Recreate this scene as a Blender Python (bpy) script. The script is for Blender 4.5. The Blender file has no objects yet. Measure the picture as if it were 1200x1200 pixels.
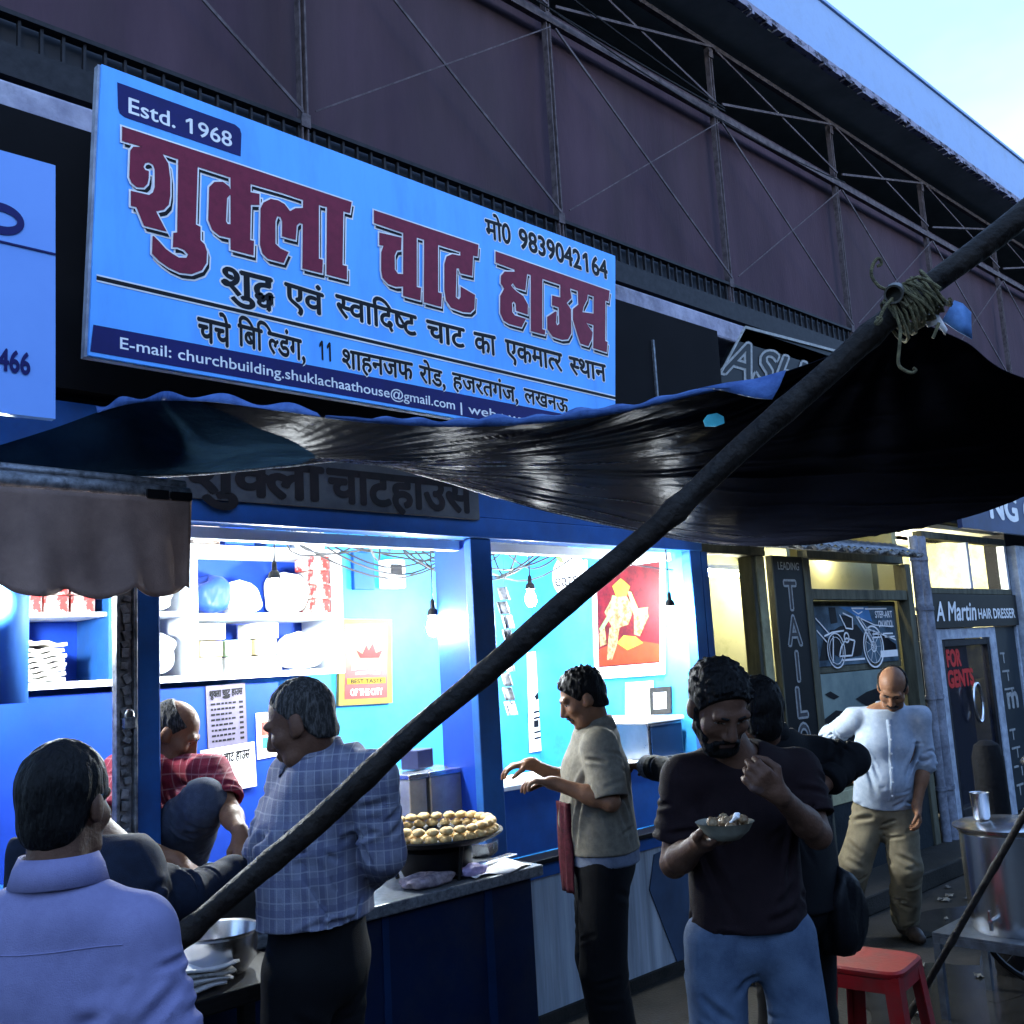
import bpy, bmesh, math, random
import numpy as np
from mathutils import Vector, Matrix, geometry
random.seed(7)
SC = bpy.context.scene
COL = SC.collection
R = math.radians

# ------------------------------------------------------------------ camera
cam = bpy.data.cameras.new('camera'); cam.sensor_width = 36; cam.lens = 36.0
cam.clip_start = 0.05; cam.clip_end = 2000
CAM = bpy.data.objects.new('camera', cam); COL.objects.link(CAM)
CAM.matrix_world = Matrix(((0.719174, -0.061891, -0.692068, 0), (-0.692535, -0.144728, -0.706717, -3.57), (-0.056422, 0.987534, -0.146946, 1.66), (0, 0, 0, 1)))
SC.camera = CAM
# ------------------------------------------------------------------ dusk sky
W = bpy.data.worlds.new('World'); SC.world = W; W.use_nodes = True
nt = W.node_tree; nt.nodes.clear()
sky = nt.nodes.new('ShaderNodeTexSky'); sky.sky_type = 'NISHITA'; sky.sun_disc = False
sky.sun_elevation = R(12); sky.sun_rotation = R(205); sky.air_density = 1.0; sky.dust_density = 0.6; sky.ozone_density = 2.5
tint = nt.nodes.new('ShaderNodeMixRGB'); tint.blend_type = 'MULTIPLY'; tint.inputs[0].default_value = 1
tint.inputs[2].default_value = (0.72, 0.92, 1.3, 1)
bg = nt.nodes.new('ShaderNodeBackground'); bg.inputs[1].default_value = 0.15
out = nt.nodes.new('ShaderNodeOutputWorld')
tcw = nt.nodes.new('ShaderNodeTexCoord'); nzw = nt.nodes.new('ShaderNodeTexNoise'); nzw.inputs['Scale'].default_value = 2.2; nzw.inputs['Detail'].default_value = 5
mpw = nt.nodes.new('ShaderNodeMapping'); mpw.inputs['Scale'].default_value = (1, 1, 2.5); nt.links.new(tcw.outputs['Generated'], mpw.inputs[0]); nt.links.new(mpw.outputs[0], nzw.inputs['Vector'])
crw = nt.nodes.new('ShaderNodeMapRange'); crw.inputs['From Min'].default_value = .42; crw.inputs['From Max'].default_value = .68; crw.inputs['To Min'].default_value = .35; crw.inputs['To Max'].default_value = .85
cld = nt.nodes.new('ShaderNodeMixRGB'); cld.inputs[2].default_value = (2.3, 2.75, 3.1, 1); nt.links.new(nzw.outputs['Fac'], crw.inputs[0]); nt.links.new(crw.outputs[0], cld.inputs[0]); nt.links.new(sky.outputs[0], cld.inputs[1])
nt.links.new(cld.outputs[0], tint.inputs[1]); nt.links.new(tint.outputs[0], bg.inputs[0]); nt.links.new(bg.outputs[0], out.inputs[0])
sun = bpy.data.lights.new('sun', 'SUN'); sun.energy = 0.12; sun.angle = R(25); sun.color = (1.0, 0.93, 0.86)
SUN = bpy.data.objects.new('sun', sun); COL.objects.link(SUN)
SUN.rotation_euler = Vector((math.sin(R(205))*math.cos(R(12)), math.cos(R(205))*math.cos(R(12)), math.sin(R(12)))).to_track_quat('Z', 'Y').to_euler()
SC.view_settings.view_transform = 'Standard'; SC.view_settings.look = 'None'
SC.view_settings.exposure = 2.25; SC.view_settings.gamma = 1.0
SC.cycles.max_bounces = 8; SC.cycles.sample_clamp_indirect = 6.0
try:
    SC.cycles.use_denoising = True
except Exception:
    pass

# ------------------------------------------------------------------ helpers
def tag(o, label=None, cat=None, group=None, kind=None):
    if label: o['label'] = label
    if cat: o['category'] = cat
    if group: o['group'] = group
    if kind: o['kind'] = kind
    return o
def thing(name, label, cat, loc, rz=0, group=None):
    o = bpy.data.objects.new(name, None); COL.objects.link(o)
    o.empty_display_size = 0.1
    o.matrix_world = Matrix.Translation(loc) @ Matrix.Rotation(rz, 4, 'Z')
    return tag(o, label, cat, group)
def attach(o, parent):
    o.parent = parent; o.matrix_parent_inverse = MW(parent).inverted()
def MW(o):
    m = o.matrix_basis.copy()
    return MW(o.parent) @ o.matrix_parent_inverse @ m if o.parent else m
def dup(o, loc=None, rz=None, label=None, parent=None):
    c = o.copy(); COL.objects.link(c)
    if parent is not None:
        mi = o.matrix_parent_inverse.copy(); c.parent = parent; c.matrix_parent_inverse = mi
    if loc is not None: c.location = loc
    if rz is not None: c.rotation_euler = (0, 0, rz)
    if label: c['label'] = label
    for ch in list(o.children): dup(ch, parent=c)
    return c
def frame(d, up=(0, 0, 1)):
    d = Vector(d).normalized(); up = Vector(up)
    if abs(d.dot(up)) > 0.97: up = Vector((1, 0, 0))
    x = d.cross(up).normalized(); y = x.cross(d).normalized()
    return x, y, d
class MB:
    def __init__(s): s.v = []; s.f = []; s.mi = []; s.cur = 0
    def add(s, vs, fs):
        b = len(s.v); s.v += [tuple(p) for p in vs]
        for f in fs: s.f.append([b + i for i in f]); s.mi.append(s.cur)
        return s
    def box(s, x0, x1, y0, y1, z0, z1):
        return s.add([(x0,y0,z0),(x1,y0,z0),(x1,y1,z0),(x0,y1,z0),(x0,y0,z1),(x1,y0,z1),(x1,y1,z1),(x0,y1,z1)],
                     [(3,2,1,0),(4,5,6,7),(0,1,5,4),(1,2,6,5),(2,3,7,6),(3,0,4,7)])
    def obox(s, c, size, rz=0, rx=0, ry=0):
        m = Matrix.Rotation(rz, 3, 'Z') @ Matrix.Rotation(ry, 3, 'Y') @ Matrix.Rotation(rx, 3, 'X')
        a, b, d = [q / 2 for q in size]; c = Vector(c)
        vs = [c + m @ Vector(p) for p in ((-a,-b,-d),(a,-b,-d),(a,b,-d),(-a,b,-d),(-a,-b,d),(a,-b,d),(a,b,d),(-a,b,d))]
        return s.add(vs, [(3,2,1,0),(4,5,6,7),(0,1,5,4),(1,2,6,5),(2,3,7,6),(3,0,4,7)])
    def bar(s, p, q, w, h=None, up=(0, 0, 1)):
        h = h or w; p = Vector(p); q = Vector(q); x, y, d = frame(q - p, up)
        vs = [o + x * a * w / 2 + y * b * h / 2 for o in (p, q) for a, b in ((-1,-1),(1,-1),(1,1),(-1,1))]
        return s.add(vs, [(3,2,1,0),(4,5,6,7),(0,1,5,4),(1,2,6,5),(2,3,7,6),(3,0,4,7)])
    def cyl(s, p, q, r0, r1=None, n=16, caps=True):
        r1 = r0 if r1 is None else r1; p = Vector(p); q = Vector(q); x, y, d = frame(q - p)
        vs = []
        for o, r in ((p, r0), (q, r1)):
            vs += [o + (x * math.cos(2*math.pi*i/n) + y * math.sin(2*math.pi*i/n)) * r for i in range(n)]
        fs = [(i, (i+1) % n, n + (i+1) % n, n + i) for i in range(n)]
        if caps: fs += [tuple(range(n))[::-1], tuple(range(n, 2*n))]
        return s.add(vs, fs)
    def tube(s, pts, r, n=8, caps=True):
        pts = [Vector(p) for p in pts]; rs = r if isinstance(r, (list, tuple)) else [r] * len(pts)
        vs = []; x = None
        for i, p in enumerate(pts):
            d = (pts[min(i+1, len(pts)-1)] - pts[max(i-1, 0)])
            if d.length < 1e-9: d = Vector((0, 0, 1))
            d.normalize()
            if x is None: x, y, _ = frame(d)
            else:
                x = (x - d * x.dot(d))
                if x.length < 1e-6: x, y, _ = frame(d)
                x.normalize()
            y = d.cross(x)
            vs += [p + (x * math.cos(2*math.pi*k/n) + y * math.sin(2*math.pi*k/n)) * rs[i] for k in range(n)]
        fs = [(i*n+k, i*n+(k+1) % n, (i+1)*n+(k+1) % n, (i+1)*n+k) for i in range(len(pts)-1) for k in range(n)]
        if caps: fs += [tuple(range(n))[::-1], tuple(range((len(pts)-1)*n, len(pts)*n))]
        return s.add(vs, fs)
    def lathe(s, prof, c=(0, 0, 0), n=28, axis=None):
        c = Vector(c); vs = []
        ax = frame(axis) if axis is not None else (Vector((1,0,0)), Vector((0,1,0)), Vector((0,0,1)))
        for r, z in prof:
            vs += [c + (ax[0]*math.cos(2*math.pi*k/n) + ax[1]*math.sin(2*math.pi*k/n)) * r + ax[2] * z for k in range(n)]
        m = len(prof)
        fs = [(i*n+k, i*n+(k+1) % n, (i+1)*n+(k+1) % n, (i+1)*n+k) for i in range(m-1) for k in range(n)]
        if prof[0][0] > 1e-4: fs.append(tuple(range(n))[::-1])
        if prof[-1][0] > 1e-4: fs.append(tuple(range((m-1)*n, m*n)))
        return s.add(vs, fs)
    def ball(s, c, r, n=14, m=9, jit=0, seed=0):
        rr = r if isinstance(r, (tuple, list)) else (r, r, r); c = Vector(c); rnd = random.Random(seed)
        vs = []
        for j in range(m + 1):
            t = math.pi * j / m
            for k in range(n):
                a = 2*math.pi*k/n; q = 1 + rnd.uniform(-jit, jit)
                vs.append(c + Vector((rr[0]*math.sin(t)*math.cos(a)*q, rr[1]*math.sin(t)*math.sin(a)*q, -rr[2]*math.cos(t)*q)))
        return s.add(vs, [(j*n+k, j*n+(k+1) % n, (j+1)*n+(k+1) % n, (j+1)*n+k) for j in range(m) for k in range(n)])
    def grid(s, P):      # P[i][j] points
        n = len(P[0]); vs = [p for row in P for p in row]
        return s.add(vs, [(i*n+j, i*n+j+1, (i+1)*n+j+1, (i+1)*n+j) for i in range(len(P)-1) for j in range(n-1)])
    def prism(s, poly, vec):   # 3d ngon extruded along vec
        vec = Vector(vec); a = [Vector(p) for p in poly]; n = len(a)
        return s.add(a + [p + vec for p in a], [tuple(range(n))[::-1], tuple(range(n, 2*n))] + [(i, (i+1) % n, n + (i+1) % n, n + i) for i in range(n)])
    def ngon(s, poly): return s.add(poly, [tuple(range(len(poly)))])
    def build(s, name, mat, parent=None, smooth=False, bevel=0, solid=0, subsurf=0, label=None):
        me = bpy.data.meshes.new(name)
        v = np.array(s.v, dtype=float)
        o = bpy.data.objects.new(name, me); COL.objects.link(o)
        org = np.zeros(3)
        if parent is None:
            org = np.array([(v[:,0].min()+v[:,0].max())/2, (v[:,1].min()+v[:,1].max())/2, v[:,2].min()])
            o.location = org
        me.from_pydata((v - org).tolist(), [], s.f)
        mats = mat if isinstance(mat, (list, tuple)) else [mat]
        for m in mats: me.materials.append(m)
        if len(mats) > 1: me.polygons.foreach_set('material_index', s.mi)
        if smooth:
            me.polygons.foreach_set('use_smooth', [True] * len(me.polygons))
            try: me.set_sharp_from_angle(angle=R(40 if smooth is True else smooth))
            except Exception: pass
        me.update()
        if parent is not None: attach(o, parent)
        if solid:
            m = o.modifiers.new('thick', 'SOLIDIFY'); m.thickness = solid; m.offset = 0
        if subsurf:
            m = o.modifiers.new('sub', 'SUBSURF'); m.levels = subsurf; m.render_levels = subsurf
        if bevel:
            m = o.modifiers.new('bev', 'BEVEL'); m.width = bevel; m.segments = 2; m.limit_method = 'ANGLE'
        if label: o['label'] = label
        return o

# ------------------------------------------------------------------ materials
def mat(name, col, rough=0.6, metal=0.0, col2=None, scale=6.0, lo=0.35, hi=0.65, bump=0.0, bscale=60.0, stretch=(1, 1, 1),
        emit=None, estr=0.0, coat=0.0, rvar=0.0, alpha=None, spec=None, trans=0.0, dirt=0.0, dscale=2.0):
    m = bpy.data.materials.new(name); m.use_nodes = True
    t = m.node_tree; b = t.nodes['Principled BSDF']; L = t.links.new
    b.inputs['Roughness'].default_value = rough; b.inputs['Metallic'].default_value = metal
    if coat: b.inputs['Coat Weight'].default_value = coat
    b.inputs['Specular IOR Level'].default_value = spec if spec is not None else (0.5 if rough < .3 or metal > .3 else 0.14)
    if trans: b.inputs['Transmission Weight'].default_value = trans
    if emit:
        b.inputs['Emission Color'].default_value = (*emit, 1); b.inputs['Emission Strength'].default_value = estr
    tc = t.nodes.new('ShaderNodeTexCoord'); mp = t.nodes.new('ShaderNodeMapping'); mp.inputs['Scale'].default_value = stretch
    L(tc.outputs['Object'], mp.inputs['Vector'])
    n = t.nodes.new('ShaderNodeTexNoise'); n.inputs['Scale'].default_value = scale; n.inputs['Detail'].default_value = 6; n.inputs['Roughness'].default_value = 0.65
    L(mp.outputs[0], n.inputs['Vector'])
    r = t.nodes.new('ShaderNodeValToRGB'); r.color_ramp.elements[0].position = lo; r.color_ramp.elements[1].position = hi
    c2 = col2 or tuple(c * 0.72 for c in col)
    r.color_ramp.elements[0].color = (*c2, 1); r.color_ramp.elements[1].color = (*col, 1)
    L(n.outputs['Fac'], r.inputs['Fac']); src = r.outputs['Color']
    if dirt:
        n2 = t.nodes.new('ShaderNodeTexNoise'); n2.inputs['Scale'].default_value = dscale; n2.inputs['Detail'].default_value = 8; n2.inputs['Roughness'].default_value = 0.7
        L(mp.outputs[0], n2.inputs['Vector'])
        r2 = t.nodes.new('ShaderNodeValToRGB'); r2.color_ramp.elements[0].position = 0.45; r2.color_ramp.elements[1].position = 0.72
        r2.color_ramp.elements[0].color = (0, 0, 0, 1); r2.color_ramp.elements[1].color = (dirt, dirt, dirt, 1)
        mx = t.nodes.new('ShaderNodeMixRGB'); mx.inputs[2].default_value = (0.035, 0.03, 0.026, 1)
        L(n2.outputs['Fac'], r2.inputs['Fac']); L(r2.outputs['Color'], mx.inputs[0]); L(src, mx.inputs[1]); src = mx.outputs[0]
    L(src, b.inputs['Base Color'])
    if rvar:
        mr = t.nodes.new('ShaderNodeMapRange'); mr.inputs['To Min'].default_value = max(0.02, rough - rvar); mr.inputs['To Max'].default_value = min(1, rough + rvar)
        L(n.outputs['Fac'], mr.inputs['Value']); L(mr.outputs[0], b.inputs['Roughness'])
    if bump:
        nb = t.nodes.new('ShaderNodeTexNoise'); nb.inputs['Scale'].default_value = bscale; nb.inputs['Detail'].default_value = 5
        L(mp.outputs[0], nb.inputs['Vector'])
        bp = t.nodes.new('ShaderNodeBump'); bp.inputs['Strength'].default_value = bump; bp.inputs['Distance'].default_value = 0.01
        L(nb.outputs['Fac'], bp.inputs['Height']); L(bp.outputs[0], b.inputs['Normal'])
    return m
def plaid(name, base, lines, dark, scale=1.0):
    m = mat(name, base, rough=0.85, bump=0.25, bscale=220, scale=25)
    t = m.node_tree; b = t.nodes['Principled BSDF']; L = t.links.new
    tc = t.nodes.new('ShaderNodeTexCoord'); sp = t.nodes.new('ShaderNodeSeparateXYZ'); L(tc.outputs['Object'], sp.inputs[0])
    cur = b.inputs['Base Color'].links[0].from_socket
    def stripe(expr_axis, freq, width, col, fac, src):
        mu = t.nodes.new('ShaderNodeMath'); mu.operation = 'MULTIPLY'; mu.inputs[1].default_value = freq * scale; L(expr_axis, mu.inputs[0])
        fr = t.nodes.new('ShaderNodeMath'); fr.operation = 'FRACT'; L(mu.outputs[0], fr.inputs[0])
        lt = t.nodes.new('ShaderNodeMath'); lt.operation = 'LESS_THAN'; lt.inputs[1].default_value = width; L(fr.outputs[0], lt.inputs[0])
        mf = t.nodes.new('ShaderNodeMath'); mf.operation = 'MULTIPLY'; mf.inputs[1].default_value = fac; L(lt.outputs[0], mf.inputs[0])
        mx = t.nodes.new('ShaderNodeMixRGB'); mx.inputs[2].default_value = (*col, 1); L(mf.outputs[0], mx.inputs[0]); L(src, mx.inputs[1])
        return mx.outputs[0]
    ad = t.nodes.new('ShaderNodeMath'); ad.operation = 'SUBTRACT'; L(sp.outputs[0], ad.inputs[0]); L(sp.outputs[1], ad.inputs[1])
    a1 = ad.outputs[0]; z = sp.outputs[2]
    cur = stripe(a1, 11, 0.38, dark, 0.6, cur); cur = stripe(a1, 22, 0.12, lines, 0.7, cur)
    cur = stripe(z, 9, 0.30, dark, 0.5, cur); cur = stripe(z, 18, 0.10, lines, 0.55, cur)
    L(cur, b.inputs['Base Color'])
    return m
def weave(m, s=900, k=0.15):
    t = m.node_tree; b = t.nodes['Principled BSDF']; b.inputs['Sheen Weight'].default_value = k
    return m
def glass(name, col=(0.02, 0.025, 0.03), a=0.35):
    m = bpy.data.materials.new(name); m.use_nodes = True; t = m.node_tree; b = t.nodes['Principled BSDF']
    b.inputs['Base Color'].default_value = (*col, 1); b.inputs['Roughness'].default_value = 0.06; b.inputs['Alpha'].default_value = a
    return m
def lamp(name, col, s):
    m = bpy.data.materials.new(name); m.use_nodes = True; t = m.node_tree; b = t.nodes['Principled BSDF']
    b.inputs['Base Color'].default_value = (0.8, 0.8, 0.8, 1)
    b.inputs['Emission Color'].default_value = (*col, 1); b.inputs['Emission Strength'].default_value = s
    return m
M = {}
M['asphalt'] = mat('asphalt', (0.024, 0.022, 0.018), 0.85, col2=(0.011, 0.010, 0.009), scale=5, bump=0.5, bscale=90, rvar=0.25, dirt=0.5, dscale=1.2)
M['paving'] = mat('paving', (0.02, 0.018, 0.014), 0.75, col2=(0.008, 0.0075, 0.006), scale=4, bump=0.4, bscale=70, rvar=0.2, dirt=0.75, dscale=1.6)
M['purple'] = mat('purple_cladding', (0.066, 0.041, 0.055), 0.85, col2=(0.036, 0.022, 0.032), scale=2.2, lo=.3, hi=.7, stretch=(1, 1, 0.22), bump=0.3, bscale=60, dirt=0.45, dscale=1.3)
M['steelpaint'] = mat('faded_steel_paint', (0.11, 0.09, 0.095), 0.7, col2=(0.045, 0.036, 0.04), scale=18, bump=0.15, bscale=80)
M['darksteel'] = mat('dark_steel', (0.02, 0.02, 0.023), 0.55, col2=(0.01, 0.01, 0.012), scale=20)
M['soffit'] = mat('dark_soffit', (0.22, 0.25, 0.25), 0.9, scale=2)
M['fascia'] = mat('fascia', (0.22, 0.34, 0.56), 0.8, col2=(0.18, 0.28, 0.48), scale=3, bump=0.15, bscale=25, dirt=0.3, dscale=3)
M['peel'] = mat('peeling_plaster', (0.17, 0.18, 0.26), 0.9, col2=(0.04, 0.04, 0.055), scale=9, lo=0.42, hi=0.5, bump=0.6, bscale=30, stretch=(1, 1, 2))
M['ledge'] = mat('whitewashed_ledge', (0.34, 0.34, 0.42), 0.9, col2=(0.2, 0.2, 0.27), scale=7, bump=0.4, bscale=35, dirt=0.7, dscale=5)
M['void'] = mat('dark_void_wall', (0.006, 0.006, 0.007), 0.95, scale=3)  # near-black colour paints in the shade of the recess under the ledge
M['greywall'] = mat('grimy_grey_wall', (0.018, 0.024, 0.027), 0.9, col2=(0.008, 0.011, 0.013), scale=3, bump=0.3, bscale=40)
M['blue'] = mat('blue_paint', (0.014, 0.075, 0.25), 0.45, col2=(0.01, 0.055, 0.2), scale=5, bump=0.06, bscale=60, dirt=0.35, dscale=3)
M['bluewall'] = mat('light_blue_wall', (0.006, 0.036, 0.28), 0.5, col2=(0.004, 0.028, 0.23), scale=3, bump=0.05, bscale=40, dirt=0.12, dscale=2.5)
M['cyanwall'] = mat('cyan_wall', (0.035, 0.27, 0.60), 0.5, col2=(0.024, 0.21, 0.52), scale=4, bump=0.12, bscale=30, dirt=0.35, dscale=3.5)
M['ceil'] = mat('white_ceiling', (0.7, 0.74, 0.76), 0.8, scale=4, dirt=0.3)
M['white'] = mat('white_paint', (0.75, 0.77, 0.78), 0.5, scale=8, col2=(0.62, 0.65, 0.68))
M['paper'] = mat('paper', (0.78, 0.76, 0.74), 0.8, scale=10, col2=(0.7, 0.68, 0.67))
M['menupaper'] = mat('mauve_menu_paper', (0.10, 0.09, 0.13), 0.7, scale=9, col2=(0.075, 0.068, 0.10))
M['ink'] = mat('black_ink', (0.005, 0.005, 0.007), 0.5, scale=10)
M['black'] = mat('black_plastic', (0.005, 0.005, 0.006), 0.4, scale=10)
M['steel'] = mat('stainless_steel', (0.62, 0.62, 0.63), 0.24, 1.0, col2=(0.5, 0.5, 0.52), scale=5, rvar=0.1, bump=0.05, bscale=20, stretch=(1, 1, 0.2))
M['galv'] = mat('galvanised_metal', (0.22, 0.23, 0.25), 0.5, 0.7, col2=(0.06, 0.063, 0.068), scale=30, bump=0.3, bscale=40)
M['iron'] = mat('sooty_iron', (0.016, 0.015, 0.014), 0.6, 0.6, scale=15, bump=0.3, bscale=50)
M['stone'] = mat('counter_stone', (0.16, 0.175, 0.19), 0.35, col2=(0.05, 0.055, 0.065), scale=45, rvar=0.15, dirt=0.4)
M['signblue'] = mat('sign_blue', (0.12, 0.41, 0.93), 0.4, col2=(0.11, 0.385, 0.91), scale=2, bump=0.3, bscale=4, dirt=.22, dscale=3, stretch=(2.5, 1, .5))
M['navy'] = mat('sign_navy', (0.008, 0.008, 0.10), 0.35, scale=4)
M['maroon'] = mat('sign_maroon', (0.17, 0.012, 0.035), 0.35, scale=30, col2=(0.13, 0.009, 0.027))
M['signwhite'] = mat('sign_white', (0.82, 0.82, 0.82), 0.4, scale=4)
M['grey_board'] = mat('faded_grey_board', (0.07, 0.07, 0.072), 0.7, col2=(0.035, 0.035, 0.04), scale=8, dirt=0.6)
M['fadedink'] = mat('faded_letter_paint', (0.012, 0.007, 0.007), 0.7, scale=12, col2=(0.006, 0.005, 0.005))

# ------------------------------------------------------------------ ground
b = MB(); b.add([(-150,-150,-0.004),(200,-150,-0.004),(200,150,-0.004),(-150,150,-0.004)], [(0,1,2,3)])
tag(b.build('ground', M['asphalt']), kind='structure')
b = MB(); b.add([(-12,-5.2,0),(40,-5.2,0),(40,0.3,0),(-12,0.3,0)], [(0,1,2,3)])
tag(b.build('pavement', M['paving']), kind='structure')
b = MB(); b.box(5.1, 40, -0.28, 0.6, 0, 0.12)
tag(b.build('shop_step', M['paving'], bevel=0.012), kind='structure')
# damp stains where water was spilled
M['wet'] = mat('damp_patch', (0.016, 0.015, 0.014), 0.2, scale=7, rvar=0.12)
rnd = random.Random(3)
b = MB()
for cx, cy, r in ((4.9,-1.3,0.5),(5.7,-1.5,0.42),(4.3,-1.9,0.36),(6.2,-0.75,0.3),(3.6,-1.3,0.4)):
    b.ngon([(cx + r*(1+0.28*math.sin(3*a+cx)+0.12*math.sin(7*a))*math.cos(a)*1.3, cy + r*(0.7+0.2*math.sin(2*a+cy))*math.sin(a), 0.004 + .0012 * len(b.f)) for a in [2*math.pi*k/40 for k in range(40)]])
tag(b.build('puddle', M['wet']), kind='structure')
# ------------------------------------------------------------------ the market building above the shops
BX0, BX1 = -9.0, 31.0
mb = thing('market_building', 'long two-storey market building with purple cladding, cross-braced steel truss and pale roof edge', 'building', (11, 1, 0))
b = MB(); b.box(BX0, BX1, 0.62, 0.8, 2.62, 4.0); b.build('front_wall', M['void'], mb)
b = MB(); b.box(BX0, BX1, 0.45, 0.52, 4.15, 5.78); b.build('cladding', M['purple'], mb)
b = MB(); b.box(BX0, BX1, 1.9, 2.0, 5.6, 6.25); b.box(BX0, BX1, 0.53, 1.88, 5.5, 5.55); b.build('attic_wall', mat('attic_grey', (.06, .065, .07), .9, scale=3), mb)
# ledge and dark bands under the truss
b = MB()
b.box(BX0, BX1, 0.10, 0.60, 3.72, 3.86)
b.build('ledge', M['ledge'], mb, bevel=0.015)
b = MB(); b.box(BX0, BX1, 0.30, 0.61, 4.0, 4.12); b.box(BX0, BX1, 0.36, 0.60, 3.87, 3.99); b.build('lower_beam', M['darksteel'], mb)
# railing strip of little vertical bars
b = MB()
b.box(BX0, BX1, 0.325, 0.375, 4.275, 4.295); b.box(BX0, BX1, 0.325, 0.375, 4.13, 4.15)
x = -4.0
while x < 24: b.box(x, x + 0.012, 0.34, 0.36, 4.15, 4.275); x += 0.085
b.build('railing', M['darksteel'], mb)
b = MB(); b.box(BX0, BX1, 0.40, 0.44, 4.125, 4.30); M['slate'] = mat('slate_blue_board', (0.035, 0.042, 0.055), 0.7, scale=4, dirt=0.5); b.build('apron_board', M['slate'], mb)
# posts, chords and braces
XS = [2.58 + 1.795 * k for k in range(-4, 13)]
for i, x in enumerate(XS):
    b = MB()
    b.box(x - 0.020, x - 0.011, 0.33, 0.37, 4.12, 6.20); b.box(x + 0.011, x + 0.020, 0.33, 0.37, 4.12, 6.20)
    for z in (4.3, 5.62, 6.1): b.box(x - 0.026, x + 0.026, 0.322, 0.329, z - 0.035, z + 0.035)
    b.build('post', M['steelpaint'], mb)
b = MB(); b.box(BX0, BX1, 0.32, 0.329, 5.585, 5.635); b.box(BX0, BX1, 0.329, 0.40, 5.625, 5.635); b.build('lower_chord', M['steelpaint'], mb)
b = MB(); b.box(BX0, BX1, 0.32, 0.36, 6.15, 6.185); b.build('upper_chord', M['steelpaint'], mb)
for i in range(len(XS) - 1):
    x0, x1 = XS[i] + 0.03, XS[i+1] - 0.03
    b = MB()
    b.bar((x0, 0.30, 6.12), (x1, 0.30, 5.68), 0.009, 0.017); b.bar((x0, 0.285, 5.68), (x1, 0.285, 6.12), 0.009, 0.018)
    b.bar((x0, 0.30, 5.54), (x1, 0.30, 4.32), 0.009, 0.016); b.bar((x0, 0.285, 4.34), (x1, 0.285, 5.52), 0.006, 0.007)
    b.build('cross_brace', M['steelpaint'], mb)
# roof
rf = MB(); rf.box(BX0, BX1, 0.02, 7, 6.27, 6.6); ro = rf.build('roof', M['soffit'], mb)
b = MB(); b.box(BX0, BX1, -0.03, 0.015, 6.33, 6.83); b.build('fascia', M['fascia'], ro)
b = MB()
rnd = random.Random(11); x = BX0
while x < BX1:
    w = rnd.uniform(0.02, 0.09); d = max(0, rnd.gauss(.012, .012))
    b.box(x, x + w + .001, -0.034 - .004*rnd.random(), 0.018, 6.25 + d, 6.325); x += w
b.build('peeling_edge', M['peel'], ro)
b = MB(); b.box(BX0, BX1, -0.05, 0.02, 6.832, 6.86); b.build('coping', M['fascia'], ro)
# unseen low buildings added across the street, behind the viewer, to keep the street front in the shade
ob = thing('added_opposite_building', 'added unseen low dark two-storey row across the street, facing the stall, behind the viewer', 'building', (8, -15, 0))
b = MB(); b.box(-40, 60, -20, -14, 0, 6.2); b.build('wall', mat('added_dim_street_wall', (.10, .095, .09), .9, scale=.8, dirt=.4), ob)
b = MB(); b.box(-40.3, 60.3, -20.3, -13.6, 6.203, 6.45); b.build('roof', M['soffit'], ob)
for k in range(24):
    b = MB(); x = -38 + 4.05 * k; b.box(x, x + 1.5, -13.998, -13.95, 3.6, 5.0); b.build('window', M['darksteel'], ob)
# loose wires along the truss
M['wire'] = mat('black_cable', (0.02, 0.02, 0.022), 0.5, scale=10)
def sagged(a, c, sag, n=14):
    a = Vector(a); c = Vector(c)
    return [a.lerp(c, i / n) - Vector((0, 0, sag * 4 * (i / n) * (1 - i / n))) for i in range(n + 1)]
b = MB()
b.tube(sagged((2.6, 0.27, 5.75), (6.2, 0.27, 5.62), 0.06), 0.006, 6); b.tube(sagged((3.3, 0.26, 5.95), (6.2, 0.27, 5.64), 0.03), 0.006, 6)
b.tube(sagged((4.4, 0.27, 5.62), (8.0, 0.27, 5.6), 0.09), 0.005, 6)
tag(b.build('overhead_cable', M['wire'], smooth=True), 'thin black cables sagging along the purple cladding under the truss', 'cable')
b = MB()
M['palewire'] = mat('pale_cable', (0.5, 0.5, 0.5), 0.5, scale=10)
b.tube([(1.273,0.05,3.623), (1.343,0.05,3.596), (1.405,0.05,3.575), (1.479,0.05,3.588), (1.606,0.1,3.626)], 0.008, 6)
tag(b.build('service_cable', M['palewire'], smooth=True), 'short pale cable dropping behind the left edge of the big blue sign', 'cable')

# ------------------------------------------------------------------ the chaat stall: one room open to the street
st = thing('snack_stall', 'bright blue open-fronted snack stall between two blue posts, white lamps burning inside', 'stall', (3.2, 0.7, 0))
SX0, SX1, SYB, SZC = 0.35, 4.96, 1.36, 2.52
b = MB(); b.box(SX0 - .06, SX1 + .05, SYB, SYB + .08, 0, SZC)
b.build('back_wall', M['cyanwall'], st)
b = MB(); b.box(SX1, SX1 + .06, 0.06, SYB - .002, 0, SZC); b.build('side_wall', M['cyanwall'], st)
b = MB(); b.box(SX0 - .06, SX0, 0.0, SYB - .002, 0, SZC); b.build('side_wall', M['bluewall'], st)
b = MB(); b.box(SX0 - .06, SX1 + .06, 0.12, SYB + .08, SZC + .002, SZC + .05); b.build('ceiling', M['ceil'], st)
b = MB(); b.box(SX0 - .06, SX1 + .06, 0.0, SYB, 0.0, 0.05); b.build('stall_floor', M['paving'], st)
# darker blue dado on which the menu cards hang
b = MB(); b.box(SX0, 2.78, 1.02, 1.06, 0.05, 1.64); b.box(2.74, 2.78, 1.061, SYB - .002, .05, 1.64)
b.build('partition', M['bluewall'], st, bevel=.004)
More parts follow.
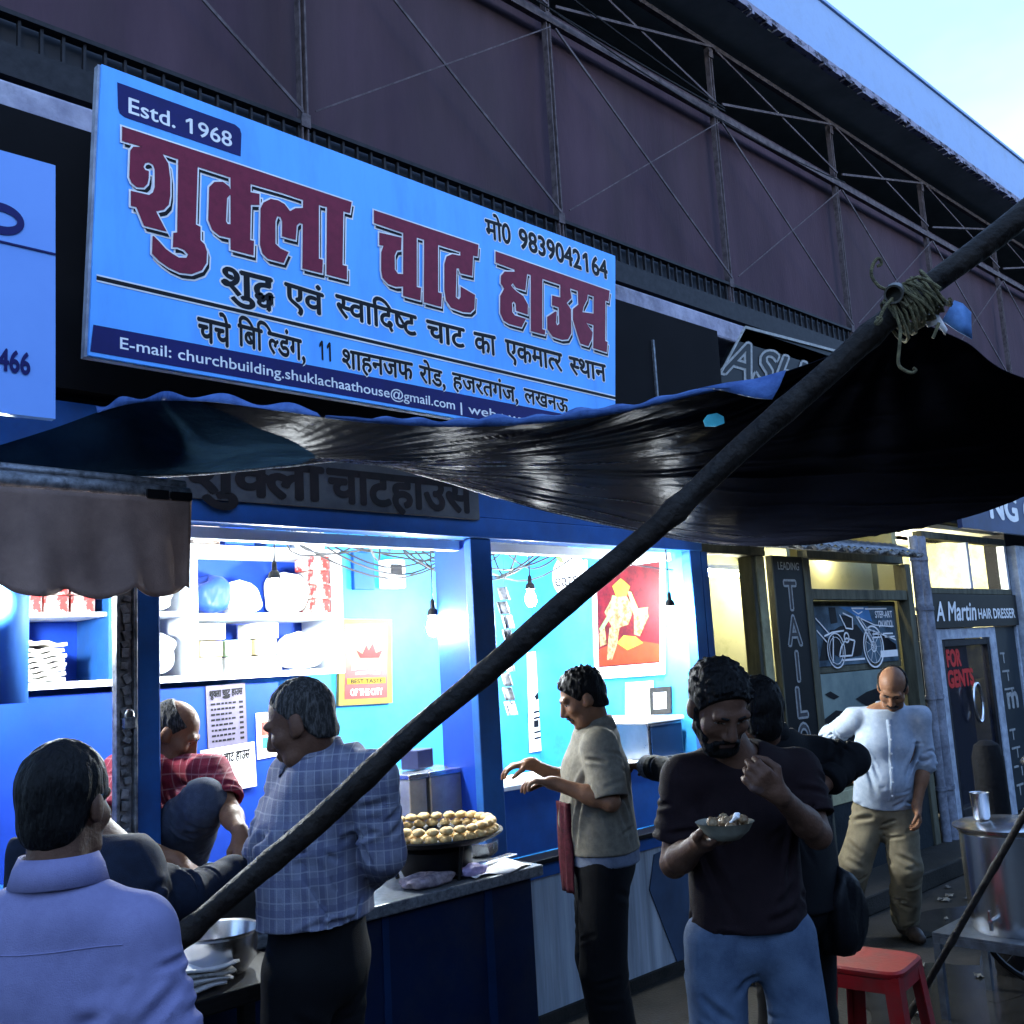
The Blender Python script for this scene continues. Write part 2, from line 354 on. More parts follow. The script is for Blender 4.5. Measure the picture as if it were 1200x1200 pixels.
# front frame
b = MB(); b.box(1.555, 1.68, 0.0, 0.10, 0, 2.26); b.build('pillar', M['blue'], st, bevel=.006)
b = MB(); b.box(3.21, 3.345, 0.0, 0.05, 0, 2.26); b.build('pillar', M['blue'], st, bevel=.006)
b = MB(); b.box(3.235, 3.33, 0.051, 0.30, 0, 2.26); b.build('pillar_return', M['bluewall'], st, bevel=.004)
b = MB(); b.box(4.925, 5.03, -0.01, 0.055, 0, 2.30); b.build('pillar', M['blue'], st, bevel=.006)
b = MB(); b.box(0.3, 5.05, -0.012, 0.10, 2.262, 2.36); b.box(0.3, 5.05, -0.006, 0.09, 2.361, 2.66); b.build('lintel', M['blue'], st, bevel=.004)
b = MB(); b.box(1.7, 4.9, 0.11, 0.16, 2.215, 2.262); b.build('lamp_rail', M['white'], st)
b = MB(); b.box(0.3, 31, 0.10, 0.6, 2.663, 2.70); b.build('canopy_slab', M['greywall'], st)
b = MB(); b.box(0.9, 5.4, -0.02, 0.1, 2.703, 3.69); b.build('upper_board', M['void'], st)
b = MB(); b.box(4.70, 4.715, -.035, -.021, 3.1, 3.5); b.build('conduit', M['galv'], st)
# blue half-round panel on the far left
b = MB()
P = []
for k in range(13):
    a = math.pi * k / 12
    P.append([(1.33 - .10 * math.cos(a), .62 - .08 * math.sin(a), z) for z in (1.62, 2.3)])
b.grid(P); b.build('half_round_panel', mat('mid_blue_panel', (.03, .13, .42), .6, scale=5, col2=(.025, .11, .37)), st, smooth=True, solid=.006)
# shelf unit fixed to the back of the room
sh = thing('wall_shelf', 'white-edged blue shelves above the menu cards, crowded with packets, bags and papers', 'shelf', (2.2, 1.2, 1.66))
b = MB(); b.box(1.50, 3.16, 0.98, 1.345, 1.665, 1.695); b.build('shelf_board', M['white'], sh, bevel=.003)
b = MB(); b.box(1.50, 2.28, 1.0, 1.345, 1.975, 1.995); b.box(2.34, 3.16, 1.0, 1.345, 1.955, 1.985); b.build('shelf_board', M['white'], sh, bevel=.003)
b = MB(); b.box(1.50, 3.16, 1.0, 1.345, 2.29, 2.32); b.build('shelf_board', M['white'], sh, bevel=.003)
for x in (1.50, 1.90, 2.30, 3.13):
    b = MB(); b.box(x, x + .032, 0.985, 1.344, 1.696, 2.289); b.build('upright', M['white'] if x > 2 else M['blue'], sh, bevel=.003)
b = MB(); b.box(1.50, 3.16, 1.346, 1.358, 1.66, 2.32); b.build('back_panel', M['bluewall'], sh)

# slotted steel shutter channel in front of the left pillar
sc = MB()
sc.box(1.50, 1.512, -0.045, -0.005, 0, 2.24); sc.box(1.563, 1.575, -0.045, -0.005, 0, 2.24)
sc.box(1.512, 1.563, -0.02, -0.008, 0, 2.24)
rnd = random.Random(5); z = 0.95
while z < 2.2:
    sc.obox((1.537 + rnd.uniform(-.008, .008), -.031, z), (.026, .016, rnd.uniform(.018, .034)), ry=rnd.uniform(-.5, .5)); z += rnd.uniform(.026, .046)
o = sc.build('shutter_channel', M['galv'], bevel=.002)
tag(o, 'grimy galvanised shutter channel with a chain inside, in front of the left blue pillar', 'shutter channel')
lk = thing('padlock', 'small steel padlock hanging on the grimy shutter channel', 'padlock', (1.537, -.06, 1.52))
b = MB(); b.obox((1.537, -.062, 1.535), (.045, .022, .04)); b.build('lock_body', M['galv'], lk, bevel=.005)
b = MB(); b.tube([(1.537 + .015*math.cos(a), -.062, 1.555 + .026*math.sin(a)) for a in [math.pi*k/10 for k in range(11)]], .004, 6); b.build('shackle', M['steel'], lk, smooth=True)

# faded painted name board under the tarpaulin
fb = thing('name_board', 'faded grey board with dark painted Hindi shop name, half hidden below the tarpaulin', 'sign', (2.5, -.03, 2.34))
b = MB(); b.box(1.70, 3.25, -0.03, -0.016, 2.345, 2.64); b.build('board', M['grey_board'], fb)

# front counter
M['darkblue'] = mat('dark_blue_batten', (.004, .022, .075), .5, scale=5)
ct = thing('front_counter', 'dark blue stall counter with a worn stone top below the griddle', 'counter', (2.4, -.1, 0))
b = MB(); b.box(0.4, 3.13, -0.36, -0.05, 0.0, 0.775); b.build('counter_body', mat('dark_blue_counter', (0.002, 0.011, 0.042), .6, scale=5, dirt=.5, dscale=3), ct)
b = MB(); b.box(0.4, 3.17, -0.40, -0.046, 0.777, 0.822); b.box(0.4, 3.17, -.045, .5, .777, .82); b.build('counter_top', M['stone'], ct, bevel=.006)
b = MB(); b.box(2.86, 2.90, -.368, -.361, 0, .77); b.build('batten', M['darkblue'], ct)
b = MB(); b.box(2.35, 2.38, -.368, -.361, 0, .77); b.build('batten', M['darkblue'], ct)
# raised seat / platform for the vendor inside
b = MB(); b.box(0.6, 2.2, 0.10, 0.99, 0.823, 0.90); b.box(0.6, 2.2, .51, .99, .05, .822)
tag(b.build('vendor_platform', M['blue'], bevel=.006), 'low blue platform inside the stall on which the vendor in maroon squats', 'platform')

# second counter to the right
c2 = thing('side_counter', 'pale grey counter with a blue band and dark ledge beneath the second window', 'counter', (4.1, 0, 0))
M['greypanel'] = mat('grey_blue_panel', (0.34, 0.38, 0.42), .55, col2=(.22, .26, .3), scale=7, stretch=(3, 1, .15), dirt=.6, dscale=3, bump=.1)
b = MB(); b.box(3.36, 5.0, 0.02, 0.06, 0, 0.655); b.build('front_panel', M['greypanel'], c2)
b = MB(); b.prism([(4.42, .012, .62), (4.72, .012, .655), (5.02, .012, .655), (5.02, .012, .02), (4.56, .012, .02), (4.36, .012, .45)], (0, .006, 0)); b.build('corner_panel', mat('slate_blue_panel', (.035, .065, .12), .6, scale=5, dirt=.4), c2)
b = MB(); b.box(3.36, 5.0, 0.0, 0.06, 0.657, 0.72); b.build('blue_band', M['blue'], c2)
b = MB(); b.box(3.36, 5.0, -0.03, 0.10, 0.722, 0.745); b.build('ledge', M['black'], c2, bevel=.003)
b = MB(); b.box(3.36, 4.9, 0.10, 0.14, 0.75, 1.06); b.build('upper_panel', mat('strong_blue_panel', (.012, .08, .33), .45, scale=5, dirt=.3), c2)
b = MB(); b.box(3.36, 4.9, 0.09, 0.45, 1.062, 1.085); b.build('worktop', M['white'], c2, bevel=.004)

# ------------------------------------------------------------------ shops to the right
M['olive'] = mat('olive_lit_wall', (0.42, 0.41, 0.25), .8, col2=(.22, .22, .12), scale=3, dirt=.55, dscale=3)
M['cream'] = mat('cream_paint', (.42, .40, .24), .6, scale=10, col2=(.3, .28, .16), dirt=.5, dscale=6)
M['woodframe'] = mat('weathered_olive_wood', (.10, .097, .066), .7, col2=(.045, .044, .032), scale=14, stretch=(1, 1, .2), bump=.3, bscale=60)
M['whitemetal'] = mat('white_metal', (.4, .44, .5), .5, scale=12, col2=(.24, .27, .33), dirt=.4, dscale=8)
M['blackboard'] = mat('black_sign_board', (.004, .005, .006), .45, scale=6, col2=(.007, .008, .009))
M['tube'] = lamp('tube_lamp_glow', (1, .95, .72), 90)
M['dimglass'] = glass('dark_shop_glass', (.015, .018, .03), .55)
M['clearglass'] = glass('window_glass', (.05, .06, .05), .12)
ts = thing('tailor_shop', 'yellow-lit tailor shop with an open doorway and a framed poster window beside the stall', 'shop', (6.4, .6, 0))
b = MB(); b.box(5.04, 8.0, 2.2, 2.26, .12, 2.9); b.build('back_wall', M['olive'], ts)
b = MB(); b.box(5.04, 5.10, .1, 2.19, .12, 2.9); b.build('side_wall', M['olive'], ts)
b = MB(); b.box(7.98, 8.02, .2, 2.19, .12, 2.9); b.build('side_wall', M['olive'], ts)
b = MB(); b.box(6.30, 6.34, .17, 2.19, .12, 2.59); b.build('side_wall', M['olive'], ts)
b = MB(); b.box(5.04, 8.0, .2, 2.2, 2.6, 2.65); b.build('ceiling', M['ceil'], ts)
b = MB(); b.box(5.035, 5.10, -.01, .098, .12, 2.26); b.build('door_jamb', M['blue'], ts, bevel=.004)
b = MB(); b.box(5.66, 5.70, .05, .15, .12, 2.26); b.build('door_jamb', M['woodframe'], ts, bevel=.004)
b = MB(); b.box(5.705, 5.80, .04, .15, .12, 2.26); b.build('door_jamb', M['cream'], ts, bevel=.004)
b = MB(); b.box(5.10, 5.80, .03, .15, 2.262, 2.36); b.build('door_head', M['woodframe'], ts, bevel=.004)
b = MB(); b.box(6.22, 6.40, .06, .16, .12, 2.27); b.build('window_post', M['woodframe'], ts, bevel=.004)
b = MB(); b.box(7.86, 7.95, .06, .16, .12, 2.27); b.build('window_post', M['woodframe'], ts, bevel=.004)
b = MB(); b.box(6.40, 7.86, .07, .15, 1.985, 2.06); b.box(6.40, 7.86, .07, .15, 2.271, 2.33); b.build('transom', M['woodframe'], ts, bevel=.004)
b = MB(); b.box(6.40, 7.86, .07, .15, .60, .68); b.build('window_sill', M['cream'], ts, bevel=.004)
b = MB(); b.box(6.38, 7.9, .08, .15, .12, .599); b.build('stall_riser', M['greywall'], ts)
b = MB(); b.box(6.40, 7.86, .34, .36, 2.0, 2.32); b.build('upper_pane', M['olive'], ts)
b = MB(); b.box(6.40, 7.86, .30, .32, .68, 1.984); b.build('display_back', M['woodframe'], ts)
ft = thing('tube_light', 'glowing white tube lamp over the yellow tailor doorway', 'lamp', (5.944,0.5,2.199))
b = MB(); b.cyl((5.735,0.5,2.201), (6.161,0.5,2.192), .022, n=12); b.build('tube', M['tube'], ft, smooth=True)
b = MB(); b.box(5.62, 6.2, .47, .53, (5.944,0.5,2.199)[2] + .025, (5.944,0.5,2.199)[2] + .06); b.build('fitting', M['white'], ft)
ft2 = thing('display_lamp', 'small yellow lamp glowing inside the tailor display window', 'lamp', (7.1, .24, 2.29))
b = MB(); b.ball((7.1, .28, 2.345), .016); b.build('bulb', lamp('warm_bulb_glow', (1, .88, .5), 400), ft2, smooth=True)
b = MB(); b.cyl((7.1, .28, 2.361), (7.1, .28, 2.40), .015); b.build('holder', M['black'], ft2)
b = MB(); b.ball((6.9, .23, 1.945), .016); tag(b.build('display_lamp', lamp('warm_bulb_glow_dim', (1, .9, .6), 40), smooth=True), 'tiny lamp under the transom lighting the motorcycle poster', 'lamp')
# eave of corrugated sheet over the tailor shop
b = MB()
P = []
for k in range(181):
    x = 4.9 + k * .0152; dz = .008 * math.sin(k * 1.05)
    P.append([(x, -.16, 2.33 + dz), (x, .02, 2.41 + dz)])
b.grid(P); o = b.build('corrugated_eave', M['galv'], smooth=True, solid=.002)
tag(o, 'narrow corrugated metal eave over the tailor shop under the tarpaulin', 'eave')
b = MB(); b.box(4.9, 7.64, -.17, -.13, 2.29, 2.322); b.tube([(4.9 + .03*k, -.185 + .008*math.sin(k*1.3), 2.305 + .012*math.sin(k*.9)) for k in range(92)], .014, 6)
tag(b.build('eave_batten', mat('frayed_batten', (.2, .2, .19), .8, scale=40, col2=(.08, .08, .08), lo=.45, hi=.55)), 'pale batten wound with rope along the eave front', 'batten')
# the vertical tailor sign
vs = thing('tailor_sign', 'tall black vertical board spelling TAILOR in hollow white letters', 'sign', (6.02, .02, .5))
b = MB(); b.box(5.845, 6.215, .01, .045, .55, 2.265); b.build('board', M['blackboard'], vs)
b = MB(); b.box(5.828, 5.844, .005, .05, .55, 2.265); b.box(6.216, 6.232, .005, .05, .55, 2.265); b.build('frame', M['woodframe'], vs)
# posters in the display window
mp = thing('motorcycle_poster', 'framed poster of a motorcycle in the tailor display window, upper of the two', 'poster', (7.17, .2, 1.5))
b = MB(); b.box(6.50, 7.84, .17, .20, 1.475, 1.98); b.build('frame', M['woodframe'], mp)
b = MB(); b.box(6.555, 7.79, .162, .169, 1.52, 1.945); b.build('print', mat('poster_blue_grey', (.08, .13, .17), .35, scale=4, col2=(.02, .035, .05), lo=.4, hi=.6), mp)
pw = MB(); W0, H0 = 6.555, 1.52
def pq(u, v): return (6.555 + u * 1.235, .158, 1.52 + v * .425)
def pline(mbx, pts, w):
    for (a, c) in zip(pts[:-1], pts[1:]): mbx.bar(pq(*a), pq(*c), w, .003, up=(0, 1, 0))
wh = MB()
def ring(mbx, cu, cv, ru, w):
    pts = [(cu + ru*math.cos(a), cv + ru*2.9*math.sin(a)) for a in [2*math.pi*k/26 for k in range(27)]]
    pline(mbx, pts, w)
ring(wh, .68, .28, .125, .012); ring(wh, .68, .28, .03, .01); ring(wh, .22, .25, .10, .008)
pline(wh, [(.5,.82),(.6,.55),(.67,.30)], .016); pline(wh, [(.53,.82),(.64,.54),(.71,.30)], .007)
pline(wh, [(.30,.85),(.36,.62),(.44,.60),(.45,.8),(.34,.88)], .010); pline(wh, [(.25,.15),(.4,.15),(.45,.4),(.35,.45),(.28,.3),(.25,.15)], .012)
ring(wh, .355, .46, .028, .012); pline(wh, [(.02,.8),(.15,.55)], .009); pline(wh, [(.02,.6),(.12,.4)], .009); pline(wh, [(.2,.5),(.17,.05)], .012)
pline(wh, [(.5,.82),(.72,.66),(.95,.62)], .008); pline(wh, [(.62,.6),(.98,.38)], .010); pline(wh, [(.28,.08),(.55,.08)], .014)
for cu in (.68, .22): ring(wh, cu, .28 if cu > .5 else .25, .10 if cu > .5 else .078, .004)
for k in range(9):
    a = 2*math.pi*k/9; pline(wh, [(.68, .28), (.68 + .1*math.cos(a), .28 + .29*math.sin(a))], .002)
pline(wh, [(.46,.93),(.53,.86),(.58,.9)], .008); pline(wh, [(.1,.5),(.2,.56),(.33,.58)], .012)
wh.build('motorcycle_outline', M['paper'], mp)
bk = MB()
for poly in ([(.16,.55),(.30,.66),(.5,.68),(.58,.5),(.52,.14),(.3,.1),(.2,.18)], [(.02,.1),(.12,.1),(.2,.4),(.1,.5)], [(.56,.55),(.78,.52),(.98,.3),(.98,.14),(.82,.1),(.8,.35),(.7,.5)], [(.30,.85),(.45,.82),(.45,.6),(.36,.6)], [(.17,.6),(.34,.6),(.36,.42),(.25,.2),(.19,.25)], [(.1,.35),(.18,.45),(.2,.1),(.13,.1)], [(.42,.35),(.6,.5),(.62,.4),(.47,.12)], [(.18,.98),(.26,.98),(.27,.72),(.19,.70)]):
    bk.ngon([(p[0], .1612 - .0002 * len(bk.f), p[2]) for p in [pq(*q) for q in poly]])
bk.build('motorcycle_shape', M['ink'], mp)
b = MB(); b.ngon([(p[0], .1603, p[2]) for p in [pq(*q) for q in ((.3,.99),(.66,.99),(.7,.72),(.55,.78),(.42,.9))]]); b.build('blue_sky_patch', mat('poster_blue', (.06, .2, .42), .4, scale=8), mp)
b = MB(); b.ngon([(p[0], .158, p[2]) for p in [pq(*q) for q in ((.76,.08),(.99,.08),(.99,.2),(.76,.2))]]); b.build('caption_panel', M['paper'], mp)
lp = thing('fashion_poster', 'pale poster with dark irregular shapes below the motorcycle poster, behind the man in white shirt', 'poster', (7, .2, .75))
b = MB(); b.box(6.54, 7.74, .17, .20, .76, 1.468); b.build('print', mat('poster_pale_green', (.2, .25, .22), .45, scale=3, col2=(.11, .15, .145)), lp)
b = MB()
b.ngon([(x, .166, z) for x, z in ((7.05, 1.27), (7.22, 1.31), (7.4, 1.33), (7.66, 1.40), (7.66, 1.24), (7.42, 1.20), (7.2, 1.21))]); b.ngon([(x, .166, z) for x, z in ((6.62, 1.33), (6.7, 1.345), (6.82, 1.30), (6.74, 1.285), (6.66, 1.31))])
b.ngon([(x, .166, z) for x, z in ((6.58, 1.16), (6.75, 1.21), (6.95, 1.18), (7.15, 1.14), (7.5, 1.12), (7.7, 1.15), (7.7, .80), (6.58, .80))])
for z0, a, c in ():
    up = [(6.58 + .03*k, .166, z0 + a*math.sin(k*.42 + z0*9) + c*.5) for k in range(38)]; dn = [(6.58 + .03*k, .166, z0 + a*math.sin(k*.37 + z0*4) - c*.35) for k in range(38)]
    b.ngon(up + dn[::-1])
b.build('dark_wave', M['ink'], lp)
M['pipepaint'] = mat('grimy_pipe_paint', (.22, .24, .29), .6, col2=(.10, .11, .14), scale=16, dirt=.5, dscale=7)
# white service pipes between the shops
for x, r in ((8.05, .035), (8.16, .045), (8.235, .022)):
    b = MB(); b.cyl((x, .06, .0), (x, .06, 2.5), r, n=14)
    for z in (.5, 1.2, 1.9, 2.3): b.cyl((x, .06, z), (x, .06, z + .03), r * 1.25, n=14)
    tag(b.build('drain_pipe', M['pipepaint'], smooth=True), {8.05: 'pale round pipe nearest the tailor window, widest gap to the barber door', 8.16: 'thickest pale pipe between tailor window and barber shop', 8.235: 'thinnest pale pipe beside the barber doorway'}[x], 'pipe')
# barber shop
bs = thing('barber_shop', 'narrow dark barber shop with lit upper windows, black name strip and glass door', 'shop', (9.2, .5, 0))
b = MB(); b.box(8.0, 10.3, 1.9, 1.95, .1, 2.9); b.box(8.0, 10.3, .2, 1.9, 2.62, 2.66); b.build('inner_wall', mat('cream_wall', (.5, .49, .4), .7, scale=3, dirt=.4), bs)
b = MB(); b.box(8.02, 8.06, .2, 1.89, .1, 2.62); b.build('side_wall', M['cream'], bs)
b = MB(); b.box(10.2, 10.24, .2, 1.89, .1, 2.62); b.build('side_wall', M['cream'], bs)
b = MB(); b.box(8.27, 10.06, .08, .16, 2.04, 2.09); b.box(8.27, 10.06, .08, .16, 2.50, 2.56); b.build('window_rail', M['woodframe'], bs, bevel=.004)
for x in (8.27, 9.16, 10.02): b = MB(); b.box(x, x + .05, .085, .155, 2.09, 2.50); b.build('mullion', M['whitemetal'], bs, bevel=.003)
b = MB(); b.box(8.32, 10.02, .118, .122, 2.09, 2.50); b.build('upper_pane', M['clearglass'], bs)
b = MB(); b.box(8.25, 10.06, .05, .16, 1.755, 2.035); b.build('name_strip', M['blackboard'], bs)
b = MB(); b.box(8.27, 8.40, .07, .15, .12, 1.75); b.box(9.40, 9.50, .07, .15, .12, 1.75); b.box(8.40, 9.40, .07, .15, 1.66, 1.75); b.build('door_frame', M['whitemetal'], bs, bevel=.004)
dr = MB(); dr.box(8.40, 8.46, .08, .14, .14, 1.655); dr.box(9.34, 9.40, .08, .14, .14, 1.655); dr.box(8.46, 9.34, .08, .14, .14, .30); dr.box(8.46, 9.34, .08, .14, 1.60, 1.655)
door = dr.build('door', M['darksteel'], bs, bevel=.004)
b = MB(); b.box(8.46, 9.34, .105, .112, .30, 1.60); b.build('pane', M['dimglass'], door)
b = MB(); b.tube([(8.93 + .085*math.cos(a), .05, 1.12 + .16*math.sin(a)) for a in [2*math.pi*k/28 for k in range(29)]], .014, 8, caps=False); b.build('handle', M['steel'], door, smooth=True)
b = MB(); b.box(9.52, 10.05, .09, .14, .14, 1.75); b.build('side_or_dark_standin_panel', mat('dark_teal_panel', (.02, .028, .034), .35, scale=5), bs)
b = MB(); b.box(9.50, 9.53, .07, .15, .12, 1.75); b.box(10.03, 10.07, .07, .15, .12, 1.75); b.build('side_frame', M['whitemetal'], bs, bevel=.003)
b = MB(); b.box(8.1, 10.2, .62, .66, .14, 1.9); b.build('added_dark_panel', M['void'], bs)  # panel added behind the door so that its glass stays dark
b = MB(); b.box(8.5, 9.3, 1.5, 1.6, .12, 1.9); b.box(8.35, 8.8, 1.2, 1.6, 2.05, 2.32); b.build('cabinet', M['iron'], bs)
fl = thing('tube_light', 'yellowish tube lamp glowing behind the barber upper windows', 'lamp', (8.9, 1.0, 2.55))
b = MB(); b.cyl((8.6, 1.0, 2.52), (9.5, 1.0, 2.52), .02, n=10); b.build('tube', lamp('yellow_tube_glow', (1, .95, .72), 480), fl, smooth=True)
b = MB(); b.box(8.58, 9.52, .97, 1.03, 2.545, 2.58); b.build('fitting', M['white'], fl)
b = MB(); b.bar((9.0, 1.85, 2.25), (9.0, 1.85, 2.42), .015); b.bar((8.94, 1.85, 2.36), (9.06, 1.85, 2.36), .015)
tag(b.build('wall_cross', M['ink']), 'small black cross on the lit wall behind the barber window', 'cross')
# dark shop front and blue sign further right
fr = thing('shuttered_shop', 'dark shuttered shop front at the right edge, beyond the barber', 'shop', (13, .5, 0))
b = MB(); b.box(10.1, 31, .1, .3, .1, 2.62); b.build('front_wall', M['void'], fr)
b = MB()
for k in range(26): b.box(10.5, 13.0, .07, .099, .2 + .08*k, .27 + .08*k)
b.build('shutter', M['darksteel'], fr)
b = MB(); b.box(10.12, 10.35, .02, .099, .1, 2.5); b.build('pilaster', M['whitemetal'], fr)
ns = thing('coaching_sign', 'blue shop sign with white capitals hanging at the far right under the tarpaulin edge', 'sign', (11, -.1, 2.6))
b = MB(); b.box(8.62, 12.4, -.12, -.08, 2.575, 3.25); b.build('board', mat('deep_blue_sign', (.012, .035, .12), .4, scale=5, col2=(.008, .02, .08), dirt=.3), ns)
ah = thing('shoe_shop_sign', 'slanting black sign reading ASH above the tarpaulin', 'sign', (6.6, 0, 3.3))

# ------------------------------------------------------------------ writing
_tc = {}
STAG = 0.00007
def glyphs(s, bold=0.0):
    """triangles of a run of text at size 1, and its advance"""
    key = (s, bold)
    if key in _tc: return _tc[key]
    def curve(body, off):
        c = bpy.data.curves.new('txt', 'FONT'); c.body = body; c.offset = off; c.resolution_u = 4
        o = bpy.data.objects.new('txt', c); COL.objects.link(o); bpy.context.view_layer.update()
        me = bpy.data.meshes.new_from_object(o.evaluated_get(bpy.context.evaluated_depsgraph_get()))
        v = [tuple(q.co[:2]) for q in me.vertices]; f = [tuple(p.vertices) for p in me.polygons]
        bpy.data.objects.remove(o); bpy.data.curves.remove(c); bpy.data.meshes.remove(me)
        return v, f
    v, f = curve(s, bold)
    w1, _ = curve(s + '|', 0); w0, _ = curve('|', 0)
    adv = max(p[0] for p in w1) - max(p[0] for p in w0)
    _tc[key] = (v, f, adv); return _tc[key]
HALF = {'क': 0.66, 'द': 0.8}
def run(s, bold=0.0):
    """text with {x} for the half form of x and <x> for x set small below the line"""
    import re
    V, F, x = [], [], 0.0
    for part in re.findall(r'\{.\}|<.>|1|[^{}<>1]+', s):
        half, sub = part[0] == '{', part[0] == '<'
        t = part[1] if half or sub else part
        v, f, adv = glyphs(t)
        if t == '1':
            xl = min(p[0] for p in v); yt = max(p[1] for p in v); n = len(v)
            v = v + [(xl, yt), (xl - .16, yt - .13), (xl - .16, yt - .235), (xl, yt - .12)]; v = [(p[0] + .08, p[1]) for p in v]; f = f + [(n, n+1, n+2, n+3)]; adv += .1
        if half:
            cut = adv * HALF[t] if t in HALF else adv - 0.21
            bm = bmesh.new(); vv = [bm.verts.new((p[0], p[1], 0)) for p in v]
            for q in f:
                try: bm.faces.new([vv[i] for i in q])
                except ValueError: pass
            bmesh.ops.bisect_plane(bm, geom=bm.verts[:] + bm.edges[:] + bm.faces[:], plane_co=(cut, 0, 0), plane_no=(1, 0, 0), clear_outer=True)
            bm.verts.index_update(); v = [tuple(q.co[:2]) for q in bm.verts]; f = [tuple(w.index for w in q.verts) for q in bm.faces]; bm.free(); adv = cut - 0.02
        if sub:
            v = [(p[0]*0.62 - 0.36, p[1]*0.62 - 0.2) for p in v]; adv = 0.02
        if bold:
            v0, f0 = v, f; v, f = [], []; m_ = 5 if bold < .03 else 9
            for k in range(m_):
                a = 2 * math.pi * k / (m_ - 1); rr = bold if k else 0; n = len(v)
                v += [(p[0] + rr*math.cos(a), p[1] + rr*math.sin(a), k) for p in v0]; f += [tuple(n + i for i in q) for q in f0]
        if len(v) and len(v[0]) == 2: v = [(p[0], p[1], 0) for p in v]
        n = len(V); V += [(p[0] + x, p[1], p[2]) for p in v]; F += [tuple(n + i for i in q) for q in f]; x += adv
    return V, F, x
def put_bar(mbx, s, B0, B1, down, bold=0.0, y=None, hang=0.622):
    """Devanagari hung from its head line B0-B1; down = vector from head line to foot"""
    V, F, adv = run(s, bold); B0 = Vector(B0); B1 = Vector(B1); dn = Vector(down)
    U = (B1 - B0) / adv; N = -U.cross(dn).normalized() * STAG
    mbx.add([B0 + U * p[0] + dn * ((hang - p[1]) / hang) + N * p[2] for p in V], F)
def put_lat(mbx, s, O, E, up, bold=0.0, shear=0.0, cap=0.69):
    """Latin on baseline O-E; up = vector of a capital's height"""
    V, F, adv = run(s, bold); O = Vector(O); U = (Vector(E) - O) / adv; up = Vector(up); N = U.cross(up).normalized() * STAG
    mbx.add([O + U * (p[0] + shear * p[1]) + up * (p[1] / cap) + N * p[2] for p in V], F)
def grow(poly, d):
    """2d polygon pushed outwards by d"""
    n = len(poly); A = sum(poly[i][0]*poly[(i+1) % n][1] - poly[(i+1) % n][0]*poly[i][1] for i in range(n))
    sg = 1 if A > 0 else -1; res = []
    for i in range(n):
        p0, p1, p2 = (Vector(poly[i-1]), Vector(poly[i]), Vector(poly[(i+1) % n]))
        a = (p1 - p0); c = (p2 - p1)
        if a.length < 1e-7 or c.length < 1e-7: res.append(tuple(p1)); continue
        a.normalize(); c.normalize()
        n1 = Vector((a.y, -a.x)) * sg; n2 = Vector((c.y, -c.x)) * sg; m = n1 + n2
        if m.length < 1e-3: m = n1
        m.normalize(); k = min(1.6, 1 / max(0.35, m.dot(n1))); res.append(tuple(p1 + m * d * k))
    return res
YS = -0.3
sg = thing('shop_sign', 'large light blue signboard with maroon Hindi lettering above the stall, established 1968', 'sign', (2.7, YS, 2.72))
c4 = [(1.338,-0.3,3.796), (4.078,-0.3,3.773), (3.964,-0.3,2.735), (1.297,-0.3,2.743)]
b = MB(); b.prism([Vector(p) for p in c4], (0, 0.012, 0)); b.build('panel', M['signblue'], sg)
b = MB(); b.prism([Vector(p) + Vector((0, .013, 0)) + (Vector(p) - Vector((2.69, -.3, 3.26))) * .006 for p in c4], (0, .03, 0)); b.build('frame', M['whitemetal'], sg)
def pan(mbx, pts, y): mbx.ngon([(p[0], y, p[2]) for p in pts])
b = MB(); pan(b, [(1.312,-0.3,2.85), (2.298,-0.3,2.851), (3.976,-0.3,2.844), (3.965,-0.3,2.744), (2.294,-0.3,2.752), (1.302,-0.3,2.756)], YS - .0015)
pan(b, [(1.392,-0.3,3.748), (1.846,-0.3,3.747), (1.867,-0.3,3.737), (1.873,-0.3,3.718), (1.868,-0.3,3.625), (1.419,-0.3,3.626), (1.401,-0.3,3.634), (1.395,-0.3,3.651)], YS - .0015)
b.build('navy_band', M['navy'], sg)
b = MB(); put_lat(b, 'Estd. 1968', (1.426,-0.302,3.648), (1.834,-0.302,3.65), (0, 0, .058), .012); b.build('year_lettering', M['signwhite'], sg); b = MB()
put_lat(b, 'E-mail: churchbuilding.shuklachaathouse@gmail.com', (1.397,-0.302,2.784), (2.892,-0.302,2.773), (0, 0, .040), .008); b.build('email_lettering', M['signwhite'], sg); b = MB()
put_lat(b, '| web.: www.sh', (2.912,-0.302,2.768), (3.547,-0.302,2.756), (0, 0, .042), .006)
b.build('web_lettering', M['signwhite'], sg)
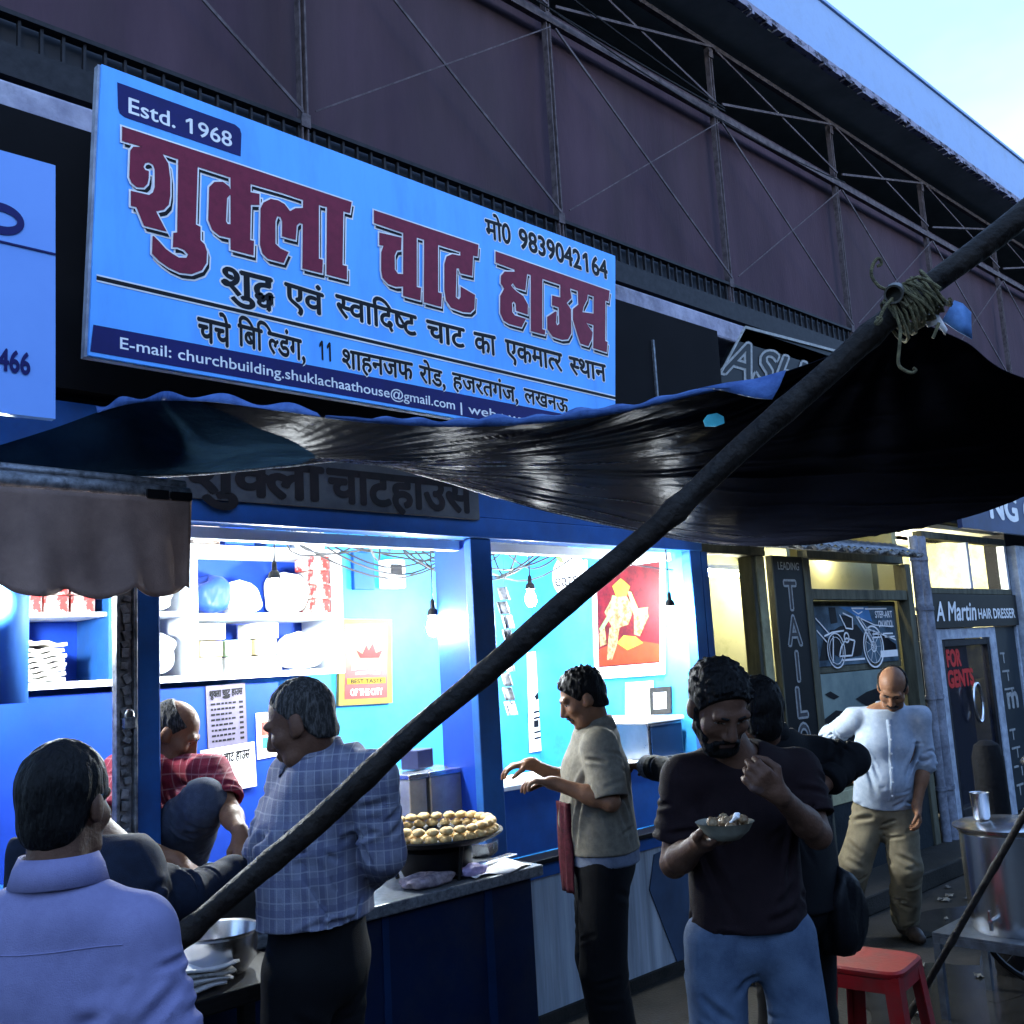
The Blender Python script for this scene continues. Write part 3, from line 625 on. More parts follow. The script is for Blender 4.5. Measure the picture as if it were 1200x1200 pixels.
TITLE = [
[(1.4067,3.5851),(1.8607,3.5857),(2.3722,3.5835),(2.3617,3.5320),(2.3237,3.5306),(2.2125,3.5249),(2.1368,3.5248),(2.0439,3.5263),(1.9026,3.5227),(1.8240,3.5229),(1.6865,3.5241),(1.6138,3.5292),(1.4708,3.5331),(1.4067,3.5310)],
[(1.4462,3.5226),(1.4355,3.5039),(1.4319,3.4037),(1.4402,3.3865),(1.4592,3.3764),(1.4842,3.3819),(1.4979,3.3999),(1.5026,3.4234),(1.5027,3.4494),(1.4891,3.4500),(1.4837,3.4595),(1.4892,3.4741),(1.5021,3.4822),(1.5177,3.4783),(1.5243,3.4622),(1.5240,3.3958),(1.5172,3.3738),(1.5035,3.3602),(1.4375,3.3562),(1.4374,3.3012),(1.4571,3.3017),(1.4837,3.2415),(1.5676,3.2409),(1.5286,3.3060),(1.5583,3.3208),(1.5763,3.3448),(1.5818,3.3807),(1.5823,3.4457),(1.5755,3.5006),(1.5556,3.5268),(1.5638,3.5581)],
[(1.6130,3.5372),(1.6064,3.2484),(1.5919,3.2430),(1.5898,3.1887),(1.6089,3.1935),(1.6334,3.1893),(1.6473,3.1753),(1.6401,3.1614),(1.6120,3.1555),(1.5878,3.1641),(1.5639,3.1753),(1.5401,3.1967),(1.5199,3.2120),(1.5149,3.2107),(1.5129,3.1454),(1.5397,3.1248),(1.5737,3.1091),(1.6150,3.0999),(1.6607,3.1054),(1.7003,3.1287),(1.7187,3.1612),(1.7211,3.2042),(1.7124,3.2304),(1.6963,3.2422),(1.6969,3.2938),(1.6790,3.2978),(1.6887,3.5323)],
[(1.8315,3.4515),(1.8145,3.4847),(1.7885,3.4959),(1.7538,3.4846),(1.7329,3.4582),(1.7273,3.3278),(1.7425,3.2947),(1.7721,3.2797),(1.8176,3.2820),(1.8329,3.2852),(1.8339,3.3392),(1.8054,3.3345),(1.7990,3.3432),(1.8049,3.4353),(1.8161,3.4512)],
[(1.8279,3.5446),(1.9047,3.5372),(1.9037,3.4885),(1.9421,3.4929),(1.9411,3.4475),(1.9045,3.4385),(1.8979,3.2953),(1.9141,3.2960),(1.9110,3.2375),(1.8155,3.2372),(1.8208,3.5424)],
[(2.0756,3.4606),(2.0523,3.4827),(2.0240,3.4900),(1.9911,3.4871),(1.9580,3.4623),(1.9449,3.4348),(1.9393,3.2872),(1.9486,3.2554),(1.9712,3.2395),(2.0410,3.2393),(2.0636,3.2883),(2.0283,3.2947),(2.0067,3.3087),(2.0090,3.4005),(2.0176,3.4238),(2.0317,3.4242),(2.0384,3.4085),(2.0368,3.3469),(2.0979,3.3474),(2.1045,3.4088),(2.1181,3.4236),(2.1376,3.4222),(2.1397,3.4920),(2.1003,3.4795)],
[(2.1369,3.5294),(2.2107,3.5303),(2.2028,3.2962),(2.2213,3.2963),(2.2168,3.2385),(2.1246,3.2375)],
[(2.2487,3.5297),(2.3290,3.5317),(2.3158,3.2966),(2.3371,3.2971),(2.3348,3.2388),(2.2359,3.2385)],
[(2.4844,3.5800),(3.0770,3.5773),(3.0683,3.5183),(3.0366,3.5156),(2.9622,3.5150),(2.8275,3.5147),(2.7488,3.5173),(2.7071,3.5182),(2.6370,3.5193),(2.4818,3.5223)],
[(2.5078,3.4866),(2.6270,3.4949),(2.6212,3.4370),(2.5979,3.4288),(2.5853,3.4041),(2.5834,3.3417),(2.5984,3.3253),(2.6360,3.3327),(2.6332,3.2771),(2.5841,3.2647),(2.5449,3.2676),(2.5153,3.2881),(2.5101,3.3197),(2.5138,3.4006),(2.5276,3.4334),(2.5052,3.4306)],
[(2.6372,3.5232),(2.7116,3.5233),(2.6988,3.2894),(2.7224,3.2898),(2.7163,3.2321),(2.6211,3.2331)],
[(2.7520,3.5215),(2.8321,3.5199),(2.8185,3.2916),(2.8399,3.2914),(2.8330,3.2276),(2.7344,3.2287)],
[(2.9625,3.5202),(3.0403,3.5217),(3.0278,3.4153),(2.9555,3.4122),(2.9473,3.4329),(2.9345,3.4299),(2.9212,3.2918),(2.9378,3.2844),(2.9494,3.2978),(2.9527,3.3487),(3.0381,3.3272),(3.0303,3.2597),(3.0048,3.2368),(2.9596,3.2301),(2.8908,3.2357),(2.8616,3.2641),(2.8553,3.3120),(2.8626,3.4327),(2.8774,3.4713),(2.9131,3.4917),(2.9610,3.4959)],
[(3.1844,3.5731),(4.0004,3.5600),(3.9851,3.4973),(3.9556,3.4979),(3.8724,3.5002),(3.7510,3.5038),(3.6141,3.5068),(3.4931,3.5090),(3.3867,3.5093),(3.3012,3.5117),(3.1802,3.5170)],
[(3.3016,3.5171),(3.3039,3.5006),(3.2363,3.4858),(3.2101,3.4586),(3.2059,3.4211),(3.2263,3.3995),(3.1976,3.3567),(3.1913,3.2725),(3.2107,3.2402),(3.2444,3.2313),(3.3282,3.2304),(3.3607,3.2795),(3.2866,3.2814),(3.2715,3.2941),(3.2736,3.3390),(3.2849,3.3493),(3.2962,3.3412),(3.2976,3.3057),(3.3755,3.3026),(3.3797,3.3535),(3.3518,3.3901),(3.3068,3.4042),(3.2832,3.4174),(3.2734,3.4258),(3.2872,3.4405),(3.3047,3.4222),(3.3687,3.4216),(3.3885,3.5135)],
[(3.4127,3.5164),(3.4936,3.5146),(3.4683,3.2485),(3.4904,3.2474),(3.4846,3.2237),(3.3884,3.2241)],
[(3.6202,3.5149),(3.6903,3.5150),(3.6946,3.4533),(3.6579,3.4204),(3.6866,3.3931),(3.6769,3.2666),(3.6502,3.2314),(3.6069,3.2206),(3.5390,3.2243),(3.5044,3.2555),(3.5085,3.3183),(3.5700,3.3591),(3.5797,3.3573),(3.5701,3.3007),(3.5765,3.2884),(3.5928,3.2998),(3.5968,3.3855),(3.5498,3.3866),(3.5543,3.4368),(3.6133,3.4402)],
[(3.7477,3.5110),(3.8241,3.5085),(3.8165,3.4739),(3.7836,3.4273),(3.7725,3.3968),(3.8629,3.4068),(3.8563,3.3431),(3.7956,3.3452),(3.8400,3.3031),(3.8279,3.2643),(3.7994,3.2226),(3.7398,3.2257),(3.7267,3.2538),(3.6958,3.3422),(3.7012,3.3989),(3.7438,3.4302)],
[(3.8691,3.5081),(3.9606,3.5060),(3.9345,3.2755),(3.9527,3.2731),(3.9399,3.2155),(3.8355,3.2196)]]
lay = [MB(), MB(), MB(), MB()]
for i, p in enumerate(TITLE):
    e = i * 0.00008; s = [(x + .012, z - .016) for x, z in p]
    for mbx, q, y in ((lay[0], grow(s, .0068), .0012), (lay[1], s, .0032), (lay[2], grow(p, .0065), .0052), (lay[3], p, .0072)):
        mbx.ngon([(x, YS - y - e, z) for x, z in q])
for mbx, nm, m in ((lay[0], 'title_shadow_edge', 'signwhite'), (lay[1], 'title_shadow', 'ink'), (lay[2], 'title_edge', 'signwhite'), (lay[3], 'title_lettering', 'maroon')):
    mbx.build(nm, M[m], sg)
b = MB(); e = MB()
for s, p0, p1, d in (('शु{द}<ध>', (1.775,-0.302,3.165), (1.99,-0.302,3.164), .098), ('एवं', (2.048,-0.302,3.163), (2.219,-0.302,3.153), .088), ('{स}वािद{ष}ट', (2.282,-0.302,3.166), (2.69,-0.302,3.157), .088),
                     ('चाट', (2.75,-0.302,3.153), (2.964,-0.302,3.153), .088), ('का', (3.025,-0.302,3.151), (3.155,-0.302,3.154), .090), ('एकमा{त}र', (3.22,-0.302,3.152), (3.599,-0.302,3.148), .088), ('{स}थान', (3.656,-0.302,3.145), (3.926,-0.302,3.146), .086),
                     ('चर्च', (1.684,-0.302,2.95), (1.811,-0.302,2.946), .085), ('िबि{ल}डंग,', (1.844,-0.302,2.956), (2.133,-0.302,2.943), .08),
                     ('शाहनजफ', (2.3,-0.302,2.942), (2.659,-0.302,2.943), .074), ('रोड,', (2.698,-0.302,2.94), (2.843,-0.302,2.933), .070), ('हजरतगंज,', (2.883,-0.302,2.939), (3.285,-0.302,2.928), .068), ('लखनऊ', (3.325,-0.302,2.934), (3.622,-0.302,2.923), .066),
                     ('मो0', (3.134,-0.302,3.72), (3.298,-0.302,3.725), .088)):
    s = s.replace('चर्च', 'चचे')
    put_bar(b, s, p0, p1, (0, 0, -d), .026)
    put_bar(e, s, (p0[0], p0[1] + .0009, p0[2]), (p1[0], p1[1] + .0009, p1[2]), (0, 0, -d), .062)
put_lat(b, '9839042164', (3.351,-0.302,3.638), (4.001,-0.302,3.626), (0, 0, .098), .03); put_lat(b, '11', (2.19,-0.302,2.884), (2.261,-0.302,2.883), (0, 0, .075), .025)
put_lat(e, '9839042164', (3.351,-0.301,3.638), (4.002,-0.301,3.627), (0, 0, .098), .07)
for p, q in (((1.322,-0.302,3.015), (3.989,-0.302,2.982)),):
    b.bar(p, q, .0015, .014, up=(0, 0, 1)); e.bar((p[0], p[1] + .0006, p[2]), (q[0], q[1] + .0006, q[2]), .001, .026, up=(0, 0, 1))
e.build('lettering_edge', M['signwhite'], sg); b.build('black_lettering', M['ink'], sg)

# neighbour's sign cut by the left edge of the picture
ls = thing('neighbour_sign', 'pale blue neighbouring sign at the left edge with a phone number ending 466', 'sign', (.6, -.6, 2.4))
q4 = [(1.077,-0.6,3.216), (1.084,-0.6,2.436)]
b = MB(); b.prism([(-.6, -.6, 3.20), (q4[0][0], -.6, q4[0][2]), (q4[1][0], -.6, q4[1][2]), (-.6, -.6, 2.42)], (0, .03, 0)); b.build('panel', mat('pale_blue_sign', (.17, .33, .72), .4, scale=2, col2=(.15, .3, .68)), ls)
b = MB(); put_lat(b, '466', (.925, -.603, 2.558), (1.012, -.603, 2.556), (0, 0, .062), .03)
cx, cz = .925, 3.005
out_ = [(cx + .065*math.cos(a), -.603, cz + .048*math.sin(a)) for a in [2*math.pi*k/32 for k in range(33)]]; inn = [(cx + .045*math.cos(a), -.603, cz + .022*math.sin(a)) for a in [2*math.pi*k/32 for k in range(33)]]
b.grid([out_, inn]); b.bar((-.6, -.603, 2.94), (1.078, -.603, 2.935), .002, .006, up=(0, 0, 1)); b.build('dark_lettering', M['navy'], ls)

# lettering on the faded name board
b = MB(); put_bar(b, 'शु{क}ला', (1.775, -.0325, 2.505), (2.37, -.0325, 2.51), (0, 0, -.135), .035); put_bar(b, 'चाटहाउस', (2.40, -.0325, 2.51), (3.20, -.0325, 2.512), (0, 0, -.135), .035)
b.build('lettering', M['fadedink'], fb)
# tailor sign letters
b = MB(); inner = MB()
M['offwhite'] = mat('worn_white_lettering', (.32, .33, .32), .6, scale=40, col2=(.2, .2, .19))
put_lat(b, 'LEADING', (5.90, .0085, 2.175), (6.17, .0085, 2.175), (0, 0, .05), .01)
for k, (ch, w) in enumerate((('T', .12), ('A', .13), ('I', .05), ('L', .11), ('O', .13), ('R', .13))):
    z = 1.915 - .232 * k; cx = 6.03
    put_lat(b, ch, (cx - w*.62, .0085, z), (cx + w*.62, .0085, z), (0, 0, .185), .055); put_lat(inner, ch, (cx - w*.62, .0075, z), (cx + w*.62, .0075, z), (0, 0, .185), .0)
b.build('lettering', M['offwhite'], vs); inner.build('letter_core', M['grey_board'], vs)
# poster words
b = MB(); put_lat(b, 'STEP-ART', pq(.74, .79), pq(.97, .79), (0, 0, .05), .02); put_lat(b, 'ON WOOL', pq(.77, .62), pq(.97, .62), (0, 0, .05), .02)
for u0, u1, v in ((.68, .8, .5), (.82, .95, .5), (.68, .78, .44), (.84, .97, .44), (.45, .6, .96), (.62, .9, .95)): pline(b, [(u0, v), (u1, v)], .012)
b.build('caption', M['paper'], mp)
# barber lettering
b = MB(); put_lat(b, 'A Martin', (8.30, .047, 1.815), (9.10, .047, 1.815), (0, 0, .155), .02, .18); put_lat(b, 'HAIR DRESSER', (9.14, .047, 1.825), (9.98, .047, 1.825), (0, 0, .085), .025)
b.build('lettering', M['signwhite'], bs)
b = MB(); put_lat(b, 'FOR', (8.52, .103, 1.44), (8.80, .103, 1.44), (0, 0, .13), .05); put_lat(b, 'GENTS', (8.50, .103, 1.27), (9.02, .103, 1.27), (0, 0, .13), .05)
b.build('red_lettering', mat('red_door_lettering', (.5, .02, .02), .5, scale=20), door)
b = MB()
put_lat(b, 'm', (9.64, .088, 1.02), (9.92, .088, 1.02), (0, 0, .2), .03); b.build('side_letter', M['offwhite'], bs); b = MB()
for k in range(7):
    z = 1.5 - .16*k - (.2 if k > 2 else 0)
    b.box(9.62, 9.62 + .1 + .03*((k*7) % 5), .086, .089, z, z + .018); b.box(9.68 + .05*(k % 3), 9.70 + .05*(k % 3), .086, .089, z - .08, z)
b.build('side_lettering', M['offwhite'], bs)
# blue coaching sign and slanted shoe sign
b = MB(); put_lat(b, 'NG C', (9.22, -.123, 2.70), (10.36, -.123, 2.70), (0, 0, .22), .04); b.build('lettering', M['signwhite'], ns)
p0, p1 = Vector((5.507,0.1,3.397)), Vector((5.914,0.1,3.846)); q1 = Vector((7.6,0.1,3.917)); q0 = Vector((7.171,0.1,3.506))
b = MB(); b.prism([p0, q0, q1, p1], (0, .04, 0)); b.build('board', M['blackboard'], ah)
b = MB(); b.bar(p0 + Vector((0, -.006, 0)), p1 + Vector((0, -.006, 0)), .015, .01); b.bar(p1 + Vector((0, -.006, 0)), q1 + Vector((0, -.006, 0)), .015, .02)
b.build('frame', M['offwhite'], ah)
b = MB(); inner = MB()
for mbx, y, bo in ((b, .096, .05), (inner, .093, .0)): put_lat(mbx, 'ASH', (5.577,0.1,3.477)[:1] + (y,) + (5.577,0.1,3.477)[2:], (6.544,0.1,3.468)[:1] + (y,) + (6.544,0.1,3.468)[2:], (.20, 0, .26), bo)
b.build('lettering', M['offwhite'], ah); inner.build('letter_core', M['blackboard'], ah)

# ------------------------------------------------------------------ tarpaulin, bamboo and rope
def resample(pts, n):
    P = np.array(pts, float); m = len(P); u = np.linspace(0, m - 1, n); i = np.clip(u.astype(int), 0, m - 2); f = (u - i)[:, None]
    p0 = P[np.maximum(i - 1, 0)]; p1 = P[i]; p2 = P[i + 1]; p3 = P[np.minimum(i + 2, m - 1)]
    return 0.5 * ((2*p1) + (-p0 + p2)*f + (2*p0 - 5*p1 + 4*p2 - p3)*f**2 + (-p0 + 3*p1 - 3*p2 + p3)*f**3)
inner = [(0.848,-0.45,2.304), (1.139,-0.42,2.298), (1.6,-0.35,2.362), (2.009,-0.31,2.437), (2.365,-0.3,2.494), (2.832,-0.27,2.459), (3.488,-0.24,2.371), (4.579,-0.22,2.281), (5.25,-0.22,2.274), (5.926,-0.2,2.309)]
outer = [(0.845,-0.46,2.314), (1.126,-0.45,2.442), (1.307,-0.55,2.521), (1.275,-1.083,2.408), (1.441,-1.237,2.368), (1.59,-1.416,2.319), (1.737,-1.69,2.268), (1.88,-1.969,2.253), (1.978,-2.182,2.27), (2.066,-2.385,2.29), (2.111,-2.534,2.321), (2.13,-2.643,2.349), (2.458,-2.643,2.365), (2.901,-2.621,2.349), (4.1, -2.66, 2.42)]
NS, NT = 300, 160
I = resample(inner, NS)
# match outer parameter so that the lash sits near s = .7
ko = [0, .1, .2, .27, .33, .39, .46, .53, .585, .63, .67, .71, .80, .88, 1.0]
us = np.linspace(0, 1, NS); raw = resample(outer, 600); ru = np.interp(np.linspace(0, len(outer)-1, 600), range(len(outer)), ko)
O = np.stack([np.interp(us, ru, raw[:, k]) for k in range(3)], 1)
edge = resample([(5.87, -.2, 2.31), (5.25, -1.2, 2.29), (4.6, -2.0, 2.30), (4.1, -2.66, 2.42)], NT)
T = np.linspace(0, 1, NT)
P = I[:, None, :] * (1 - T)[None, :, None] + O[:, None, :] * T[None, :, None]
lin = I[-1][None] * (1 - T)[:, None] + O[-1][None] * T[:, None]
P += ((edge - lin)[None] * (us ** 6)[:, None, None])
S_, T_ = np.meshgrid(us, T, indexing='ij')
env = np.sin(np.pi * T_) ** 0.8
P[..., 2] -= 0.05 * env * np.clip(S_ * 1.6 - .2, .1, 1)
# creases fanning out from the gathered point on the inner edge
ds = np.maximum(S_ - .33, 0.0) + .06
phi = T_ / ds
rg = np.random.default_rng(5); fold = .35 * np.sin(phi * 5 + 1.1 * np.sin(S_ * 11))
for k in range(64):
    c_ = rg.uniform(.08, 5.5) ** 1.0; wd = rg.uniform(.010, .034) * (.4 + c_ * .35); am = rg.uniform(.25, .9)
    fold -= am * np.exp(-((phi * (1 + .05 * np.sin(S_ * 9 + k)) - c_) / wd) ** 2) * (.6 + .4 * np.sin(S_ * 17 + k * 2))
P[..., 2] += fold * 0.010 * np.clip((S_ - .3) * 4, 0, 1) * np.minimum(1, T_ * 12) * np.minimum(1, (1 - T_) * 8)
P[..., 2] += (.008 * np.sin(S_ * 21 + T_ * 5) + .003 * np.sin(S_ * 60 - T_ * 9)) * np.minimum(1, (1 - T_) * 6) * np.minimum(1, T_ * 6)
# sharp little pleats where the sheet is pulled to the lash
da = np.hypot((S_ - .71) * 2.2, (1 - T_)); P[..., 2] -= .05 * np.exp(-(da / .12) ** 2) * 0
ang = np.arctan2(1 - T_, (S_ - .71) * 2.2); P[..., 2] += .007 * np.sin(ang * 17) * np.exp(-(da / .35) ** 2) * np.minimum(1, da * 12) * np.minimum(1, (1 - T_) * 8)
tp = thing('tarpaulin', 'dark creased tarpaulin stretched from the stall front out to the leaning bamboo pole', 'tarpaulin', (3, -1.4, 2.2))
M['tarp'] = mat('dark_tarpaulin', (0.003, 0.0035, 0.0065), 0.26, col2=(0.0017, 0.002, 0.0038), scale=5, rvar=.04, spec=.05, bump=.5, bscale=14, stretch=(1, 1, 1))
def matte_gloss(m, g, rough):
    t = m.node_tree; b = t.nodes['Principled BSDF']; out_ = [n for n in t.nodes if n.type == 'OUTPUT_MATERIAL'][0]
    d = t.nodes.new('ShaderNodeBsdfDiffuse'); gl = t.nodes.new('ShaderNodeBsdfGlossy'); ad = t.nodes.new('ShaderNodeAddShader')
    t.links.new(b.inputs['Base Color'].links[0].from_socket, d.inputs['Color']); gl.inputs['Color'].default_value = (g, g, g * 1.05, 1); gl.inputs['Roughness'].default_value = rough
    if b.inputs['Normal'].links: nn_ = b.inputs['Normal'].links[0].from_socket; t.links.new(nn_, gl.inputs['Normal'])
    t.links.new(d.outputs[0], ad.inputs[0]); t.links.new(gl.outputs[0], ad.inputs[1]); t.links.new(ad.outputs[0], out_.inputs['Surface']); t.nodes.remove(b)
matte_gloss(M['tarp'], .003, .28)
M['tarpnavy'] = mat('navy_tarpaulin', (0.007, 0.017, 0.030), 0.85, col2=(0.004, 0.010, 0.02), scale=6, spec=.0, bump=.3, bscale=30)
b = MB()
verts = [tuple(p) for p in P.reshape(-1, 3)]
b.v = verts
for i in range(NS - 1):
    for j in range(NT - 1):
        b.f.append([i*NT + j, i*NT + j + 1, (i+1)*NT + j + 1, (i+1)*NT + j]); b.mi.append(1 if us[i] < .36 + .05 * math.sin(T[j] * 3) - .1 * T[j] else 0)
b.build('sheet', [M['tarp'], M['tarpnavy']], tp, smooth=180, solid=.003)
# pale tubes laid along the creases, glints of light put in as colour
M['paleline'] = mat('pale_glint_and_cord', (.6, .62, .64), .8, scale=60, col2=(.2, .2, .21), lo=.4, hi=.6)
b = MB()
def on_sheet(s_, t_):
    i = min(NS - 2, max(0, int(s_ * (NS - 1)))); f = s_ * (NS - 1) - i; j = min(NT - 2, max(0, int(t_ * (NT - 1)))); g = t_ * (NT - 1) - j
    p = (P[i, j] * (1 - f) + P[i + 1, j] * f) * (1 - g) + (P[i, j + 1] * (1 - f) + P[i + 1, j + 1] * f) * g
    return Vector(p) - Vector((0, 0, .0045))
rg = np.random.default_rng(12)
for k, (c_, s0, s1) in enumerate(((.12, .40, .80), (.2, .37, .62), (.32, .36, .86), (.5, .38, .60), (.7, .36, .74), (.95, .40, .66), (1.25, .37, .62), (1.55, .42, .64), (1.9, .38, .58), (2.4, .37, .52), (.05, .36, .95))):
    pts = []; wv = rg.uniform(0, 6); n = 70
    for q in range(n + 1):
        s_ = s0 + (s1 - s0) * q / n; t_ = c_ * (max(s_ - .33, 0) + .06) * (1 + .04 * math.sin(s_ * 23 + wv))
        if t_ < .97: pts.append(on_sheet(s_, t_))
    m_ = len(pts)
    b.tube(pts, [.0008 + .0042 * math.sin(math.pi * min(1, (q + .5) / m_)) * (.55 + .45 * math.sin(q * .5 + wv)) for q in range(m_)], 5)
b.build('painted_glint', M['paleline'], tp, smooth=True)
b = MB(); b.tube([Vector(I[i]) - Vector((0, 0, .003)) for i in range(int(.12 * NS), int(.62 * NS))], .0045, 6); b.build('hem_cord', M['paleline'], tp, smooth=True)
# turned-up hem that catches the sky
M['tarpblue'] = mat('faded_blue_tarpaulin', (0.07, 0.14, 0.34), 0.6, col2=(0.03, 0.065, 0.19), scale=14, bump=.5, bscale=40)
ia, ib = int(.36 * NS), int(.605 * NS); rows = [[], [], []]
for i in range(ia, ib):
    h = .022 * math.sin(math.pi * (i - ia) / (ib - ia)) ** .6 * (1 + .25 * math.sin(i * .9) + .2 * math.sin(i * .37))
    o_ = O[i]; rows[0].append((o_[0], o_[1] - .004, o_[2] - .004)); rows[1].append((o_[0] - .004, o_[1] - .014, o_[2] + h * .5)); rows[2].append((o_[0] + .004, o_[1] + .01, o_[2] + h))
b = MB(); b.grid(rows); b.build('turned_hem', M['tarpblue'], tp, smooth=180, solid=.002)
rows = [[], []]
for i in range(int(.16 * NS), int(.36 * NS)):
    o_ = O[i]; h = .02 * (1 + .6 * math.sin(i * .45)) + .004
    rows[0].append((o_[0], o_[1] - .004, o_[2] - .003)); rows[1].append((o_[0], o_[1] + .012, o_[2] + h * .8))
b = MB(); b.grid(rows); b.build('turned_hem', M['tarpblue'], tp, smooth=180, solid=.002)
b = MB(); b.grid([[(1.957,-2.218,2.274), (1.985,-2.275,2.278), (2.017,-2.335,2.278), (2.041,-2.402,2.286)], [(1.968,-2.243,2.27), (1.989,-2.29,2.264), (2.003,-2.343,2.252), (2.024,-2.392,2.249)], [(1.987,-2.26,2.265), (1.991,-2.302,2.245), (1.999,-2.348,2.226), (2.005,-2.381,2.217)]])
b.build('blue_flap', M['tarpblue'], tp, smooth=180, solid=.002)
b = MB(); b.grid([[(2.227,-2.72,2.395), (2.241,-2.732,2.387), (2.255,-2.742,2.367)], [(2.208,-2.709,2.367), (2.228,-2.725,2.351), (2.257,-2.738,2.337)], [(2.201,-2.699,2.349), (2.227,-2.719,2.325), (2.26,-2.735,2.309)]])
b.build('blue_flap', mat('sky_blue_scrap', (.14, .3, .6), .5, scale=20, col2=(.07, .16, .35)), tp, smooth=180, solid=.002)
b = MB(); b.grid([[(2.13,-2.685,2.346), (2.151,-2.709,2.359), (2.171,-2.72,2.318)], [(2.141,-2.692,2.324), (2.154,-2.706,2.33), (2.169,-2.715,2.307)]]); b.build('torn_scrap', M['paper'], tp, smooth=180, solid=.002)
b = MB(); b.ngon([(2.011,-2.187,2.21), (2.017,-2.196,2.223), (2.033,-2.212,2.226), (2.046,-2.222,2.217), (2.048,-2.221,2.201), (2.032,-2.205,2.194), (2.015,-2.188,2.196)])
b.build('teal_patch', mat('teal_patch', (.08, .45, .5), .5, scale=30), tp, solid=.002)
# the leaning bamboo pole
M['bamboo'] = mat('dark_bamboo', (.015, .011, .0085), .6, col2=(.005, .004, .0035), scale=22, stretch=(1, 1, 1), bump=.8, bscale=45, rvar=.15, dirt=.6, dscale=9)
A0 = Vector((1.093,-1.267,1.086)); A1 = Vector((2.274,-2.87,2.555)); dv = A1 - A0
base = A0 - dv * ((A0.z - 0.0) / dv.z); tip = A0 + dv * 1.36; Lp = (tip - base).length
pts, rad = [], []
nn = 150; nodes = [.13 + .29 * k + .03 * math.sin(k * 2.3) for k in range(16)]
for k in range(nn + 1):
    d_ = Lp * k / nn; q = base.lerp(tip, k / nn); w = .012 * math.sin(d_ * 2.1) + .007 * math.sin(d_ * 5 + 1) + .003 * math.sin(d_ * 13)
    r = .0262 + .0012 * math.sin(d_ * 9)
    for nd in nodes: r += (.004 + .003 * math.sin(nd * 31)) * math.exp(-((d_ - nd) / .018) ** 2)
    pts.append(q + Vector((0, 0, w))); rad.append(r)
b = MB(); b.tube(pts, rad, 18)
tag(b.build('bamboo_pole', M['bamboo'], smooth=60), 'long dark bamboo pole leaning diagonally across the whole stall front', 'pole')
b = MB(); e0, e1 = Vector((2.007,-2.684,2.372)), Vector((2.732,-2.407,2.596))
pts = [e0.lerp(e1, k / 30) + Vector((0, 0, .006 * math.sin(k * .7))) for k in range(31)]
b.tube(pts, [.0195 + .003 * (k % 6 == 3) for k in range(31)], 18, caps=False); b.tube([e0, e0.lerp(e1, .03)], .0155, 18, caps=False)
ring_ = [(math.cos(2*math.pi*k/18), math.sin(2*math.pi*k/18)) for k in range(19)]; fx, fy, fd = frame(e1 - e0)
b.grid([[e0 + (fx*c + fy*s_) * .0195 for c, s_ in ring_], [e0 + (fx*c + fy*s_) * .0155 for c, s_ in ring_]])
dk = e0.lerp(e1, .03); b.ngon([dk + (fx*c + fy*s_) * .0155 for c, s_ in ring_[:-1]])
tag(b.build('bamboo_crossbar', mat('pale_bamboo', (.10, .09, .07), .55, col2=(.04, .035, .028), scale=14), smooth=60), 'hollow-ended bamboo crossbar carrying the tarpaulin edge, lashed to the leaning pole', 'pole')
# lashing
rp = thing('rope_lashing', 'yellowish rope lashing with loose ends where the crossbar meets the leaning pole', 'rope', (2.102,-2.662,2.361))
M['rope'] = mat('yellow_rope', (.19, .165, .085), .85, col2=(.07, .06, .035), scale=60, bump=.8, bscale=300)
cen = Vector((2.108,-2.683,2.373)); pd = dv.normalized(); px_, py_, _ = frame(pd)
rnd = random.Random(4)
for k in range(4):
    b = MB(); pts = []
    for j in range(60):
        a = j * .62; off = (j / 60 - .5) * .07 + (k - 1.5) * .018; rr = .037 + .005 * math.sin(a * .5 + k) + .004 * rnd.random()
        pts.append(cen + pd * (off + .012 * math.sin(a + k * 1.7)) + (px_ * math.cos(a) + py_ * math.sin(a) * 1.15) * rr)
    b.tube(pts, .0036, 6); b.build('coil', M['rope'], rp, smooth=True)
for pts in ([(2.019,-2.671,2.388), (1.994,-2.661,2.394), (1.981,-2.654,2.418), (1.983,-2.661,2.442), (1.99,-2.67,2.451), (1.995,-2.672,2.44), (1.989,-2.665,2.435)],
            [(2.016,-2.677,2.367), (1.996,-2.668,2.347), (1.99,-2.657,2.326), (1.984,-2.65,2.316), (1.988,-2.653,2.313), (1.993,-2.659,2.323), (1.985,-2.652,2.327)],
            [(2.015,-2.675,2.363), (2.022,-2.677,2.338), (2.031,-2.679,2.304), (2.032,-2.673,2.269), (2.033,-2.666,2.234), (2.04,-2.671,2.22), (2.054,-2.682,2.212), (2.06,-2.689,2.217), (2.056,-2.686,2.222)],
            [(2.034,-2.702,2.4), (2.05,-2.719,2.407), (2.07,-2.736,2.397), (2.086,-2.749,2.382)], [(2.108,-2.729,2.318), (2.104,-2.72,2.297), (2.101,-2.715,2.287)]):
    b = MB(); b.tube([tuple(q) for q in resample(pts, 40)], .0036, 6); b.build('loose_end', M['rope'], rp, smooth=True)
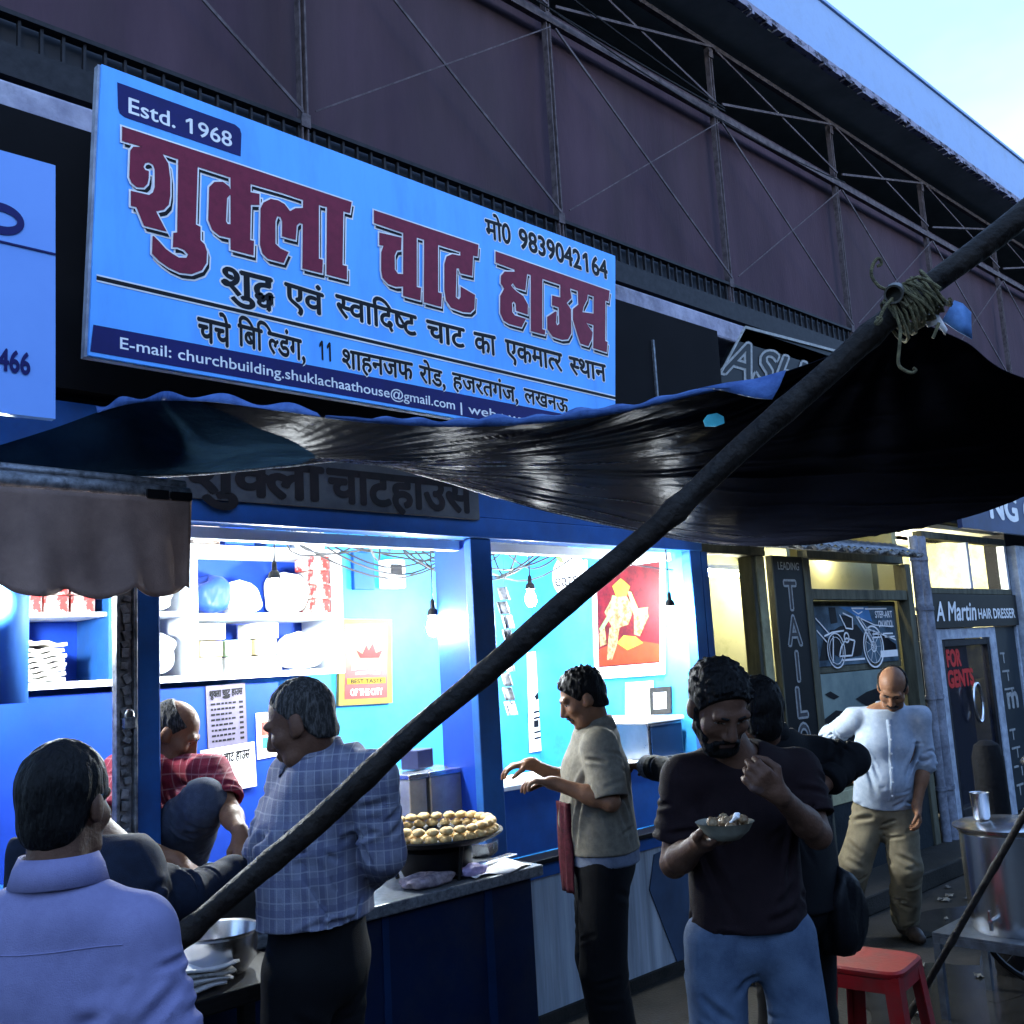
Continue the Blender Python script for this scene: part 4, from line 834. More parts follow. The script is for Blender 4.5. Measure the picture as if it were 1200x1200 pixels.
# roller awning of the left-hand counter
aw = thing('roller_awning', 'brown scalloped cloth awning on a steel roller at the left edge', 'awning', (1.0, -.5, 1.95))
b = MB(); b.cyl((-.3, -.47, 2.285), (1.555, -.47, 2.262), .03, n=18); b.cyl((-.3, -.455, 2.325), (1.55, -.455, 2.30), .018, n=12); b.build('roller', M['galv'], aw, smooth=True)
b = MB(); b.box(1.40, 1.47, -.512, -.50, 2.242, 2.27); b.box(1.48, 1.55, -.512, -.50, 2.242, 2.268); b.build('bracket', M['black'], aw)
rows = []
for j in range(17):
    row = []
    for i in range(150):
        x = -.3 + 1.85 * i / 149
        zt = 2.245; sc_ = .036 * abs(math.sin((x - .02) * math.pi / .19)) ** .7; zb = 1.965 - sc_ + .006*math.sin(x*9)
        t_ = j / 16
        row.append((x, -.505 + .018 * math.sin(x * 21 + 1.5*t_) * t_ + .01 * math.sin(x * 47 - 2*t_) * t_, zt + (zb - zt) * t_))
    rows.append(row)
b = MB(); b.grid(rows); b.build('valance', mat('brown_awning_cloth', (.26, .175, .14), .9, col2=(.14, .095, .08), scale=3, bump=.3, bscale=250, dirt=.3), aw, smooth=180, solid=.003)

# ------------------------------------------------------------------ lamps inside the stall
M['bulb'] = lamp('white_bulb_glow', (.93, 1.0, 1.0), 640)
proto = None
for i, (p, lab) in enumerate((((2.457,0.5,2.047), 'bare white bulb burning before the shelves, second lamp from the left'), ((3.227,0.32,1.861), 'bare white bulb burning between the yellow poster and the middle blue post'),
                              ((4.195,0.6,2.026), 'bare white bulb burning just right of the middle blue post'), ((4.72,0.009,1.88), 'bare white bulb burning beside the red print on the right wall'), ((1.288,0.55,2.013), 'bare white bulb glaring at the left picture edge under the brown awning'))):
    if proto is None:
        x, y, z = p
        t = thing('light_bulb', lab, 'lamp', p, 0, 'white bulbs lighting the stall')
        b = MB(); b.lathe([(.0, -.045), (.02, -.04), (.031, -.02), (.034, 0), (.03, .02), (.02, .04), (.014, .05)], p, 18); b.build('bulb', M['bulb'], t, smooth=True)
        b = MB(); b.lathe([(.018, .05), (.024, .052), (.03, .06), (.024, .085), (.013, .095), (.011, .13), (.004, .14)], p, 16); b.build('holder', M['black'], t, smooth=True)
        b = MB(); b.tube([(x, y, z + .135), (x + .004, y, z + .25), (x, y, 2.52)], .004, 6); b.build('cord', M['wire'], t)
        proto = t
    else: dup(proto, p, None, lab)
# tangle of cables under the stall ceiling
rnd = random.Random(21)
b = MB()
for k in range(26):
    x0 = 2.75 + rnd.random() * 1.3; y0 = .3 + rnd.random() * .8; x1 = x0 + rnd.uniform(.3, 1.2); y1 = .2 + rnd.random() * .9
    b.tube([tuple(q) for q in resample([(x0, y0, 2.50), (x0 + .1*rnd.random(), y0, 2.42 - .14*rnd.random()), ((x0+x1)/2, (y0+y1)/2, 2.36 - .24*rnd.random()), (x1 - .05, y1, 2.40 - .06*rnd.random()), (x1, y1, 2.50)], 24)], .0055, 6)
tag(b.build('cable_tangle', M['wire'], smooth=True), 'tangle of black electric cables looping under the stall ceiling', 'cables')
b = MB()
for k in range(3): b.tube(sagged((3.3, .25 + .2*k, 2.46), (4.9, .3 + .25*k, 2.45 - .02*k), .03 + .02*k), .007, 6)
b.tube(sagged((3.36, .2, 2.33), (4.92, .12, 2.16), .02), .004, 6)
tag(b.build('cable_run', M['wire'], smooth=True), 'parallel black cables stretched across the second window', 'cables')
mt = thing('electric_meter', 'white electric meter box on the back wall beneath the cable tangle', 'meter', (3.748,1.33,2.148))
x, y, z = (3.748,1.33,2.148)
b = MB(); b.box(x-.07, x+.07, 1.27, 1.355, z, z+.17); b.build('case', M['white'], mt, bevel=.008)
b = MB(); b.box(x-.04, x+.04, 1.262, 1.269, z+.08, z+.14); b.build('dial', M['ink'], mt)
b = MB(); b.box((3.482,1.33,2.145)[0], (3.71,1.33,2.147)[0] - .08, 1.325, 1.355, 2.14, 2.36)
tag(b.build('fuse_board', M['blue'], bevel=.004), 'blue fuse board left of the electric meter', 'fuse board')
# ------------------------------------------------------------------ things on the shelves
M['redpack'] = mat('red_white_packet', (.25, .02, .018), .4, col2=(.4, .37, .34), scale=14, lo=.45, hi=.55)
pk = None
for r_ in range(3):
    for c_ in range(3):
        x = 1.575 + .112 * c_; z = 1.996 + .078 * r_
        lab = '%s packet in the %s row of red and white packets on the left shelf' % (('left', 'centre', 'right')[c_], ('bottom', 'middle', 'top')[r_])
        if pk is None:
            b = MB(); b.box(x - .05, x + .05, 1.01, 1.2, z, z + .073); pk = b.build('packet', M['redpack'], bevel=.008); tag(pk, lab, 'packet', 'red and white packets stacked on the shelf')
        else: dup(pk, (x + .003*c_, 1.105 + .006*r_, z), .03*(r_ - 1), lab)
pp = None
for k in range(4):
    lab = '%s packet of the red and white stack at the right end of the shelves' % ('lowest', 'second lowest', 'second highest', 'highest')[k]
    dup(pk, (3.06, 1.12, 1.986 + .076*k), .1*math.sin(k*2), lab)['group'] = 'packets at the right end of the shelf'
M['news'] = mat('old_newsprint', (.52, .5, .46), .85, col2=(.18, .17, .16), scale=30, lo=.4, hi=.55)
for k in range(8):
    b = MB(); w = .09 + .008*math.sin(k*3); z = 1.697 + .021*k
    P = [[(1.63 + w*(u/5 - 1)*1.0, 1.0 + .26*v/4, z + .009 + .005*math.sin(u*1.3 + k) + (.02*(1 - u/10)*(k == 7))) for u in range(11)] for v in range(5)]
    b.grid(P); o = b.build('folded_paper', M['news'], smooth=True, solid=.015)
    tag(o, 'folded newspaper, %s in the pile on the lower left shelf' % ('lowest', 'second from the bottom', 'third from the bottom', 'fourth from the bottom', 'fourth from the top', 'third from the top', 'second from the top', 'topmost, curling up')[k], 'newspaper', 'folded newspapers piled on the shelf')
M['sack'] = mat('grey_plastic_sack', (.4, .42, .45), .45, col2=(.2, .21, .24), scale=8, bump=.7, bscale=18)
M['whitebag'] = mat('white_plastic_bag', (.78, .8, .8), .4, col2=(.6, .63, .66), scale=6, bump=.6, bscale=16)
def sack(name, c, r, m, lab, cat, seed, grp=None):
    b = MB(); rnd = random.Random(seed); n, mm = 24, 14; vs = []
    ph = [rnd.uniform(0, 6) for _ in range(4)]
    for j in range(mm + 1):
        t = j / mm; prof = (1 - abs(2*t - 1)**4.5) ** .5 if 0 < t < 1 else 0
        for k in range(n):
            a = 2*math.pi*k/n; q = (abs(math.cos(a))**4 + abs(math.sin(a))**4)**-.25 * .9 + .10*math.sin(3*a + ph[0] + 3*t) + .07*math.sin(7*a + ph[1] - 5*t) + .05*math.sin(11*a + ph[2] + 7*t)
            vs.append((c[0] + r[0]*prof*q*math.cos(a), c[1] + r[1]*prof*q*math.sin(a), c[2] + r[2]*2*t*(1 + .12*math.sin(2*a + ph[3])*t)))
    b.add(vs, [(j*n+k, j*n+(k+1) % n, (j+1)*n+(k+1) % n, (j+1)*n+k) for j in range(mm) for k in range(n)])
    return tag(b.build(name, m, smooth=180), lab, cat, grp)
sack('plastic_sack', (2.13, 1.13, 1.697), (.13, .12, .1), M['sack'], 'grey plastic sack slumped on the lower shelf right of the newspaper pile', 'sack', 1)
sack('plastic_sack', (2.12, 1.13, 1.997), (.14, .12, .09), M['sack'], 'grey plastic sack on the middle shelf above the other grey sack', 'sack', 2)
sack('plastic_bag', (2.46, 1.13, 1.987), (.09, .10, .09), mat('blue_plastic_bag', (.008, .03, .2), .4, scale=8, bump=.6, bscale=16), 'dark blue plastic bag on the middle shelf beside the white upright', 'bag', 3)
for k, (x, z, rx, rz) in enumerate(((2.64, 1.987, .085, .08), (2.90, 1.987, .10, .10), (2.98, 1.697, .11, .09))):
    sack('plastic_bag', (x, 1.14, z), (rx, .11, rz), M['whitebag'], 'bulging white plastic bag, ' + ('left of two on the middle shelf', 'right of two on the middle shelf', 'alone at the right of the lower shelf')[k], 'bag', 10 + k, 'white plastic bags on the shelves')
rnd = random.Random(15); M['foam'] = mat('white_foam_box', (.6, .6, .58), .6, scale=12, col2=(.42, .43, .44))
cols = (M['foam'], mat('buff_carton', (.35, .27, .16), .7, scale=20, col2=(.25, .19, .11)), M['foam'], mat('pale_green_box', (.3, .42, .3), .6, scale=20))
for c_ in range(3):
    for r_ in range(3 if c_ != 1 else 2):
        x = 2.42 + .155 * c_ + rnd.uniform(-.01, .01); z = 1.696 + .082 * r_; w = .065 + rnd.uniform(-.006, .004)
        b = MB(); b.obox((x, 1.12 + rnd.uniform(-.02, .02), z + .039), (2 * w, .18, .078), rz=rnd.uniform(-.12, .12))
        tag(b.build('food_box', cols[(c_ * 2 + r_) % 4], bevel=.006), '%s food box in the %s stack on the lower shelf right of the pillar' % (('bottom', 'middle', 'top')[r_] if c_ != 1 else ('bottom', 'top')[r_], ('left', 'middle', 'right')[c_]), 'box', 'food boxes on the lower shelf')
M['darkbox'] = mat('dark_carton', (.05, .035, .03), .7, col2=(.2, .16, .14), scale=20, lo=.55, hi=.6)
for k, (x, w, h, m, lab) in enumerate(((2.40, .07, .13, M['darkbox'], 'dark printed carton at the left end of the top shelf'), (2.58, .08, .11, M['bluewall'], 'light blue carton on the top shelf left of the dark blue carton'), (2.80, .07, .1, M['blue'], 'dark blue carton on the top shelf next to white bag'), (2.99, .09, .12, M['white'], 'white carton at the right end of the top shelf'))):
    b = MB(); b.box(x - w, x + w, 1.02, 1.3, 2.321, 2.321 + h); tag(b.build('carton', m, bevel=.004), lab, 'carton')
# ------------------------------------------------------------------ posters and cards
def board_on(plane, q, th):  # quad q (front face), extruded backwards
    b = MB(); b.prism([Vector(p) for p in q], (0, th, 0) if plane == 'y' else (th, 0, 0)); return b
mn = thing('menu_card', 'tall mauve menu card with printed price rows on the blue partition', 'menu', (2.475,1,1.348))
q = [(2.38,1.012,1.64), (2.588,1.012,1.645), (2.596,1.012,1.345), (2.389,1.012,1.337)]
b = board_on('y', q, .006); b.build('card', M['menupaper'], mn)
def bil(q, u, v, dy):
    a = Vector(q[0]).lerp(Vector(q[1]), u); c = Vector(q[3]).lerp(Vector(q[2]), u); p = a.lerp(c, v); return (p.x, p.y + dy, p.z)
b = MB(); put_bar(b, 'शु{क}ला चाट हाउस', bil(q, .08, .09, -.002), bil(q, .92, .08, -.002), (0, 0, -.028), .05)
rnd = random.Random(8)
for r_ in range(8):
    v = .28 + .082 * r_; u = .1
    while u < .62 + .1*rnd.random():
        w = rnd.uniform(.05, .12); b.ngon([bil(q, u, v, -.002), bil(q, u+w, v, -.002), bil(q, u+w, v+.03, -.002), bil(q, u, v+.03, -.002)]); u += w + .025
    b.ngon([bil(q, .82, v, -.002), bil(q, .92, v, -.002), bil(q, .92, v+.035, -.002), bil(q, .82, v+.035, -.002)])
b.ngon([bil(q, .5 + .1*math.cos(a), .2 + .028*math.sin(a), -.002) for a in [2*math.pi*k/16 for k in range(16)]])
b.build('printing', M['ink'], mn)
cd = thing('name_card', 'blank white card headed with the Hindi shop name, tilted below the menu card', 'card', (2.48,0.99,1.15))
q = [(2.341,0.995,1.342), (2.623,0.995,1.359), (2.633,0.995,1.147), (2.36,0.995,1.137)]
b = board_on('y', q, .005); b.build('card', M['signwhite'], cd)
b = MB(); put_bar(b, 'शु{क}ला चाट हाउस', bil(q, .1, .16, -.002), bil(q, .9, .15, -.002), (0, 0, -.04), .03); b.build('printing', M['ink'], cd)
pc = thing('food_card', 'white card with two small food photographs behind the man in plaid shirt', 'card', (2.728,1,1.263))
q = [(2.646,1.012,1.493), (2.849,1.012,1.495), (2.858,1.012,1.283), (2.65,1.012,1.27)]
b = board_on('y', q, .005); b.build('card', M['paper'], pc)
b = MB(); b.ngon([bil(q, .12, .2, -.002), bil(q, .6, .2, -.002), bil(q, .6, .5, -.002), bil(q, .12, .5, -.002)]); b.build('food_photo', mat('red_food_print', (.4, .1, .06), .5, scale=40, col2=(.1, .03, .03)), pc)
b = MB(); b.ngon([bil(q, .14, .55, -.002), bil(q, .4, .55, -.002), bil(q, .4, .78, -.002), bil(q, .14, .78, -.002)]); b.build('food_photo', mat('teal_print', (.04, .3, .3), .5, scale=30), pc)
b = MB(); b.ngon([bil(q, .6 + .26*math.cos(a), .66 + .14*math.sin(a), -.0025) for a in [2*math.pi*k/20 for k in range(20)]]); b.build('food_photo', mat('pale_food_print', (.6, .45, .3), .5, scale=40, col2=(.3, .15, .1)), pc)
# yellow and red award board with a crown
aw2 = thing('award_board', 'yellow and red board with a red crown hanging on the cyan back wall', 'poster', (3.511,1.3,1.484))
q = [(3.375,1.33,1.973), (3.746,1.33,1.964), (3.728,1.33,1.475), (3.351,1.33,1.485)]
b = board_on('y', q, .025); b.build('frame', mat('pale_yellow_frame', (.2, .15, .035), .5, scale=10), aw2)
yr = bpy.data.materials.new('yellow_to_red_print'); yr.use_nodes = True; t_ = yr.node_tree; bb = t_.nodes['Principled BSDF']; bb.inputs['Roughness'].default_value = .4
tc = t_.nodes.new('ShaderNodeTexCoord'); sp = t_.nodes.new('ShaderNodeSeparateXYZ'); cr = t_.nodes.new('ShaderNodeValToRGB'); t_.links.new(tc.outputs['Generated'], sp.inputs[0]); t_.links.new(sp.outputs[2], cr.inputs[0]); t_.links.new(cr.outputs[0], bb.inputs['Base Color'])
cr.color_ramp.elements[0].position = .38; cr.color_ramp.elements[0].color = (.10, .0022, .0018, 1); cr.color_ramp.elements[1].position = .68; cr.color_ramp.elements[1].color = (.16, .085, .002, 1)
b = MB(); b.ngon([bil(q, .1, .06, -.002), bil(q, .9, .06, -.002), bil(q, .9, .93, -.002), bil(q, .1, .93, -.002)]); b.build('print', yr, aw2)
b = MB(); b.ngon([bil(q, u, v, -.004) for u, v in ((.3,.36),(.42,.41),(.5,.30),(.54,.37),(.62,.28),(.68,.40),(.82,.36),(.74,.46),(.38,.46))]); b.build('crown', mat('crown_red', (.09, .003, .003), .4, scale=20), aw2)
b = MB()
for u0, u1, v0, v1 in ((.22, .82, .53, .585), (.3, .75, .615, .64)): b.ngon([bil(q, u0, v0 + .012, -.004), bil(q, (u0+u1)/2, v0, -.004), bil(q, u1, v0 + .012, -.004), bil(q, u1, v1 + .012, -.004), bil(q, (u0+u1)/2, v1, -.004), bil(q, u0, v1 + .012, -.004)])
put_lat(b, 'OF THE CITY', bil(q, .2, .89, -.004), bil(q, .8, .89, -.004), (0, 0, .035), .03); b.build('white_print', M['signwhite'], aw2)
b = MB(); b.ngon([bil(q, .14, .69, -.004), bil(q, .86, .69, -.004), bil(q, .86, .76, -.004), bil(q, .14, .76, -.004)]); b.build('yellow_ribbon', mat('yellow_ribbon', (.25, .16, .01), .4, scale=20), aw2)
b = MB(); put_lat(b, 'BEST TASTE', bil(q, .2, .75, -.006), bil(q, .8, .75, -.006), (0, 0, .022), .02); b.build('dark_print', M['ink'], aw2)
# delivery sign lettered eats
es = thing('delivery_sign', 'round-topped white sign lettered eats with a green leaf, high on the right wall', 'sign', (4.93, .97, 2.06))
b = MB(); b.prism([(4.9338, .97 + .15*math.cos(a), 2.21 + .145*math.sin(a)) for a in [2*math.pi*k/28 for k in range(28)]], (.02, 0, 0)); b.prism([(4.935, 1.08, 2.06), (4.935, .82, 2.06), (4.935, .82, 2.3), (4.935, 1.08, 2.3)], (.019, 0, 0)); b.build('board', M['signwhite'], es)
b = MB(); put_lat(b, 'eats', (4.930, 1.10, 2.15), (4.930, .89, 2.15), (0, 0, .085), .005); b.build('lettering', M['ink'], es)
b = MB()
for k, (y, z, a) in enumerate(((1.0, 2.36, .5), (.95, 2.38, .1), (.9, 2.36, -.5), (1.04, 2.33, .9))):
    b.ngon([(4.929 - .0005*k, y + .05*math.sin(a + 0)*s1 + .018*math.cos(a)*s2, z + .05*math.cos(a)*s1 - .018*math.sin(a)*s2) for s1, s2 in ((-1, 0), (-.3, 1), (.5, .7), (1, 0), (.5, -.7), (-.3, -1))])
b.build('leaf', mat('leaf_green_print', (.12, .4, .06), .5, scale=20), es)
# red devotional-style print, generic shapes only
rp_ = thing('red_print', 'large red and orange print in a white margin on the right stall wall', 'poster', (4.93, .5, 1.55))
qx = [(4.935,0.771,2.251), (4.935,0.188,2.25), (4.935,0.256,1.551), (4.935,0.807,1.537)]
b = board_on('x', qx, .012); b.build('margin', M['signwhite'], rp_)
def bx_(u, v, d): a = Vector(qx[0]).lerp(Vector(qx[1]), u); c = Vector(qx[3]).lerp(Vector(qx[2]), u); p = a.lerp(c, v); return (p.x - d, p.y, p.z)
def patch(nm, m, polys, d):
    b = MB()
    for i, po in enumerate(polys): b.ngon([bx_(u, v, d + .0003*i) for u, v in po])
    b.build(nm, m, rp_)
patch('print', mat('print_red', (.065, .003, .005), .4, scale=14, col2=(.03, .002, .003), lo=.4, hi=.6), [[(.07,.04),(.95,.04),(.95,.90),(.07,.90)]], .002)
patch('orange_ground', mat('print_orange', (.13, .018, .005), .4, scale=8), [[(.08,.74),(.3,.70),(.55,.68),(.94,.74),(.94,.89),(.08,.89)]], .003)
M['printyellow'] = mat('print_yellow', (.22, .14, .012), .4, scale=20)
patch('yellow_glow', M['printyellow'], [[(.35,.70),(.45,.64),(.62,.66),(.72,.72),(.5,.77)]], .004)
patch('yellow_crest', M['printyellow'], [[(.3,.2),(.42,.14),(.55,.22),(.5,.3),(.36,.3)]], .004)
patch('pale_shapes', mat('print_cream', (.16, .10, .05), .4, scale=30, col2=(.05, .035, .012), lo=.4, hi=.55), [[(.18,.42),(.3,.3),(.5,.3),(.6,.42),(.52,.55),(.3,.58)], [(.25,.56),(.4,.54),(.36,.7),(.28,.84),(.2,.84),(.22,.7)], [(.6,.44),(.78,.42),(.8,.5),(.68,.66),(.6,.64)], [(.1,.6),(.18,.55),(.2,.7),(.1,.72)]], .005)
patch('green_sash', mat('print_green', (.08, .16, .06), .4, scale=30), [[(.3,.28),(.36,.29),(.3,.45),(.12,.6),(.1,.56),(.26,.42)], [(.52,.26),(.57,.27),(.66,.42),(.8,.42),(.78,.46),(.6,.47)]], .0065)
fp = thing('framed_notice', 'small dark-framed notice low on the right wall by the cook', 'picture frame', (4.93, .35, 1.35))
qf = [(4.935,0.374,1.474), (4.935,0.213,1.48), (4.935,0.228,1.321), (4.935,0.383,1.312)]
b = board_on('x', qf, .012); b.build('frame', M['iron'], fp)
ce = [sum(p[k] for p in qf) / 4 for k in range(3)]
b = MB(); b.ngon([(ce[0] - .002, ce[1] + (p[1]-ce[1])*.62, ce[2] + (p[2]-ce[2])*.6) for p in qf]); b.build('paper', M['paper'], fp)
q = [(4.94,0.561,1.509), (4.94,0.348,1.514), (4.94,0.367,1.311), (4.94,0.581,1.297)]
tag(board_on('x', q, .006).build('notice_card', mat('cream_card', (.7, .66, .5), .6, scale=8)), 'plain cream card pinned left of the small dark-framed notice', 'card')
ws = thing('wall_poster', 'narrow white vertical poster with small black print beside the blue post in the second window', 'poster', (4.895,1.3,1.087))
q = [(4.882,1.345,1.731), (5.106,1.345,1.752), (5.055,1.345,1.082), (4.852,1.345,1.079)]
b = board_on('y', q, .006); b.build('sheet', M['signwhite'], ws)
b = MB(); b.ngon([bil(q, .25, .45, -.002), bil(q, .75, .33, -.002), bil(q, .75, .38, -.002), bil(q, .35, .5, -.002)])
for v in (.6, .66, .8, .86): b.ngon([bil(q, .2, v, -.002), bil(q, .8, v-.01, -.002), bil(q, .8, v+.01, -.002), bil(q, .2, v+.02, -.002)])
b.ngon([bil(q, .2, .69, -.002), bil(q, .42, .69, -.002), bil(q, .42, .76, -.002), bil(q, .2, .76, -.002)]); b.build('print', M['ink'], ws)
b = MB(); x0, x1 = (5.047,1.3,1.523)[0], (5.19,1.3,1.516)[0]; b.box(x0, x1, 1.27, 1.355, .06, 2.45)
tag(b.build('wall_post', M['blue']), 'blue wall post behind the cook, right of the narrow white poster', 'post')
# strip of sachets hanging by the middle post
ss = thing('sachet_strip', 'strip of silvery sachets hanging behind the middle blue post', 'sachets', (3.737,0.35,1.262))
rnd = random.Random(9)
xs, ys_, _ = (3.761,0.35,1.566)
for k in range(9):
    b = MB(); z = 1.40 + .075*k; dx = rnd.uniform(-.012, .012)
    P = [[(xs + dx + .032*(u/3 - 1), ys_ + .012*math.sin(u + k) + .006*v, z + .068*v/4) for u in range(7)] for v in range(5)]
    b.grid(P); b.build('sachet', M['galv'] if k % 3 else M['whitebag'], ss, smooth=True, solid=.006)
b = MB(); b.tube([(xs, ys_ + .01, 1.40), (xs, ys_ + .01, 2.50)], .002, 5); b.build('string', M['wire'], ss)
# ------------------------------------------------------------------ counters' contents
bx = thing('steel_chest', 'shiny stainless steel chest standing on the white worktop behind the cook', 'chest', (4.75, .38, 1.087))
b = MB(); b.box(4.60, 4.92, .14, .64, 1.087, 1.285); b.build('body', mat('brushed_steel', (.22, .22, .23), .3, 1.0, scale=5, rvar=.1), bx, bevel=.006)
b = MB(); b.box(4.585, 4.93, .125, .655, 1.287, 1.312); b.build('lid', M['white'], bx, bevel=.006)
b = MB(); b.box(4.62, 4.9, .132, .138, 1.10, 1.27); b.build('side_or_dark_standin_panel', M['darkblue'], bx)  # dark panel paints in the shade on this end of the chest
for k, (x0, x1) in enumerate(((2.93, 3.03), (3.05, 3.29))):
    t = thing('steel_bin', ('narrow steel bin left of the wider one behind the griddle', 'wide square steel bin behind the griddle under the award board')[k], 'bin', ((x0+x1)/2, .35, .822))
    b = MB(); b.box(x0, x1, .18, .50, .822, 1.17); b.build('body', mat('dull_steel%d' % k, (.4, .4, .38), .4, .8, scale=10, rvar=.1), t, bevel=.006)
    b = MB(); b.box(x0 - .008, x1 + .008, .172, .508, 1.172, 1.195); b.build('lid', M['steel'], t, bevel=.004)
b = MB(); b.obox((3.1, .33, 1.245), (.13, .1, .09), rz=.3); tag(b.build('tin', mat('navy_tin', (.02, .025, .07), .5, scale=20), bevel=.006), 'dark navy tin on top of the wide steel bin', 'tin')
b = MB(); b.lathe([(.0, 0), (.07, .0), (.085, .02), (.088, .06), (.08, .06), (.075, .02), (0, .012)], (3.17, .0, .823), 24); tag(b.build('bowl', M['steel'], smooth=True), 'small steel bowl on the counter beside the middle post', 'bowl')
# griddle with potato patties
gc = Vector((2.78, -.17, .975))
gr = thing('griddle', 'round black iron griddle on a stove, heaped along the rim with golden patties', 'griddle', (gc.x, gc.y, .823))
b = MB(); b.lathe([(0, -.015), (.23, -.012), (.268, .004), (.282, .014), (.28, .02), (.264, .013), (.23, .0), (0, -.003)], gc, 40); b.build('plate', M['iron'], gr, smooth=True)
b = MB(); b.lathe([(.13, .823 - gc.z), (.15, .86 - gc.z), (.15, .93 - gc.z), (.12, .965 - gc.z)], gc, 24); b.build('stove', M['black'], gr, smooth=True)
for k in range(3):
    a = k * 2.1 + .4; b = MB(); b.cyl(gc + Vector((.16*math.cos(a), .16*math.sin(a), .823 - gc.z)), gc + Vector((.19*math.cos(a), .19*math.sin(a), -.018)), .009); b.build('leg', M['iron'], gr)
M['patty'] = mat('golden_patty', (.62, .47, .22), .6, col2=(.3, .16, .05), scale=35, bump=.5, bscale=60)
b = MB(); b.ball((0, 0, 0), (.027, .027, .016), 16, 10, .05, 3); b.v = [(x, y, z + .016) for x, y, z in b.v]
pt = b.build('patty', M['patty'], smooth=180); first = True
PAT = []
for k in range(27): PAT.append((.238, 2*math.pi*k/27, 0))
for k in range(26): PAT.append((.232, 2*math.pi*(k + .5)/26, 1))
for k in range(14): PAT.append((.18 - .05*(k % 2), 2.7 + .19*k, 0))
words_ = ('lower ring of patties on the griddle rim', 'upper ring of patties on the griddle rim', 'inner row of patties on the griddle')
for i, (r_, a, lv) in enumerate(PAT):
    p = (gc.x + r_*math.cos(a), gc.y + r_*math.sin(a), gc.z + .008 + .030*lv)
    lab = 'golden fried patty in the ' + (words_[2] if i >= 53 else words_[lv])
    gp = 'patties in the ' + ('inner row' if i >= 53 else ('upper ring' if lv else 'lower ring'))
    if first: pt.location = p; tag(pt, lab, 'patty', gp); first = False
    else: o = dup(pt, p, i * .7, lab); o['group'] = gp; s_ = .92 + .14 * ((i * 37) % 10) / 10; o.scale = (s_, s_, s_)
b = MB(); b.grid([[(2.80 + .33*u/8, -.39 + .2*v/5 + .02*math.sin(u), .829 + .006*math.sin(u*1.3 + v)) for u in range(9)] for v in range(6)])
tag(b.build('newspaper_sheet', M['paper'], smooth=True, solid=.002), 'white sheet of paper lying on the counter edge right of the griddle', 'paper')
sack('packet_heap', (2.62, -.31, .823), (.12, .06, .025), mat('crumpled_wrap', (.35, .3, .32), .4, scale=20, col2=(.08, .07, .1), bump=1, bscale=25), 'crumpled plastic wrapping lying under the griddle', 'wrapping', 31)
sack('packet_heap', (2.83, -.33, .828), (.07, .04, .022), mat('lilac_wrap', (.4, .33, .55), .4, scale=20, bump=1, bscale=25), 'small lilac packet on the counter right below the griddle', 'packet', 32)
b = MB(); b.obox((3.06, -.2, .835), (.3, .05, .012), rz=.15); tag(b.build('cleaver', M['steel'], bevel=.004), 'flat steel scraper lying by the middle post on the counter', 'scraper')
# vendor's pans and jar
for k, (c, r_, h, lab) in enumerate((((1.80, -.20, .823), .17, .15, 'wide dark pan nearest the seated vendor'), ((1.98, -.33, .823), .12, .10, 'smaller dark pan in front of the plaid-shirted man'), ((1.50, -.26, .823), .14, .13, 'dark pan beside the left blue pillar'))):
    b = MB(); b.lathe([(0, .004), (r_*.8, 0), (r_*.95, h*.4), (r_, h), (r_*1.06, h + .006), (r_*1.05, h + .012), (r_*.96, h), (r_*.9, h*.45), (r_*.76, .012), (0, .012)], c, 32)
    t = tag(b.build('pan', mat('dark_pan%d' % k, (.10, .1, .1), .35, .8, scale=12, rvar=.15), smooth=True), lab, 'pan')
    b = MB(); b.lathe([(0, h*.55), (r_*.88, h*.55)], c, 24); b2 = b.build('food_in_pan', mat('chickpea_mash%d' % k, (.4, .26, .1), .7, scale=30, col2=(.2, .1, .04), bump=1, bscale=50)); tag(b2, ('yellow mash filling the wide pan', 'brown gravy filling the smaller pan', 'dark chutney filling the pan by the pillar')[k], 'food')
jr = thing('jar', 'clear jar with a red lid on the counter before the blue partition', 'jar', (1.985, -.10, .823))
b = MB(); b.lathe([(0, 0), (.05, 0), (.055, .02), (.055, .2), (.045, .225)], (1.985, -.10, .823), 24); b.build('body', mat('milky_jar', (.6, .5, .45), .25, scale=20), jr, smooth=True)
b = MB(); b.lathe([(.05, .225), (.058, .228), (.058, .262), (.05, .27), (0, .272)], (1.985, -.10, .823), 24); b.build('lid', mat('red_lid', (.6, .03, .06), .35, scale=20), jr, smooth=True)
# low serving bench in front of the counter
tb = thing('serving_bench', 'dark wooden bench in front of the counter between the two customers', 'bench', (1.5, -.6, 0))
M['darkwood'] = mat('dark_wood', (.012, .0105, .01), .6, col2=(.006, .005, .005), scale=12, stretch=(1, 6, 6), bump=.2)
b = MB(); b.box(1.12, 1.78, -.80, -.42, .75, .80); b.build('bench_top', M['darkwood'], tb, bevel=.006)
for x, y in ((1.16, -.76), (1.74, -.76), (1.16, -.46), (1.74, -.46)): b = MB(); b.box(x-.022, x+.022, y-.022, y+.022, 0, .749); b.build('leg', M['darkwood'], tb, bevel=.003)
b = MB(); b.box(1.182, 1.718, -.77, -.75, .25, .3); b.build('rail', M['darkwood'], tb)
c = (1.57, -.60, .802)
b = MB(); b.lathe([(0, .004), (.085, 0), (.115, .04), (.12, .11), (.128, .118), (.128, .124), (.118, .12), (.108, .045), (.08, .012), (0, .012)], c, 30); tag(b.build('steel_vessel', M['steel'], smooth=True), 'stainless steel vessel on the dark bench under the bamboo pole', 'vessel')
